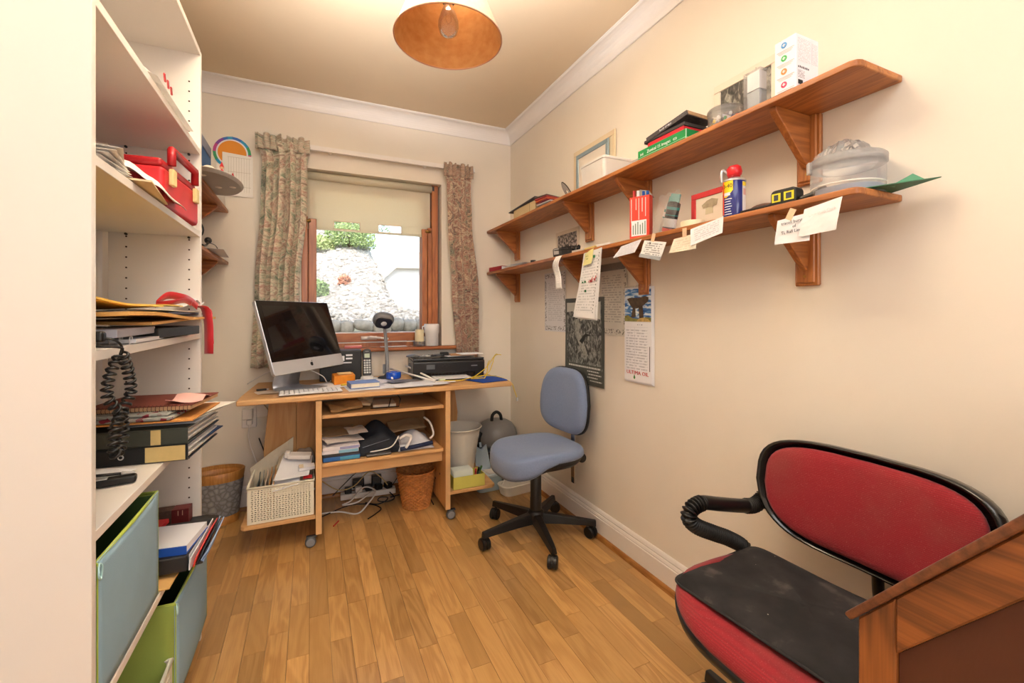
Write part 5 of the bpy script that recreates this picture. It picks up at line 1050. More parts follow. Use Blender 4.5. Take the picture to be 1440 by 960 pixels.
# ------------------------------------------------------------------ blue typist chair
def superel(w_, h_, p, n=40):
    out = []
    for k in range(n):
        a = 2*PI*k/n; c, s_ = math.cos(a), math.sin(a)
        out.append((w_*math.copysign(abs(c)**(2/p), c), h_*math.copysign(abs(s_)**(2/p), s_)))
    return out
def pad(mb, fn, w_, h_, p, profile, n=44):
    """rings of a superellipse: profile list of (scale, depth); fn(x,y,d)->point"""
    S = superel(w_, h_, p, n); vs = []; fs = []
    for (k, d) in profile: vs += [fn(x*k, y*k, d) for x, y in S]
    for j in range(len(profile)-1):
        for i in range(n): a = j*n+i; b_ = j*n+(i+1) % n; fs.append((a, b_, b_+n, a+n))
    fs.append(tuple(range(n))[::-1]); fs.append(tuple(range((len(profile)-1)*n, len(profile)*n)))
    return mb.add(vs, fs)
m, nt, b = base('blue_grey_fabric'); tcv = nn(nt, 'ShaderNodeTexCoord').outputs['Object']
n1 = nn(nt, 'ShaderNodeTexNoise'); n1.inputs['Scale'].default_value = 700; nt.links.new(tcv, n1.inputs['Vector']); n2 = nn(nt, 'ShaderNodeTexNoise'); n2.inputs['Scale'].default_value = 7; nt.links.new(tcv, n2.inputs['Vector'])
nt.links.new(mixc(nt, mathn(nt, 'MULTIPLY', n2.outputs[0], .35), ramp(nt, n1.outputs[0], [(.35, lin('#5f7093')), (.65, lin('#8597bb'))]), lin('#8b93a5')), b.inputs['Base Color']); b.inputs['Roughness'].default_value = .95; b.inputs['Sheen Weight'].default_value = .25
bp = nn(nt, 'ShaderNodeBump'); bp.inputs['Strength'].default_value = .3; bp.inputs['Distance'].default_value = .001; nt.links.new(n1.outputs[0], bp.inputs['Height']); nt.links.new(bp.outputs[0], b.inputs['Normal']); M_bfab = m
CX, CY = 1.06, 2.02
bcx = thing('office_chair', 'blue-grey fabric typist chair without arms, on a black five-star base by the desk', 'chair', (CX, CY, 0)); o2 = (CX, CY, 0)
def starbase(par, o2, cx, cy, angs, L, hubz, wr, m_leg):
    MB(o2).lathe([(.0, hubz-.03), (.036, hubz-.03), (.045, hubz-.01), (.042, hubz+.025), (.030, hubz+.035), (0, hubz+.035)], (cx, cy, 0), 24).build('base_hub', m_leg, par, smooth=True)
    for a in angs:
        a = R(a); T = Matrix.Translation((cx, cy, 0)) @ Matrix.Rotation(a, 4, 'Z'); mb = MB(o2); mb.T = T
        sec = [(.025, .028, hubz-.030, hubz+.022), (.12, .026, hubz-.028, hubz+.012), (L-.03, .019, hubz-.034, hubz-.006), (L+.008, .015, hubz-.040, hubz-.010)]
        vs = []
        for x, hw, z0, z1 in sec: vs += [(x, -hw, z0), (x, hw, z0), (x, hw*.6, z1), (x, -hw*.6, z1)]
        fs = [(i*4+k, i*4+(k+1) % 4, (i+1)*4+(k+1) % 4, (i+1)*4+k) for i in range(3) for k in range(4)]+[(0, 3, 2, 1), (12, 13, 14, 15)]
        mb.add(vs, fs); lg = mb.build('base_leg', m_leg, par, bevel=.004)
        mb = MB(o2); mb.T = T @ Matrix.Translation((L-.010, 0, 0)) @ Matrix.Rotation(.5+a*2.3, 4, 'Z')
        w1 = [(0, -.0105), (wr*.8, -.0105), (wr, -.006), (wr, .006), (wr*.8, .0105), (0, .0105)]
        for s_ in (-.0125, .0125): mb.lathe([(r, h+s_) for r, h in w1], (-.012, 0, wr+.0005), 20, axis='y')
        cs_ = mb.build('castor', M_black, par, smooth=False)
        mb = MB(o2); mb.T = T @ Matrix.Translation((L-.010, 0, 0)) @ Matrix.Rotation(.5+a*2.3, 4, 'Z')
        mb.tube([(0, 0, hubz-.03), (0, 0, wr*1.7)], .008, 8).prism([(-.012+(wr+.003)*math.cos(t), wr+(wr+.003)*math.sin(t)) for t in [R(-10)+i*R(200)/8 for i in range(9)]], -.004, .004, 'y'); mb.build('castor_hood', M_black, cs_, smooth=False)
starbase(bcx, o2, CX, CY, [185.8, 113, 43, -30, -102], .30, .105, .030, M_black)
MB(o2).lathe([(.030, .12), (.030, .20), (.0285, .205), (.0285, .33), (.025, .335), (.0, .336)], (CX, CY, 0), 24).build('column_sleeve', M_black, bcx, smooth=False, bevel=.002)
MB(o2).lathe([(.014, .33), (.014, .405)], (CX, CY, 0), 20).build('gas_piston', M_brass, bcx, smooth=True)
MB(o2).bb(CX-.09, CX+.12, CY-.055, CY+.055, .395, .418).bb(CX+.02, CX+.25, CY-.022, CY+.022, .385, .402).build('mechanism', M_black, bcx, bevel=.004)
T = Matrix.Translation((CX, CY-.005, .398)) @ Matrix.Rotation(R(183), 4, 'Z')
def seat_fn(x, y, d):
    f = max(0, (x-.09)/.13); s = min(1, max(0, (x-.005)/.15)); s = s*s*(3-2*s)
    z = d - .026*f*f + .010*(abs(y)/.21)**2*(d > .02) + .008*(max(0, -x-.1)/.1)
    if .02 < d < .052: z -= s*.052*(.052-d)/.026
    return (x, y, z)
mb = MB(o2); mb.T = T; pad(mb, seat_fn, .222, .215, 3.0, [(.05, -.002), (.80, -.002), (.88, .000), (.93, .012), (.985, .028)]); mb.build('seat_shell', M_black, bcx, smooth=True)
mb = MB(o2); mb.T = T; pad(mb, seat_fn, .222, .215, 3.0, [(.02, .026), (.90, .0261), (.975, .0262), (1.0, .034), (1.0, .044), (.985, .056), (.955, .065), (.90, .071), (.72, .073), (.45, .069), (.15, .067), (.02, .067)]); mb.build('seat', M_bfab, bcx, smooth=True)
# waterfall front lip
if 0: mb.grid(lambda u, v: (.148+.072*math.sin(v*PI*.62)*(1-.42*abs(u*2-1)**3), (-.19+.38*u), .480-.42+.006-.085*v+.008*(2*u-1)**2-.024*(v < .01)), 20, 8);
bx, by, bz = 1.285, 2.075, .680
T = Matrix.Translation((bx, by, bz)) @ Matrix.Rotation(R(185), 4, 'Z') @ Matrix.Rotation(R(-4), 4, 'Y')
def back_fn(x, y, d):     # x across, y up, d forward
    k = 1-.16*max(0, y/.18); return (d+.35*x*x*1.1-.0, x*k, y)
mb = MB(o2); mb.T = T; pad(mb, back_fn, .208, .178, 3.4, [(.02, -.018), (.5, -.018), (.9, -.018), (.99, -.010), (1.0, .002), (.985, .006)]); mb.build('back_shell', M_black, bcx, smooth=True)
mb = MB(o2); mb.T = T; pad(mb, back_fn, .203, .173, 3.4, [(.02, .002), (.985, .004), (1.0, .014), (.985, .028), (.93, .040), (.78, .046), (.45, .048), (.15, .048), (.02, .048)]); mb.build('backrest', M_bfab, bcx, smooth=True)
MB(o2).bb(1.283, 1.289, 2.0, 2.035, .24, .62).build('back_bar', M_chrome, bcx, bevel=.001, seg=1); MB(o2).box((1.286, 2.017, .255), (.009, .022, .03)).build('bar_stop', M_dark, bcx, bevel=.002)
MB(o2).lathe([(0, 1.905), (.020, 1.905), (.024, 1.912), (.024, 1.934), (.018, 1.94), (.008, 1.942), (.008, 2.0)], (1.275, 0, .405), 14, axis='y').build('tension_knob', M_black, bcx, smooth=False, bevel=.002)
MB(o2).tube([(1.13, 2.05, .40), (1.15, 2.10, .36), (1.165, 2.12, .32)], .004, 6, 4).build('lever_rod', M_chrome, bcx, smooth=True); MB(o2).ball((1.17, 2.125, .300), .018, 12, 8, (.7, 1, 1.5)).build('lever_grip', M_black, bcx, smooth=True)

# ------------------------------------------------------------------ red chair
m, nt, b = base('red_weave'); tcv = nn(nt, 'ShaderNodeTexCoord').outputs['Object']
wv = nn(nt, 'ShaderNodeTexWave'); wv.inputs['Scale'].default_value = 75; wv.inputs['Distortion'].default_value = 1.2; wv.bands_direction = 'Z'; nt.links.new(tcv, wv.inputs['Vector'])
n2 = nn(nt, 'ShaderNodeTexNoise'); n2.inputs['Scale'].default_value = 9; n2.inputs['Detail'].default_value = 6; nt.links.new(tcv, n2.inputs['Vector']); n3 = nn(nt, 'ShaderNodeTexNoise'); n3.inputs['Scale'].default_value = 500; nt.links.new(tcv, n3.inputs['Vector'])
c_ = mixc(nt, mathn(nt, 'MULTIPLY', wv.outputs[0], .4), lin('#991824'), lin('#700f19')); c_ = mixc(nt, ramp(nt, n2.outputs[0], [(.5, (0, 0, 0, 1)), (.75, (.5, .5, .5, 1))]), c_, lin('#8a3f3a')); c_ = mixc(nt, ramp(nt, n3.outputs[0], [(.62, (0, 0, 0, 1)), (.72, (.25, .25, .25, 1))]), c_, lin('#d98f8a'))
nt.links.new(c_, b.inputs['Base Color']); b.inputs['Roughness'].default_value = .85; b.inputs['Sheen Weight'].default_value = .15
bp = nn(nt, 'ShaderNodeBump'); bp.inputs['Strength'].default_value = .35; bp.inputs['Distance'].default_value = .001; nt.links.new(wv.outputs[0], bp.inputs['Height']); nt.links.new(bp.outputs[0], b.inputs['Normal']); M_rfab = m
M_shell = mat('#101011', .22, .12, 20, coat=.4, name='shiny_black_shell')
RX, RY = 1.03, .63
rc = thing('armchair', 'red fabric office chair with shiny black shell and ribbed black tubular arms', 'chair', (RX, RY, 0)); o2 = (RX, RY, 0)
starbase(rc, o2, RX, RY, [84, 156, 228, 300, 12], .30, .115, .030, M_black)
MB(o2).lathe([(.032, .12), (.032, .34), (.022, .345), (.022, .40)], (RX, RY, 0), 20).build('column_sleeve', M_black, rc, smooth=True)
MB(o2).bb(RX-.10, RX+.12, RY-.07, RY+.07, .385, .405).build('mechanism', M_black, rc, bevel=.004)
T = Matrix.Translation((1.0, .612, .405)) @ Matrix.Rotation(R(180), 4, 'Z')
def sf(x, y, d): return (x, y, d+.020*(abs(y)/.26)**3*(d > .01)-.018*max(0, (x-.1)/.11)**2)
mb = MB(o2); mb.T = T; pad(mb, sf, .215, .268, 3.2, [(.03, -.006), (.85, -.006), (.97, .000), (1.0, .014), (1.0, .026)]); mb.build('seat_shell', M_black, rc, smooth=True)
mb = MB(o2); mb.T = T; pad(mb, sf, .215, .268, 3.2, [(.02, .022), (.985, .024), (.995, .036), (.97, .050), (.90, .058), (.70, .056), (.4, .050), (.1, .048), (.02, .048)]); mb.build('seat', M_rfab, rc, smooth=True)
bx, by, bz = 1.268, .630, .655
T = Matrix.Translation((bx, by, bz)) @ Matrix.Rotation(R(180), 4, 'Z') @ Matrix.Rotation(R(-7), 4, 'Y')
def bf(x, y, d):  # x across (local +x = far from window after turn), y up
    lower = max(0, -y/.13); k = 1-.22*lower**1.6
    return (d+.60*x*x, x*k, y)
mb = MB(o2); mb.T = T; pad(mb, bf, .262, .142, 3.8, [(.02, -.034), (.4, -.034), (.85, -.034), (.97, -.024), (1.0, -.006), (1.0, .012), (.985, .022), (.955, .022), (.93, .008), (.5, .0), (.02, .0)]); mb.build('back_shell', M_shell, rc, smooth=True)
mb = MB(o2); mb.T = T; pad(mb, bf, .236, .124, 3.8, [(.02, .002), (.985, .004), (1.0, .018), (.985, .027), (.94, .033), (.8, .037), (.6, .039), (.4, .041), (.2, .042), (.02, .042)]); mb.build('backrest', M_rfab, rc, smooth=True)
for sgn, yy in ((1, .895), (-1, .375)):
    path = [(1.258, yy-.022*sgn, .70), (1.262, yy-.012*sgn, .64), (1.250, yy-.002*sgn, .600), (1.212, yy, .578), (1.16, yy, .584), (1.06, yy, .607), (.995, yy, .622), (.952, yy, .612), (.945, yy, .588), (.975, yy, .560), (1.04, yy, .528), (1.10, yy, .500), (1.155, yy-.005*sgn, .465), (1.165, yy-.04*sgn, .425)]
    P = spline([Vector(p) for p in path], 24)
    L = [0]
    for a, b_ in zip(P, P[1:]): L.append(L[-1]+(b_-a).length)
    # resample evenly and modulate the radius into ribs, smooth on the straight arm rest
    N = 1000; pts = []; rad = []; j = 0
    for i in range(N+1):
        s0 = L[-1]*i/N
        while j < len(L)-2 and L[j+1] < s0: j += 1
        t = (s0-L[j])/max(1e-6, L[j+1]-L[j]); p = P[j].lerp(P[j+1], t); pts.append(p)
        flat = 1.17 > p.x > .995 and p.z > .57; rad.append(.0195 if flat else .0150+.0075*(.5+.5*math.cos(s0/.0090*2*PI)))
    MB(o2).tube(pts, rad, 14).build('arm', M_black, rc, smooth=True)
    MB(o2).tube([(1.165, yy-.01*sgn, .452), (1.165, yy-.05*sgn, .415), (1.12, RY+.10*sgn, .398), (RX, RY+.06*sgn, .396)], .012, 8).build('arm_bracket', M_black, rc, smooth=True)
MB(o2).tube([(1.12, RY, .395), (1.30, RY, .40), (1.315, RY, .46), (1.300, RY, .60)], .013, 8, 5).build('back_bar', M_black, rc, smooth=True)
# cushion
t_ = thing('seat_cushion', 'flat dusty black cushion lying on the red seat', 'cushion', (1.022, .632, .461), R(4))
m, nt, b = base('dusty_black'); tcv = nn(nt, 'ShaderNodeTexCoord').outputs['Object']; n2 = nn(nt, 'ShaderNodeTexNoise'); n2.inputs['Scale'].default_value = 14; n2.inputs['Detail'].default_value = 8; nt.links.new(tcv, n2.inputs['Vector'])
vo = nn(nt, 'ShaderNodeTexVoronoi'); vo.inputs['Scale'].default_value = 22; nt.links.new(tcv, vo.inputs['Vector'])
c_ = ramp(nt, n2.outputs[0], [(.4, lin('#1d1b1c')), (.62, lin('#2b2829')), (.78, lin('#5c524e'))]); c_ = mixc(nt, mathn(nt, 'LESS_THAN', vo.outputs[0], .035), c_, lin('#b9aa9e'))
nt.links.new(c_, b.inputs['Base Color']); b.inputs['Roughness'].default_value = .95
S = superel(.168, .238, 12, 48)
def cu(k, d): return [(x*k, y*k, d+(.006*math.sin(y*17+1)*math.cos(x*13) if k < .95 else .003*math.sin(y*20))) for x, y in S]
mb = MB(); prf = [(.9, .0), (.985, .004), (1.0, .010), (.985, .014), (.93, .022), (.8, .028), (.6, .030), (.3, .028), (.05, .028)]
vs = []; fs = []; n = 48
for k, d in prf: vs += cu(k, d)
for j in range(len(prf)-1):
    for i in range(n): a = j*n+i; b_ = j*n+(i+1) % n; fs.append((a, b_, b_+n, a+n))
fs += [tuple(range(n))[::-1], tuple(range((len(prf)-1)*n, len(prf)*n))]; mb.add(vs, fs); mb.build('cushion_cover', m, t_, smooth=True)
mb = MB(); q = cu(1.0, .010); mb.tube([Vector(p) for p in q+[q[0]]], .0032, 6); mb.build('piping', mat('#262425', .8, .2), t_, smooth=True)

# ------------------------------------------------------------------ bureau in the foreground
o2 = (1.0, .12, 0)
bu = thing('bureau', 'orange-brown wooden bureau with sloping lid and panelled side, in the foreground', 'bureau', o2)
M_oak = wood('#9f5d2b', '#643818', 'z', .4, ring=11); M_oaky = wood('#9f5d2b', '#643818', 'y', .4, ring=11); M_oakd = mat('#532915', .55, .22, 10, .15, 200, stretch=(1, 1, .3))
sl = -1.222; Zf = .747; Yf = .339; Yt = .135; Zt = Zf+(Yf-Yt)*1.222
for X0, X1 in ((.66, .680), (1.325, 1.345)):
    MB(o2).prism([(Yf, .02), (Yf, Zf), (Yf-.041, Zf+.041*1.222), (Yf-.041, .02)], X0, X1, 'x').build('side_stile', M_oak, bu, bevel=.002, seg=1)
    MB(o2).prism([(Yf-.041, Zf+.05), (Yf-.041, Zf+.05-.070), (Yt-.02, Zt-.046), (Yt, Zt)], X0, X1, 'x').build('side_rail', M_oaky, bu, bevel=.002, seg=1)
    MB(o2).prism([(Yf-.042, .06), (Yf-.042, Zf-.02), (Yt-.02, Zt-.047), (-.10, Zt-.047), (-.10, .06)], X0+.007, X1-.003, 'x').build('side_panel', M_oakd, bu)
    MB(o2).prism([(-.10, Zt-.046), (-.10, Zt), (Yt, Zt), (Yt-.02, Zt-.046)], X0, X1, 'x').build('top_rail', M_oaky, bu)
    MB(o2).prism([(-.14, .02), (-.14, Zt), (-.101, Zt), (-.101, .02)], X0, X1, 'x').build('side_stile', M_oak, bu)
d = Vector((0, -1, 1.222)).normalized(); nrm = Vector((0, 1.222, 1)).normalized()
mb = MB(o2); A = Vector((0, Yf+.006, Zf-.006)); B = Vector((0, Yt, Zt))
pl = [A, B, B+nrm*.011, A+nrm*.011-Vector((0, 0, .002))]
mb.prism([(p.y, p.z) for p in pl], .653, 1.35, 'x'); mb.build('sloping_lid', wood('#7e4a2a', '#57301a', 'x', .4, ring=14), bu, bevel=.003)
MB(o2).bb(.653, 1.35, -.145, Yt, Zt+.001, Zt+.014).build('top_board', M_oaky, bu, bevel=.003)
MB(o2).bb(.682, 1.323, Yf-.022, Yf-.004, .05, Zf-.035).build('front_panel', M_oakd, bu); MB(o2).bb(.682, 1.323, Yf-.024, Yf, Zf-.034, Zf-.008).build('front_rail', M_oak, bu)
MB(o2).bb(.682, 1.323, -.135, -.125, .05, Zt-.02).build('back_board', M_oakd, bu)
for z, h_ in ((.15, .17), (.34, .17), (.53, .15)):
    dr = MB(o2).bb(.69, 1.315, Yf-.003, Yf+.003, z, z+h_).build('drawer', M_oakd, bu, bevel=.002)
    for x in (.85, 1.15): MB(o2).lathe([(.004, Yf+.003), (.012, Yf+.008), (.014, Yf+.016), (0, Yf+.02)], (x, 0, z+h_/2), 12, axis='y').build('knob', M_brass, dr, smooth=True)

# ------------------------------------------------------------------ pendant lamp
PX, PY = .367, 1.25
t_ = thing('pendant_lamp', 'unlit pendant lamp with a pale pink conical shade hanging from the ceiling', 'lamp', (PX, PY, 2.499))
def zz(z): return z-2.499
MB().lathe([(.0, zz(2.4985)), (.045, zz(2.4985)), (.045, zz(2.48)), (.02, zz(2.465)), (0, zz(2.465))], n=24).build('ceiling_rose', M_trim, t_, smooth=False, bevel=.003)
MB().tube([(0, 0, zz(2.47)), (0, 0, zz(2.12))], .003, 8).build('flex', M_trim, t_)
m, nt, b = base('shade_outer'); b.inputs['Base Color'].default_value = lin('#e2b8a2'); b.inputs['Roughness'].default_value = .8
nz = nn(nt, 'ShaderNodeTexNoise'); nz.inputs['Scale'].default_value = 40; nt.links.new(ramp(nt, nz.outputs[0], [(.3, lin('#dfb49e')), (.7, lin('#e6bea9'))]), b.inputs['Base Color'])
MB().lathe([(.157, zz(1.954)), (.070, zz(2.165))], n=56, cap=False).build('lamp_shade', m, t_, smooth=True)
m2, nt, b = base('shade_lining'); nz = nn(nt, 'ShaderNodeTexNoise'); nz.inputs['Scale'].default_value = 12; nt.links.new(ramp(nt, nz.outputs[0], [(.3, lin('#d2924f')), (.7, lin('#dfa565'))]), b.inputs['Base Color']); b.inputs['Roughness'].default_value = .7
MB().lathe([(.1555, zz(1.955)), (.0685, zz(2.165))], n=56, cap=False).build('shade_lining', m2, t_, smooth=True)
MB().tube([(.156*math.cos(i*PI/28), .156*math.sin(i*PI/28), zz(1.954)) for i in range(57)], .0022, 6).build('rim_wire', mat('#cf9b7c', .6), t_, smooth=True)
mb = MB()
for k in range(3): a = k*2*PI/3+.4; mb.tube([(.02*math.cos(a), .02*math.sin(a), zz(2.10)), (.045*math.cos(a), .045*math.sin(a), zz(2.09)), (.069*math.cos(a), .069*math.sin(a), zz(2.16))], .0018, 6)
mb.build('shade_carrier', M_trim, t_); MB().tube([(.120*math.cos(-1.25), .120*math.sin(-1.25)*1, zz(2.035)), (.1545*math.cos(-1.25), .1545*math.sin(-1.25), zz(1.957))], .0012, 5).build('seam', m2, t_)
MB().lathe([(.0, zz(2.145)), (.017, zz(2.145)), (.019, zz(2.10)), (.017, zz(2.078)), (0, zz(2.078))], n=20).build('lamp_holder', mat('#a4542c', .5), t_, smooth=True); MB().lathe([(.0, zz(2.080)), (.0175, zz(2.080)), (.0175, zz(2.062)), (0, zz(2.062))], n=20).build('holder_ring', M_black, t_)
M_bulb = glassy('bulb_glass', (.95, .9, .85, 1), gloss=.3, alpha=.22, rough=.08)
MB().lathe([(.013, zz(2.064)), (.014, zz(2.050)), (.022, zz(2.030)), (.029, zz(2.008)), (.030, zz(1.992)), (.025, zz(1.974)), (.013, zz(1.964)), (0, zz(1.961))], n=28, cap=False).build('bulb', M_bulb, t_, smooth=True)
MB().tube([(-.006, 0, zz(2.06)), (-.008, 0, zz(2.01)), (0, .003, zz(2.0)), (.008, 0, zz(2.01)), (.006, 0, zz(2.06))], .0008, 5).build('filament', M_chrome, t_)
# ------------------------------------------------------------------ pine shelves on the right wall
pine_shelf('upper long pine wall shelf on three-cornered brackets, right wall', XR, -1, .600, 3.0, 1.755, [2.87, 1.965, 1.53, .825])
pine_shelf('lower long pine wall shelf on three-cornered brackets, right wall', XR, -1, .600, 3.0, 1.452, [2.87, 1.975, 1.54, .83])
ZU, ZL = 1.7555, 1.4525
def carton(name, label, x0, x1, y0, y1, z0, z1, m, cat='box', bevel=.0015, part='carton'):
    c = ((x0+x1)/2, (y0+y1)/2, z0); t_ = thing(name, label, cat, c); MB(c).bb(x0, x1, y0, y1, z0, z1).build(part, m, t_, bevel=bevel, seg=1); return t_, c
# tall white box
t_, c = carton('printed_box', 'tall white printed carton with four coloured round icons, near end of the upper shelf', 1.180, 1.277, .752, .812, ZU, 1.903, mat('#eceaf0', .5, .02))
for k, cl in enumerate(['#4a93d0', '#3cae5c', '#e5803c', '#d03060']):
    z = 1.886-.036*k; MB(c).lathe([(0, 1.1788), (.0082, 1.1788), (.0082, 1.1797)], (0, .785, z), 20, axis='x').build('round_icon', mat(cl, .5), t_)
    MB(c).bb(1.1782, 1.1789, .781, .789, z-.0012, z+.0012).bb(1.1782, 1.1789, .7838, .7862, z-.004, z+.004).build('icon_mark', M_paper, t_)
    mb = MB(c)
    for q in range(3): mb.bb(1.1792, 1.1798, .757+.004*q, .805-.003*q, z-.0150-.0038*q, z-.0144-.0038*q)
    mb.build('text_lines', mat('#a86a72', .7), t_)
mb = MB(c); mb.grid(lambda u, v: (1.186+.055*u, .7515, 1.83+.065*v), 1, 1); mb.grid(lambda u, v: (1.246+.026*u, .7515, 1.83+.06*v), 1, 1); mb.build('small_print', printed('#eceaf0', '#a09aa0', 18, 10, .55, .02), t_)
mb = MB(c)
for k in range(7): mb.bb(1.188+.007*k, 1.191+.007*k, .7512, .7518, 1.812, 1.8165+.001*(k % 2))
for k in range(12): mb.bb(1.188+.0016*k, 1.1888+.0016*k+.0004*(k % 3), .7512, .7518, 1.768, 1.780)
mb.build('symbols', M_text, t_)
mb = MB(c); mb.grid(lambda u, v: (1.186+.03*u, .7514, 1.784+.022*v), 1, 1); mb.build('small_print', printed('#eceaf0', '#4a4448', 6, 7, .8, .02), t_)
MB(c).prism([(1.185, .80), (1.245, .79), (1.235, .762)], 1.903, 1.907).build('open_flap', mat('#9c9790', .7), t_)
# photo leaning behind
def picture(name, label, y0, y1, z0, z1, frame, fw, inner_m, lean=.0, x=1.355, mount=None, cat='picture', th=.008):
    c = (x, (y0+y1)/2, z0); t_ = thing(name, label, cat, c, rot=(0, R(lean), 0)); w_, h_ = (y1-y0), (z1-z0)
    mb = MB()
    for (a, b_, cc, d_) in ((-w_/2, w_/2, 0, fw), (-w_/2, w_/2, h_-fw, h_), (-w_/2, -w_/2+fw, fw, h_-fw), (w_/2-fw, w_/2, fw, h_-fw)): mb.bb(-th, 0, a, b_, cc, d_)
    mb.build('frame', frame, t_, bevel=.0015, seg=1)
    mb = MB(); mb.grid(lambda u, v: (-th*.5, w_/2-fw-(w_-2*fw)*u, fw+(h_-2*fw)*v), 1, 1); mb.build('print', inner_m, t_); return t_
def art_mat(name, stops, scale, stretch=(1, 1, 1), det=6, dist=1.0):
    m, nt, b = base(name); mp = nn(nt, 'ShaderNodeMapping'); mp.inputs['Scale'].default_value = stretch; nt.links.new(nn(nt, 'ShaderNodeUVMap').outputs[0], mp.inputs[0])
    n1 = nn(nt, 'ShaderNodeTexNoise'); n1.inputs['Scale'].default_value = scale; n1.inputs['Detail'].default_value = det; n1.inputs['Distortion'].default_value = dist; nt.links.new(mp.outputs[0], n1.inputs['Vector'])
    nt.links.new(ramp(nt, n1.outputs[0], [(p, lin(c)) for p, c in stops]), b.inputs['Base Color']); b.inputs['Roughness'].default_value = .5; return m
picture('photo_print', 'dark photograph of bare trees in a wide cream mount, behind the white carton', .915, 1.165, ZU+.001, 1.985, mat('#e6d8c6', .6, .03), .028, art_mat('bare_trees', [(.35, '#2c2a28'), (.5, '#5a5650'), (.6, '#8f8a80'), (.75, '#b9b4a8')], 4, (2.4, 1, 1), 8, 1.5), 0, 1.36)
# clear block and jar
t_, c = carton('acrylic_block', 'clear acrylic box with a white insert standing beside the white carton', 1.19, 1.235, .862, .918, ZU, 1.872, M_clear)
MB(c).bb(1.197, 1.228, .870, .910, 1.815, 1.868).build('white_insert', M_paper, t_); MB(c).bb(1.197, 1.228, .870, .910, ZU+.004, 1.812).build('grey_insert', mat('#a8b0b8', .3, .05), t_); MB(c).tube([(1.21, .89, 1.872), (1.21, .891, 1.887)], .0006, 5).build('wire', M_dark, t_)
sheetbox('cream_eraser', 'small cream block between the jar and the acrylic box', 'block', (1.235, .940, ZU+.012), (.03, .02, .022), .2, M_cream)
t_ = thing('pin_jar', 'low round clear tub of coloured push pins on the upper shelf', 'tub', (1.245, 1.025, ZU)); MB().lathe([(0, 0), (.052, 0), (.055, .003), (.055, .058), (.053, .060), (.052, .058), (.052, .004), (0, .003)], n=32).build('tub_wall', M_clear, t_, smooth=True)
MB().lathe([(.0555, .052), (.057, .054), (.057, .062), (.054, .066), (0, .066)], n=32, cap=False).build('lid', M_clear, t_, smooth=True)
for k in range(44):
    a = k*2.4; r = .046*((k+3)/47)**.4; MB().ball((r*math.cos(a), r*math.sin(a), .008+.006*(k % 6)), .0055, 6, 4, (1, 1, 1.2)).build('push_pin', mat(['#1f2c6a', '#e7c22c', '#c22a2a', '#e9e9ea', '#1a1a1c', '#2c8a4a', '#e9e9ea'][k % 7], .3), t_)
MB().prism([(-.02, -.004), (.02, -.004), (.02, .0)], .01, .05).build('paper_label', M_paper, t_)
# green and red boxes, dark book
t_, c = carton('game_box', 'green box with white lettering and a white line, on the upper shelf', 1.178, 1.34, 1.130, 1.376, ZU, 1.792, mat('#17924a', .45, .05))
text('lettering', 'Zunical 15 images', .017, M_paper, t_, at(WX, (1.1775-c[0], 1.262-c[1], .019)), .0003)
text('lettering', '\u00bb\u00ab', .02, M_paper, t_, at(WX, (1.1775-c[0], 1.352-c[1], .019)), .0003); text('lettering', '\u00ab\u00bb', .02, M_paper, t_, at(WX, (1.1775-c[0], 1.18-c[1], .019)), .0003)
MB(c).bb(1.1772, 1.1779, 1.131, 1.375, ZU+.006, ZU+.0075).bb(1.178, 1.335, 1.1292, 1.1299, ZU+.006, ZU+.0075).bb(1.1772, 1.18, 1.1290, 1.1312, ZU+.001, 1.791).build('white_line', mat('#bfe8c8', .6), t_)
t_, c = carton('flat_box', 'flat red box lying on the green box', 1.182, 1.33, 1.145, 1.325, 1.7925, 1.808, mat('#cf1f30', .45, .05))
sheetbox('paperback_book', 'dark grey book lying on the red box', 'book', (1.255, 1.245, 1.816), (.145, .20, .012), .02, mat('#3c3638', .6, .1))
t_ = thing('hardback_book', 'speckled black book with brown page edges, tilted on top of the box pile', 'book', (1.25, 1.235, 1.836), rot=(R(-9), 0, R(3)))
MB().box((0, 0, 0), (.135, .195, .018)).build('cover', mat('#4a4548', .35, .5, 160), t_, bevel=.001, seg=1); MB().box((.004, -.001, 0), (.13, .197, .013)).build('pages', mat('#b3906a', .8, .1, 60), t_); text('lettering', 'book of days', .011, M_paper, t_, at(WX, (-.0680, 0, 0)), .0003)
sheetbox('black_wallet', 'black wallet lying behind the near end of the green box', 'wallet', (1.30, 1.108, ZU+.030), (.10, .045, .030), .3, M_black); bpy.data.objects['black_wallet'].location.z = ZU+.0155
t_ = thing('cassette_case', 'clear plastic cassette case at the far end of the green box', 'case', (1.22, 1.405, ZU)); MB().box((0, 0, .008), (.07, .045, .016)).build('case_body', M_frost, t_, bevel=.002, seg=1); MB().box((0, 0, .0168), (.05, .03, .0008)).build('label', M_paper, t_)
# white tub, frame, discs, letters, box file
t_ = thing('plastic_tub', 'translucent white oblong food tub on the upper shelf', 'tub', (1.266, 1.695, ZU)); o2 = t_.location; out = rr(.175, .19, .016, 4); n = len(out)
MB().add([(x*.93, y*.93, 0) for x, y in out]+[(x, y, .088) for x, y in out]+[(x*1.03, y*1.03, .090) for x, y in out]+[(x*1.03, y*1.03, .098) for x, y in out], [(j*n+i, j*n+(i+1) % n, (j+1)*n+(i+1) % n, (j+1)*n+i) for j in range(3) for i in range(n)]+[tuple(range(n))[::-1], tuple(range(3*n, 4*n))]).build('tub_body', mat('#e4e0dc', .3, .02, alpha=.93), t_)
MB().prism([(x*.96, y*.96) for x, y in out], .0985, .103).build('lid', mat('#ece9e6', .35), t_)
picture('framed_picture', 'cream framed picture with a blue-grey inner slip, leaning behind the white tub', 1.745, 2.115, ZU+.001, 2.058, mat('#e3cfae', .6, .04), .026, M_cream, 0, 1.36)
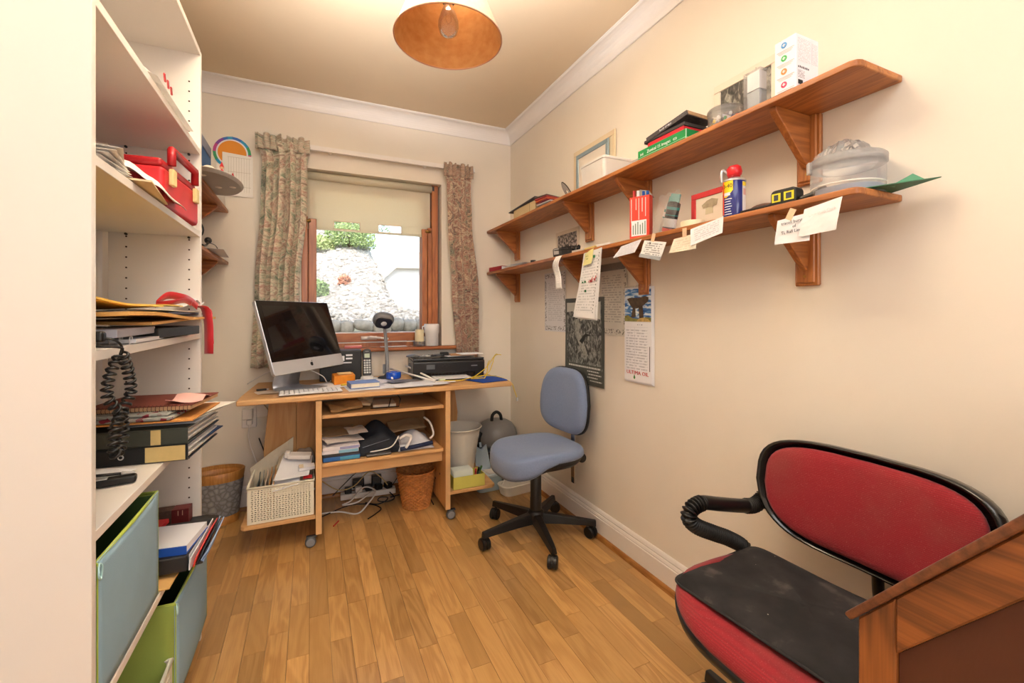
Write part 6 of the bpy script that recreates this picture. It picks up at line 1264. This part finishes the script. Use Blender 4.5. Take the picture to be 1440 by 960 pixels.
picture('framed_picture', 'smaller silver-blue frame standing in front of the cream framed picture', 1.785, 2.075, ZU+.001, 2.026, mat('#8fa3ac', .3, .1, metal=.3), .022, mat('#e8dfd2', .6, .02), 0, 1.349)
t_ = thing('card_sleeve', 'white card sleeve leaning between the frame and the white tub', 'card', (1.30, 1.83, ZU)); mb = MB(); sheet(mb, (-.05, .02, 0), (.035, -.01, 0), (-.02, .03, .11), (.045, -.01, .12), 4, 4, .001, 1); mb.build('card_sheet', M_paper, t_, solid=.003)
t_ = thing('disc', 'white disc with a dark rim leaning against the letters on the upper shelf', 'disc', (1.25, 2.02, ZU+.030), rot=(R(20), R(55), 0)); MB().lathe([(.012, 0), (.055, 0), (.057, .0015), (.055, .003), (.012, .003), (.012, 0)], n=32, cap=False).build('disc_plate', M_frost, t_); MB().lathe([(.055, -.001), (.060, .0015), (.055, .004)], n=32, cap=False).build('dark_rim', M_dark, t_)
bpy.data.objects['disc'].location.z = ZU+.048
for k, (c_, r, lab) in enumerate([('#3c3c40', 0, 'dark grey pouch, lowest of the bundle on the upper shelf'), ('#b9b9be', 5, 'grey pouch second from the bottom of the bundle'), ('#7a2230', -4, 'wine red wallet in the middle of the bundle'), ('#c4562c', 3, 'orange-red wallet fourth in the bundle'), ('#9a2c34', 8, 'red wallet near the top of the bundle'), ('#5a4a44', 14, 'brown wallet on top of the bundle')]):
    sheetbox('wallet', lab, 'wallet', (1.25, 2.165+.012*k, ZU+.006+.0115*k), (.13, .15-.008*k, .009), R(r), mat(c_, .5, .12), bevel=.003)
t_ = thing('box_file', 'cream box with a charcoal lid jutting over its end, far end of the upper shelf', 'box', (1.27, 2.42, ZU)); MB().box((0, 0, .030), (.165, .30, .058)).build('carton', mat('#cdb68c', .8, .06, 12, .1), t_, bevel=.002, seg=1); MB().box((-.004, .02, .064), (.18, .37, .006), rx=-.05).build('lid', mat('#4b4a52', .5, .1), t_, bevel=.001, seg=1); MB().bb(-.0835, -.083, -.08, -.078, 0, .058).build('seam', M_dark, t_)

# ---- lower shelf things
t_ = thing('book', 'red book with white pages at the far end of the lower shelf', 'book', (1.24, 2.86, ZL), R(6)); MB().box((0, 0, .014), (.12, .17, .022)).build('pages', M_paper, t_); MB().box((-.0, 0, .0265), (.13, .18, .003)).box((0, 0, .0015), (.13, .18, .003)).box((-.0635, 0, .014), (.003, .18, .026)).build('cover', mat('#a81c34', .5, .06), t_)
for k in range(3): bent('paper_sheet', ['lowest white sheet beside the red book', 'middle white sheet of the three beside the red book', 'topmost white sheet of those beside the red book'][k], 1.19, 1.34, 2.50-.03*k, 2.76-.02*k, ZL+.004+.007*k, ZL+.012+.008*k, M_paper, .002, k, .0015, cat='paper')
t_ = thing('tape_reel', 'small black reel on the lower shelf', 'reel', (1.21, 2.34, ZL)); MB().lathe([(.008, 0), (.016, 0), (.016, .018), (.008, .018), (.008, 0)], n=20, cap=False).build('reel_body', M_black, t_, bevel=.001, seg=1)
t_ = thing('small_box', 'small cream slip of card beside the black reel', 'card', (1.23, 2.26, ZL)); MB().box((0, 0, .004), (.06, .09, .007)).build('card_sheet', M_cream, t_)
t_ = thing('binoculars', 'dark grey camera pouch on the lower shelf beside the old photograph', 'pouch', (1.215, 2.03, ZL), R(8)); MB().box((0, .0, .026), (.055, .075, .050), ry=-.1).build('pouch_body', mat('#3e3a38', .5, .15), t_, bevel=.010); MB().box((-.029, 0, .028), (.004, .04, .030), ry=-.1).build('clear_window', mat('#b5b0ac', .2, .1), t_, bevel=.001)
t_['label'] = 'dark grey camera pouch on the lower shelf beside the old photograph'; t_.name = 'camera_pouch'
t_ = picture('photo_print', 'old sepia group photograph in a pale mount, leaning above the lower shelf', 2.07, 2.325, ZL+.001, 1.640, mat('#d9cbb8', .7, .04), .022, art_mat('crowd', [(.38, '#2e2b2b'), (.5, '#6f6762'), (.56, '#a59a94'), (.7, '#b4a8a2')], 9, (2, 1, 1), 6, .3), 0, 1.36, th=.003)
mb = MB()
for k in range(18): y = -.075+.0088*k; z = .045+.004*math.sin(k*2.1)+.035*math.exp(-((y-.0)/.05)**2); mb.ball((-.0045, y, z+.018), .0048, 6, 4, (.2, 1, 1.1)); mb.bb(-.0045, -.0035, y-.0045, y+.0045, .026, z+.014)
mb.build('group_silhouette', mat('#3b3736', .7, .2), t_)
for k, (x, y, c_, w1, h1, lab) in enumerate([(1.24, 1.96, '#2c2b2c', .05, .11, 'black folded umbrella-like strap on the lower shelf'), (1.28, 1.90, '#57534f', .09, .12, 'grey brown cloth on the lower shelf'), (1.22, 1.84, '#cfcac2', .05, .09, 'pale leaflet on the lower shelf beside the pouch'), (1.23, 1.74, '#e0c87a', .06, .10, 'yellow note pad lying on the lower shelf'), (1.22, 1.63, '#e8e4de', .05, .09, 'white card lying on the lower shelf near the red carton')]):
    t2 = sheetbox('small_item', lab, 'stationery', (x, y, ZL+.008), (w1, h1, .013), .1*(-1)**k, mat(c_, .6, .1), bevel=.002); t2.name = ['strap', 'cloth', 'leaflet', 'note_pad', 'card'][k]
t_ = thing('sunglasses', 'dark plastic sunglasses lying among the clutter on the lower shelf', 'glasses', (1.235, 1.91, ZL+.021), R(80)); MB().ball((-.03, 0, .01), .024, 12, 6, (1, .2, .7)).ball((.03, 0, .01), .024, 12, 6, (1, .2, .7)).build('lenses', M_blackg, t_, smooth=True); MB().tube([(-.055, 0, .015), (-.058, .05, .012), (-.05, .10, .004)], .0025, 6).build('temple_arm', M_black, t_); MB().tube([(.055, 0, .015), (.058, .05, .012), (.05, .10, .004)], .0025, 6).build('temple_arm', M_black, t_)
t_ = thing('thin_cable', 'thin dark lead lying along the lower shelf', 'cable', (1.23, 1.65, ZL+.004)); MB().tube([(0, .10, .012), (.0, .02, .016), (-.01, -.06, .006), (0, -.13, .002)], .002, 6, 6).build('cable_run', M_dark, t_, smooth=True)
# red carton with pens
t_ = thing('pen_carton', 'tall red carton with an open flap and white lettering, holding pens, lower shelf', 'box', (1.222, 1.398, ZL), R(24)); m_rc = mat('#d8402f', .5, .04)
MB().bb(-.03, 0, -.042, .042, 0, .001).bb(-.03, -.0285, -.042, .042, 0, .168).bb(-.0015, 0, -.042, .042, 0, .168).bb(-.03, 0, -.042, -.0405, 0, .168).bb(-.03, 0, .0405, .042, 0, .168).build('carton', m_rc, t_)
mb = MB(); mb.prism([(-.036, .168), (.036, .168), (.026, .212), (-.014, .200)], .0285, .030, 'x'); mb.build('open_flap', mat('#9d9488', .7), t_)
MB().bb(-.0308, -.0301, -.030, .034, .010, .072).build('white_label', M_paper, t_)
mb = MB()
for k in range(6): mb.bb(-.0312, -.0309, -.026+.010*k, -.022+.010*k, .016, .066-.006*(k % 3))
mb.build('label_print', mat('#6e8a7a', .7), t_)
for k, (y, s_, L_) in enumerate([(-.026, .008, .08), (-.012, .006, .06), (.002, .005, .09), (.014, .005, .05), (.034, .006, .10)]):
    MB().bb(-.0308, -.0301, y-.0012, y+.0012, .165-L_, .160).build('white_print', mat('#f3d8d2', .6), t_)
for k in range(4):
    MB().tube([(-.022+.008*(k % 2), -.028+.018*k, .002), (-.020+.006*(k % 2), -.030+.020*k, .185+.004*k)], .006, 8).build('pen', mat(['#1d4f9a', '#1d4f9a', '#d6d6da', '#c43a3a'][k], .4), t_, smooth=True)
# sealant tubes in film
for k, (y, ln, c1_, c2_, lab) in enumerate([(1.262, -.20, '#26282a', '#d9402f', 'black and white sealant tube with a red base, leaning on the lower shelf'), (1.300, -.24, '#d9dbd8', '#cfd4d2', 'white wrapped sealant tube leaning beside the black one')]):
    t_ = thing('sealant_tube', lab, 'tube', (1.225+.02*k, y, ZL+.006), rot=(-ln*1.5, 0, 0)); MB().lathe([(0, 0), (.024, 0), (.024, .014)], n=20).build('end_cap', mat(c2_, .4), t_, smooth=False); MB().lathe([(.0235, .014), (.0235, .105), (.016, .112)], n=24).build('cartridge', mat(c1_, .4, .1), t_, smooth=True)
    MB().lathe([(.0240, .018), (.0240, .050)], n=24, cap=False).build('white_label', printed('#e4e4e2', '#6a6a6a', 6, 8, .7, 0), t_, smooth=True) if k == 0 else None
    MB().lathe([(.0239, .060), (.0239, .064)], n=24, cap=False).lathe([(.0239, .082), (.0239, .092)], n=24, cap=False).build('teal_band', mat('#2f8a86', .4), t_); MB().box((0, 0, .125), (.008, .045, .03)).build('crimped_top', mat('#6fa09c', .4, .1), t_, bevel=.002)
t_ = thing('film_wrap', 'crinkled clear film around the sealant tubes', 'bag', (1.235, 1.26, ZL+.001)); mb = MB(); mb.grid(lambda u, v: (-.042-.003*math.sin(v*21+u*13), .055-.105*u-.045*v, .003+.135*v+.004*math.sin(u*17)), 14, 14); mb.build('film_sheet', glassy('film', gloss=.5, alpha=.12, rough=.1), t_, smooth=True)
# cream tape
t_ = thing('tape_roll', 'roll of cream masking tape lying in front of the red framed card', 'tape', (1.215, 1.135, ZL)); MB().lathe([(.026, 0), (.040, 0), (.040, .020), (.026, .020), (.026, 0)], n=32, cap=False).build('tape_band', mat('#e8dcbc', .6, .04), t_, bevel=.001, seg=1)
# red frame
t_ = picture('framed_card', 'red framed card with a pale sketch, standing beside the blue spray can', 1.052, 1.215, ZL+.001, 1.592, mat('#cf3a3e', .5, .06), .020, mat('#e9dccb', .7, .02), 0, 1.30)
MB().prism([(-.035, .100), (-.01, .108), (.012, .103), (.034, .090), (.028, .078), (-.030, .080)], -.0055, -.0045, 'x').build('sketch_blot', mat('#a99a80', .8, .2, 60), t_); MB().prism([(-.015, .055), (.018, .055), (.016, .078), (-.014, .080)], -.0056, -.0046, 'x').build('sketch_pot', mat('#c9bea0', .8, .1), t_)
# spray can
t_ = thing('spray_can', 'blue and yellow aerosol can with a red cap and straw nozzle, lower shelf', 'spray can', (1.235, .985, ZL)); r = .0335
MB().lathe([(0, 0), (r-.001, 0), (r, .003), (r, .118), (r-.002, .121)], n=40).build('can_body', mat('#1a2478', .25, .06, coat=.4), t_, smooth=True)
MB().lathe([(r+.001, .118), (r+.0015, .121), (r-.002, .125), (.024, .130), (0, .130)], n=36).build('top_rim', M_silver, t_, smooth=True)
vd = math.atan2(-.985, -1.235)
def arcpatch(a0, a1, z0, z1, m, name, top=None, rr_=.0002):
    mb = MB(); k = 16; vs = []
    for i in range(k+1):
        a = vd+a0+(a1-a0)*i/k; zt_ = top(i/k) if top else z1; vs += [((r+rr_)*math.cos(a), (r+rr_)*math.sin(a), zt_ if top and z0 == z1 else z0), ((r+rr_)*math.cos(a), (r+rr_)*math.sin(a), z1)]
    return mb.add(vs, [(2*i, 2*i+2, 2*i+3, 2*i+1) for i in range(k)]).build(name, m, t_, smooth=True)
arcpatch(-1.5, -.10, .118, .118, mat('#f0cf1f', .35), 'yellow_shield', top=lambda u: .088-.022*math.sin(PI*u)**1.2, rr_=.0003)
arcpatch(.75, 1.35, .006, .114, mat('#e8e6e8', .4), 'warning_panel', rr_=.0002); arcpatch(.76, 1.34, .100, .113, mat('#f0cf1f', .4), 'yellow_flag', rr_=.0004); arcpatch(.85, 1.25, .072, .092, mat('#d9a7a0', .4), 'warning_mark', rr_=.0004)
def cyl_text(name, body, size, m, a, z, rr_):
    cu = bpy.data.curves.new(name, 'FONT'); cu.body = body; cu.size = size; cu.extrude = .0002; cu.align_x = 'CENTER'; cu.align_y = 'CENTER'
    o = bpy.data.objects.new(name+'_tmp', cu); COL.objects.link(o); bpy.context.view_layer.update()
    me = bpy.data.meshes.new_from_object(o.evaluated_get(bpy.context.evaluated_depsgraph_get())); bpy.data.objects.remove(o)
    for v in me.vertices: t = vd+a+v.co.x/rr_; q = rr_+v.co.z; zz_ = z+v.co.y; v.co = (q*math.cos(t), q*math.sin(t), zz_)
    me.materials.clear(); me.materials.append(m); o = bpy.data.objects.new(name, me); COL.objects.link(o); o.parent = t_
cyl_text('lettering', 'WD-40', .0175, M_text, -.95, .102, r+.0006)
mb_m = mat('#dfe2ee', .5)
for k in range(7): arcpatch(-.95+.03*(k % 2), -.20-.06*(k % 3), .012+.008*k, .0145+.008*k, mb_m, 'small_print', rr_=.0004)
arcpatch(-1.0, -.35, .072, .082, mb_m, 'small_print', rr_=.0004)
MB().tube([(0, 0, .128), (0, 0, .140)], .018, 20).build('valve_collar', M_red, t_, smooth=True)
mb = MB(); mb.T = Matrix.Translation((-.002, -.002, .152)) @ Matrix.Rotation(R(-14), 4, 'Y') @ Matrix.Rotation(R(40), 4, 'Z'); mb.lathe([(0, -.014), (.024, -.014), (.028, -.004), (.026, .012), (.016, .020), (0, .021)], n=24, sy=.82); mb.build('spray_cap', mat('#d8242c', .35, .04), t_, smooth=True)
dx, dy = math.cos(vd-1.25), math.sin(vd-1.25)
MB().tube([(.020*dx, .020*dy, .146), (.034*dx, .034*dy, .158), (.039*dx, .039*dy, .146), (.038*dx, .038*dy, .118)], .0045, 8, 5).build('straw_hinge', M_silver, t_, smooth=True); MB().tube([((r+.003)*math.cos(vd-1.0), (r+.003)*math.sin(vd-1.0), .118), ((r+.003)*math.cos(vd-.98), (r+.003)*math.sin(vd-.98), .012)], .0016, 6).build('straw', mat('#e0401c', .3), t_)
# brown leather thing, tape measure, black tool
t_ = thing('leather_pouch', 'brown leather key pouch with a dark strap, between the spray can and the tape measure', 'pouch', (1.225, .875, ZL), R(5)); MB().ball((0, 0, .012), .03, 14, 8, (1, 1.3, .42)).build('pouch_body', mat('#6b4636', .6, .2), t_, smooth=True); MB().tube([(-.028, .055, .006), (-.03, .0, .008), (-.03, -.05, .010)], .005, 8).build('strap', mat('#2b211d', .6), t_, smooth=True)
t_ = thing('tape_measure', 'black and yellow tape measure on the lower shelf', 'tape measure', (1.215, .800, ZL), R(4)); MB().prism(rr(.070, .046, .012, 4, 0, .0235), -.020, .020, 'x').build('case', mat('#1c1c1a', .5, .1), t_, bevel=.004)
for a, b_ in ((-.030, -.003), (.006, .030)): MB().bb(-.0212, -.0205, a, b_, .012, .036).build('yellow_panel', mat('#d9cf2a', .5), t_); MB().bb(-.0218, -.0213, a+.006, b_-.006, .016, .032).build('dark_label', mat('#3a4048', .5), t_)
t_ = thing('pliers', 'black pocket tool lying at the near side of the tape measure', 'tool', (1.22, .735, ZL), R(12)); MB().tube([(0, .03, .010), (0, 0, .016), (.0, -.02, .022)], .008, 8, 4).build('grip', M_black, t_, smooth=True); MB().ball((0, -.024, .025), .011, 10, 8).build('joint', M_dark, t_, smooth=True)
# cake tub
t_ = thing('spool_tub', 'large round clear tub topped by a crumpled clear bag, on the lower shelf', 'tub', (1.278, .682, ZL)); r = .080
MB().lathe([(0, 0), (r-.003, 0), (r, .003), (r, .092)], n=44).build('tub_wall', glassy('tub_plastic', gloss=.12, alpha=.20, rough=.12), t_, smooth=True); MB().lathe([(0, .003), (r-.004, .003), (r-.004, .022), (0, .022)], n=40).build('blue_contents', mat('#8d97ad', .5, .06), t_, smooth=False); MB().lathe([(r, .026), (r+.0015, .028), (r, .030)], n=40, cap=False).build('level_line', mat('#e8e4dc', .3), t_)
MB().lathe([(r+.001, .080), (r+.004, .082), (r+.004, .100), (r, .104), (0, .107)], n=44, cap=False).build('lid', glassy('tub_lid', gloss=.2, alpha=.20, rough=.15), t_, smooth=True)
MB().box((-.055, .062, .088), (.018, .01, .03), rz=.8).build('clip', M_frost, t_, bevel=.002)
mb = MB(); rr2 = random.Random(4); mb.grid(lambda u, v: (.066*(2*u-1)*(1-.1*v), .05*(2*v-1), .108+.042*max(0, math.sin(PI*u)*math.sin(PI*v))**.5+rr2.uniform(-.004, .004)), 14, 12); mb.build('crumpled_bag', glassy('bag2', gloss=.35, alpha=.12, rough=.12), t_)
t_ = thing('green_leaflet', 'folded dark green leaflet sticking out past the near end of the lower shelf', 'leaflet', (1.27, .585, ZL+.002)); mb = MB(); mb.add([(-.06, .045, 0), (.06, .03, 0), (.055, -.075, .012), (-.01, -.05, .002)], [(0, 1, 2, 3)]); mb.build('leaflet_sheet', mat('#2f6a4c', .5, .1), t_, solid=.002); mb = MB(); mb.add([(.0, .0, .003), (.055, .0, .004), (.05, -.05, .012), (.035, -.03, .03)], [(0, 1, 2), (0, 2, 3)]); mb.build('folded_corner', mat('#4f8f6c', .5), t_, solid=.001)

# ---- notes hanging from the front edge of the lower shelf
XE = XR-.197
def note(name, label, pts, m, cat='note', tape=None, extra=None, amp=.0008, dx=0):
    """pts: four (y,z): bottom-far, bottom-near, top-far, top-near"""
    c = (XE-.002, (pts[0][0]+pts[1][0])/2, pts[2][1]); t_ = thing(name, label, cat, c); mb = MB(c)
    P = [(XE-.003-dx-.004*(i < 2), y, z) for i, (y, z) in enumerate(pts)]
    sheet(mb, P[0], P[1], P[2], P[3], 6, 6, amp, len(label)); mb.build('paper_sheet', m, t_, solid=.0006)
    if tape: MB(c).box((XE-.005-dx, tape[0], tape[1]), (.0008, .018, .030), rx=tape[2] if len(tape) > 2 else 0).build('adhesive_tape', mat('#e2c3a0', .3, .05), t_)
    return t_, c
note('paper_note', 'lilac-white slanted note taped under the red carton', [(1.512, 1.385), (1.372, 1.392), (1.462, 1.428), (1.338, 1.440)], printed('#dcdce6', '#9aa0b0', 7, 8, .25, .1))
t_, c = note('card_tag', 'white business card with a grey foot and dark mark, right of the red carton', [(1.345, 1.374), (1.235, 1.348), (1.320, 1.432), (1.205, 1.408)], printed('#e8e8e8', '#4f4f55', 8, 7, .6, .12), tape=(1.272, 1.435, .3)); MB(c).prism([(1.347, 1.371), (1.236, 1.345), (1.232, 1.358), (1.342, 1.384)], XE-.0085, XE-.0078, 'x').build('grey_foot', mat('#a4a9ae', .6), t_); text('mark', 'X', .014, M_text, t_, at(WX, (XE-.0082-c[0], 1.285-c[1], 1.415-c[2])))
note('paper_note', 'cream torn note below the roll of masking tape', [(1.190, 1.366), (1.068, 1.365), (1.170, 1.413), (1.070, 1.418)], printed('#e9dfca', '#b9aa94', 6, 7, .35, .1), tape=(1.12, 1.428, 0), dx=.001)
note('paper_note', 'white printed slip under the spray can', [(1.090, 1.378), (.965, 1.401), (1.092, 1.434), (.963, 1.452)], printed('#ebe9ee', '#8c8ea0', 8, 10, .4, .12), dx=.003)
t_, c = note('paper_note', 'white handwritten note, left of the two sheets at the near end of the lower shelf', [(.800, 1.340), (.706, 1.338), (.792, 1.405), (.706, 1.411)], M_paper, tape=(.755, 1.415, .5))
for k, (s_, z, y) in enumerate([('tracoll bursts', 1.394, .748), ('of', 1.382, .744), ('Ti, Rall Line', 1.369, .752)]): text('handwriting', s_, .0115, mat('#4a4a58', .7), t_, at(WX @ Matrix.Rotation(.05, 4, 'Z'), (XE-.0085-c[0], y-c[1], z-c[2])), .0002)
t_, c = note('paper_note', 'larger blank white sheet, right of the handwritten one at the near shelf end', [(.730, 1.350), (.640, 1.354), (.718, 1.420), (.628, 1.432)], mat('#eceaea', .7, .01), dx=.005); text('handwriting', '_ - ~ (tot) Cork', .010, mat('#d5d0cf', .7), t_, at(WX @ Matrix.Rotation(.1, 4, 'Z'), (XE-.0128-c[0], .672-c[1], 1.404-c[2])), .0002)
# receipt
t_ = thing('till_receipt', 'long curled white till receipt hanging from the lower shelf', 'receipt', (XE-.003, 1.97, 1.445)); mb = MB((XE-.003, 1.97, 1.445))
mb.grid(lambda u, v: (XE-.006-.006*math.sin(v*9), 2.005-.062*u+.022*math.sin(v*5.5-.4)+.03*v*.3-.01, 1.447-.17*v), 4, 22); mb.build('paper_strip', printed('#efecea', '#8a8a90', 26, 5, .35, .12), t_, smooth=True, solid=.0005)
# long telephone list
t_ = thing('paper_list', 'long white list with green and red print hanging from the lower shelf', 'paper', (XE-.003, 1.69, 1.45)); c = (XE-.003, 1.69, 1.45)
m_l = printed('#ecebec', '#8d949a', 24, 9, .35, .08)
for k in range(3):
    mb = MB(c); o_k = .004*k; sheet(mb, (XE-.018+o_k, 1.800-.012*k, 1.135-.004*k), (XE-.018+o_k, 1.632-.008*k, 1.128-.004*k), (XE-.006+o_k*.5, 1.728, 1.432), (XE-.006+o_k*.5, 1.592, 1.442), 6, 10, .0015, k); mb.build('paper_sheet', m_l, t_, solid=.0006)
def on_list(y, z): k = (1.437-z)/.305; return XE-.0078-.012*k
text('lettering', '\u2714\u2714', .022, mat('#c42a2a', .6), t_, at(WX @ Matrix.Rotation(.2, 4, 'Z'), (on_list(0, 1.30)-.0025-c[0], 1.64-c[1], 1.305-c[2])), .0003)
text('lettering', 'oyez', .020, mat('#c42a2a', .6), t_, at(WX @ Matrix.Rotation(.1, 4, 'Z'), (on_list(0, 1.30)-.0025-c[0], 1.66-c[1], 1.300-c[2])), .0003)
for y, z, s_ in ((1.705, 1.298, .012), (1.725, 1.296, .010), (1.70, 1.255, .014), (1.640, 1.408, .016)): MB(c).box((on_list(0, z)-.0025, y, z), (.0008, s_, s_*.8)).build('green_mark', mat('#2f7a4c', .6), t_)
mb = MB(c)
for k in range(18): z = 1.42-.0155*k; mb.box((on_list(0, z)-.0018, 1.600+.0022*k+.002, z), (.0006, .003, .006))
mb.build('perforation_marks', M_text, t_)
t_ = thing('sticky_note', 'crinkled yellow sticky note on top of the long list', 'note', (XE-.011, 1.69, 1.43)); c = (XE-.011, 1.69, 1.43); mb = MB(c); sheet(mb, (XE-.017, 1.722, 1.372), (XE-.015, 1.655, 1.378), (XE-.012, 1.712, 1.428), (XE-.012, 1.645, 1.445), 6, 6, .0015, 3); mb.build('paper_sheet', mat('#e3dc9a', .7, .05), t_, solid=.0006)
text('handwriting', 'tel 2\nsee', .012, mat('#8aa06a', .7), t_, at(WX, (XE-.0185-c[0], 1.685-c[1], 1.408-c[2])), .0002)

# ---- papers on the wall
XW = XR-.0015
def wallsheet(name, label, y0, y1, z0, z1, m, cat='poster', x=XW, amp=.0008, seed=0, tilt=0):
    """y0 far edge (bigger y), y1 near edge"""
    c = (x, (y0+y1)/2, z0); t_ = thing(name, label, cat, c); mb = MB(c); sheet(mb, (x-.001, y0, z0), (x-.001, y1, z0+tilt), (x-.001, y0, z1), (x-.001, y1, z1+tilt), 8, 8, amp, seed); mb.build('paper_sheet', m, t_, solid=.0005); return t_, c
M_parch = printed('#d6cfc2', '#77726a', 30, 10, .45, .17, border='#7d786e')
wallsheet('certificate', 'pale bordered certificate on the wall, behind the till receipt', 2.468, 2.215, 1.042, 1.405, printed('#dcdadc', '#8f8f96', 30, 10, .35, .17, border='#807d7a'), seed=1, x=XW-.001)
t_, c = wallsheet('certificate', 'tan bordered proclamation on the wall, right of the long list', 1.905, 1.665, 1.045, 1.405, M_parch, seed=2, x=XW-.001, tilt=-.004)
mb = MB(c); mb.grid(lambda u, v: (XW-.0048, 1.895-.22*u, 1.365+.035*v), 1, 1); mb.build('ornament_band', art_mat('ornament', [(.4, '#5c5650'), (.5, '#a39b8e'), (.6, '#6e675e')], 22, (3, 1, 1), 4, 1), t_)
t_, c = wallsheet('poster', 'dark grey photographic poster of a figure seated in long grass, behind the blue chair', 2.215, 1.838, .768, 1.238, mat('#55564f', .6, .06, 8), seed=3, x=XW-.004)
xa = XW-.0075
mb = MB(c); mb.grid(lambda u, v: (xa, 2.192-.332*u, .875+.34*v), 1, 1); mb.build('photo_print', art_mat('long_grass', [(.32, '#1e1f1d'), (.46, '#4b4c48'), (.56, '#7d7e78'), (.68, '#a9aaa4')], 11, (1.6, 1, 1), 10, 1.2), t_)
mb = MB(c); mb.prism([(2.190, 1.16), (2.13, 1.165), (2.05, 1.11), (1.98, 1.14), (1.865, 1.12), (1.865, 1.213), (2.190, 1.213)], xa-.001, xa-.0004, 'x'); mb.build('pale_sky', mat('#c4c2b8', .6, .06, 20), t_)
mb = MB(c); mb.prism([(2.11, 1.115), (2.075, 1.125), (2.055, 1.09), (2.06, 1.05), (2.02, 1.00), (1.985, .94), (2.0, .92), (2.05, .965), (2.10, 1.03)], xa-.0016, xa-.001, 'x'); mb.ball((xa-.0014, 2.078, 1.118), .016, 12, 8, (.03, 1, 1.3)); mb.build('seated_figure', mat('#9b9c95', .6, .35, 70), t_)
mb = MB(c); mb.prism([(2.10, 1.13), (2.055, 1.14), (2.05, 1.10), (2.065, 1.125), (2.09, 1.12)], xa-.0024, xa-.0018, 'x').prism([(2.06, 1.00), (2.0, 1.045), (1.95, 1.035), (2.0, 1.025), (2.03, .985)], xa-.0024, xa-.0018, 'x'); mb.build('dark_shapes', mat('#23231f', .6), t_)
mb = MB(c)
for k, (yl, yr) in enumerate([(2.17, 1.865), (1.985, 1.88), (1.975, 1.86), (1.985, 1.89), (1.96, 1.855)]):
    y = yl
    rr3 = random.Random(k)
    while y > yr: L_ = rr3.uniform(.006, .02); mb.bb(xa-.0008, xa-.0001, max(yr, y-L_), y, .857-.0165*k, .857-.0165*k+(.009 if k == 0 else .006)); y -= L_+.004
mb.build('caption_print', mat('#dddcd4', .6), t_)
text('lettering', '!', .018, mat('#dddcd4', .6), t_, at(WX, (xa-.001-c[0], 1.852-c[1], .858-c[2])), .0002)
# calendar
t_ = thing('wall_calendar', 'slim wall calendar with a dolmen photo above a month table and red lettering', 'calendar', (XW-.006, 1.58, .838)); c = (XW-.006, 1.58, .838)
y0, y1 = 1.672, 1.490
for k in range(4): MB(c).bb(XW-.010+.002*k, XW-.0085+.002*k, y1-.003*k, y0-.001*k, .842-.003*k, 1.272).build('page', M_paper, t_)
xc = XW-.0104
mb = MB(c); mb.grid(lambda u, v: (xc, y0-.003-(y0-y1-.006)*u, 1.115+.15*v), 1, 1); mb.build('sky_photo', art_mat('cloudy_sky', [(.35, '#1d4f96'), (.47, '#4a86c4'), (.55, '#c8d6e2'), (.68, '#eef2f5')], 3.4, (1, 3.2, 1), 6, .6), t_)
def cp(u, v): return (y0-.003-(y0-y1-.006)*u, 1.115+.15*v)
MB(c).prism([cp(0, 0), cp(0, .16), cp(.12, .20), cp(.3, .10), cp(.62, .08), cp(.8, .14), cp(1, .12), cp(1, 0)], xc-.0012, xc-.0003, 'x').build('ground_photo', mat('#8b8544', .6, .3, 60), t_)
MB(c).prism([cp(.10, .70), cp(.22, .73), cp(.55, .72), cp(.80, .76), cp(.92, .72), cp(.90, .60), cp(.72, .48), cp(.50, .40), cp(.30, .42), cp(.18, .58)], xc-.0022, xc-.0013, 'x').prism([cp(.34, .44), cp(.42, .44), cp(.44, .14), cp(.26, .12)], xc-.0022, xc-.0013, 'x').prism([cp(.55, .46), cp(.70, .48), cp(.74, .10), cp(.58, .10)], xc-.0022, xc-.0013, 'x').build('dolmen_photo', mat('#51402f', .6, .35, 50), t_)
MB(c).prism([cp(.48, 0), cp(.55, .09), cp(.7, .12), cp(.9, .08), cp(1, 0)], xc-.0022, xc-.0013, 'x').build('rock_photo', mat('#c9a45c', .6, .3, 60), t_)
mb = MB(c)
for k in range(16): z = 1.088-.0125*k; mb.bb(xc-.0004, xc, y1+.022, y0-.012, z, z+.0008)
for yy in (1.60, ): mb.bb(xc-.0004, xc, yy, yy+.0006, .89, 1.09)
mb.build('date_lines', mat('#bdbcc4', .7), t_)
mb = MB(c); mb.grid(lambda u, v: (xc-.0002, y0-.01-.065*u, .89+.2*v), 1, 1); mb.grid(lambda u, v: (xc-.0002, 1.598-.08*u, .89+.2*v), 1, 1); mb.build('date_print', printed('#ecebef', '#8f8e9a', 16, 4, .5, .03), t_)
text('month_initials', 'M   T   W', .008, mat('#5a5a62', .7), t_, at(WX, (xc-.0005-c[0], 1.565-c[1], 1.100-c[2])), .0002)
text('lettering', 'ULTIMA OIL', .0235, mat('#cc1f2b', .6), t_, at(WX, (xc-.0005-c[0], 1.582-c[1], .880-c[2])), .0004, sx=1.18)
mb = MB(c); mb.prism([(1.602+.006*math.cos(a), .858+.007*math.sin(a)) for a in [i*PI/6 for i in range(12)]], xc-.0008, xc-.0002, 'x').prism([(1.6075, .861), (1.602, .873), (1.5965, .861)], xc-.0008, xc-.0002, 'x'); mb.build('green_drop', mat('#3d8a3c', .6), t_)
MB(c).bb(xc-.0008, xc, y1+.010, y1+.013, .895, 1.005).build('side_scale', M_text, t_)
mb = MB(c)
for k in range(22): mb.tube([(xc+.004, y0-.006-.0082*k, 1.268), (xc-.003, y0-.006-.0082*k, 1.272), (xc-.001, y0-.006-.0082*k, 1.279), (xc+.004, y0-.006-.0082*k, 1.276)], .0009, 5)
mb.build('wire_binding', M_chrome, t_); MB(c).tube([(xc, 1.60, 1.277), (xc, 1.575, 1.290), (xc, 1.55, 1.277)], .0015, 6, 5).build('hanger', M_trim, t_)
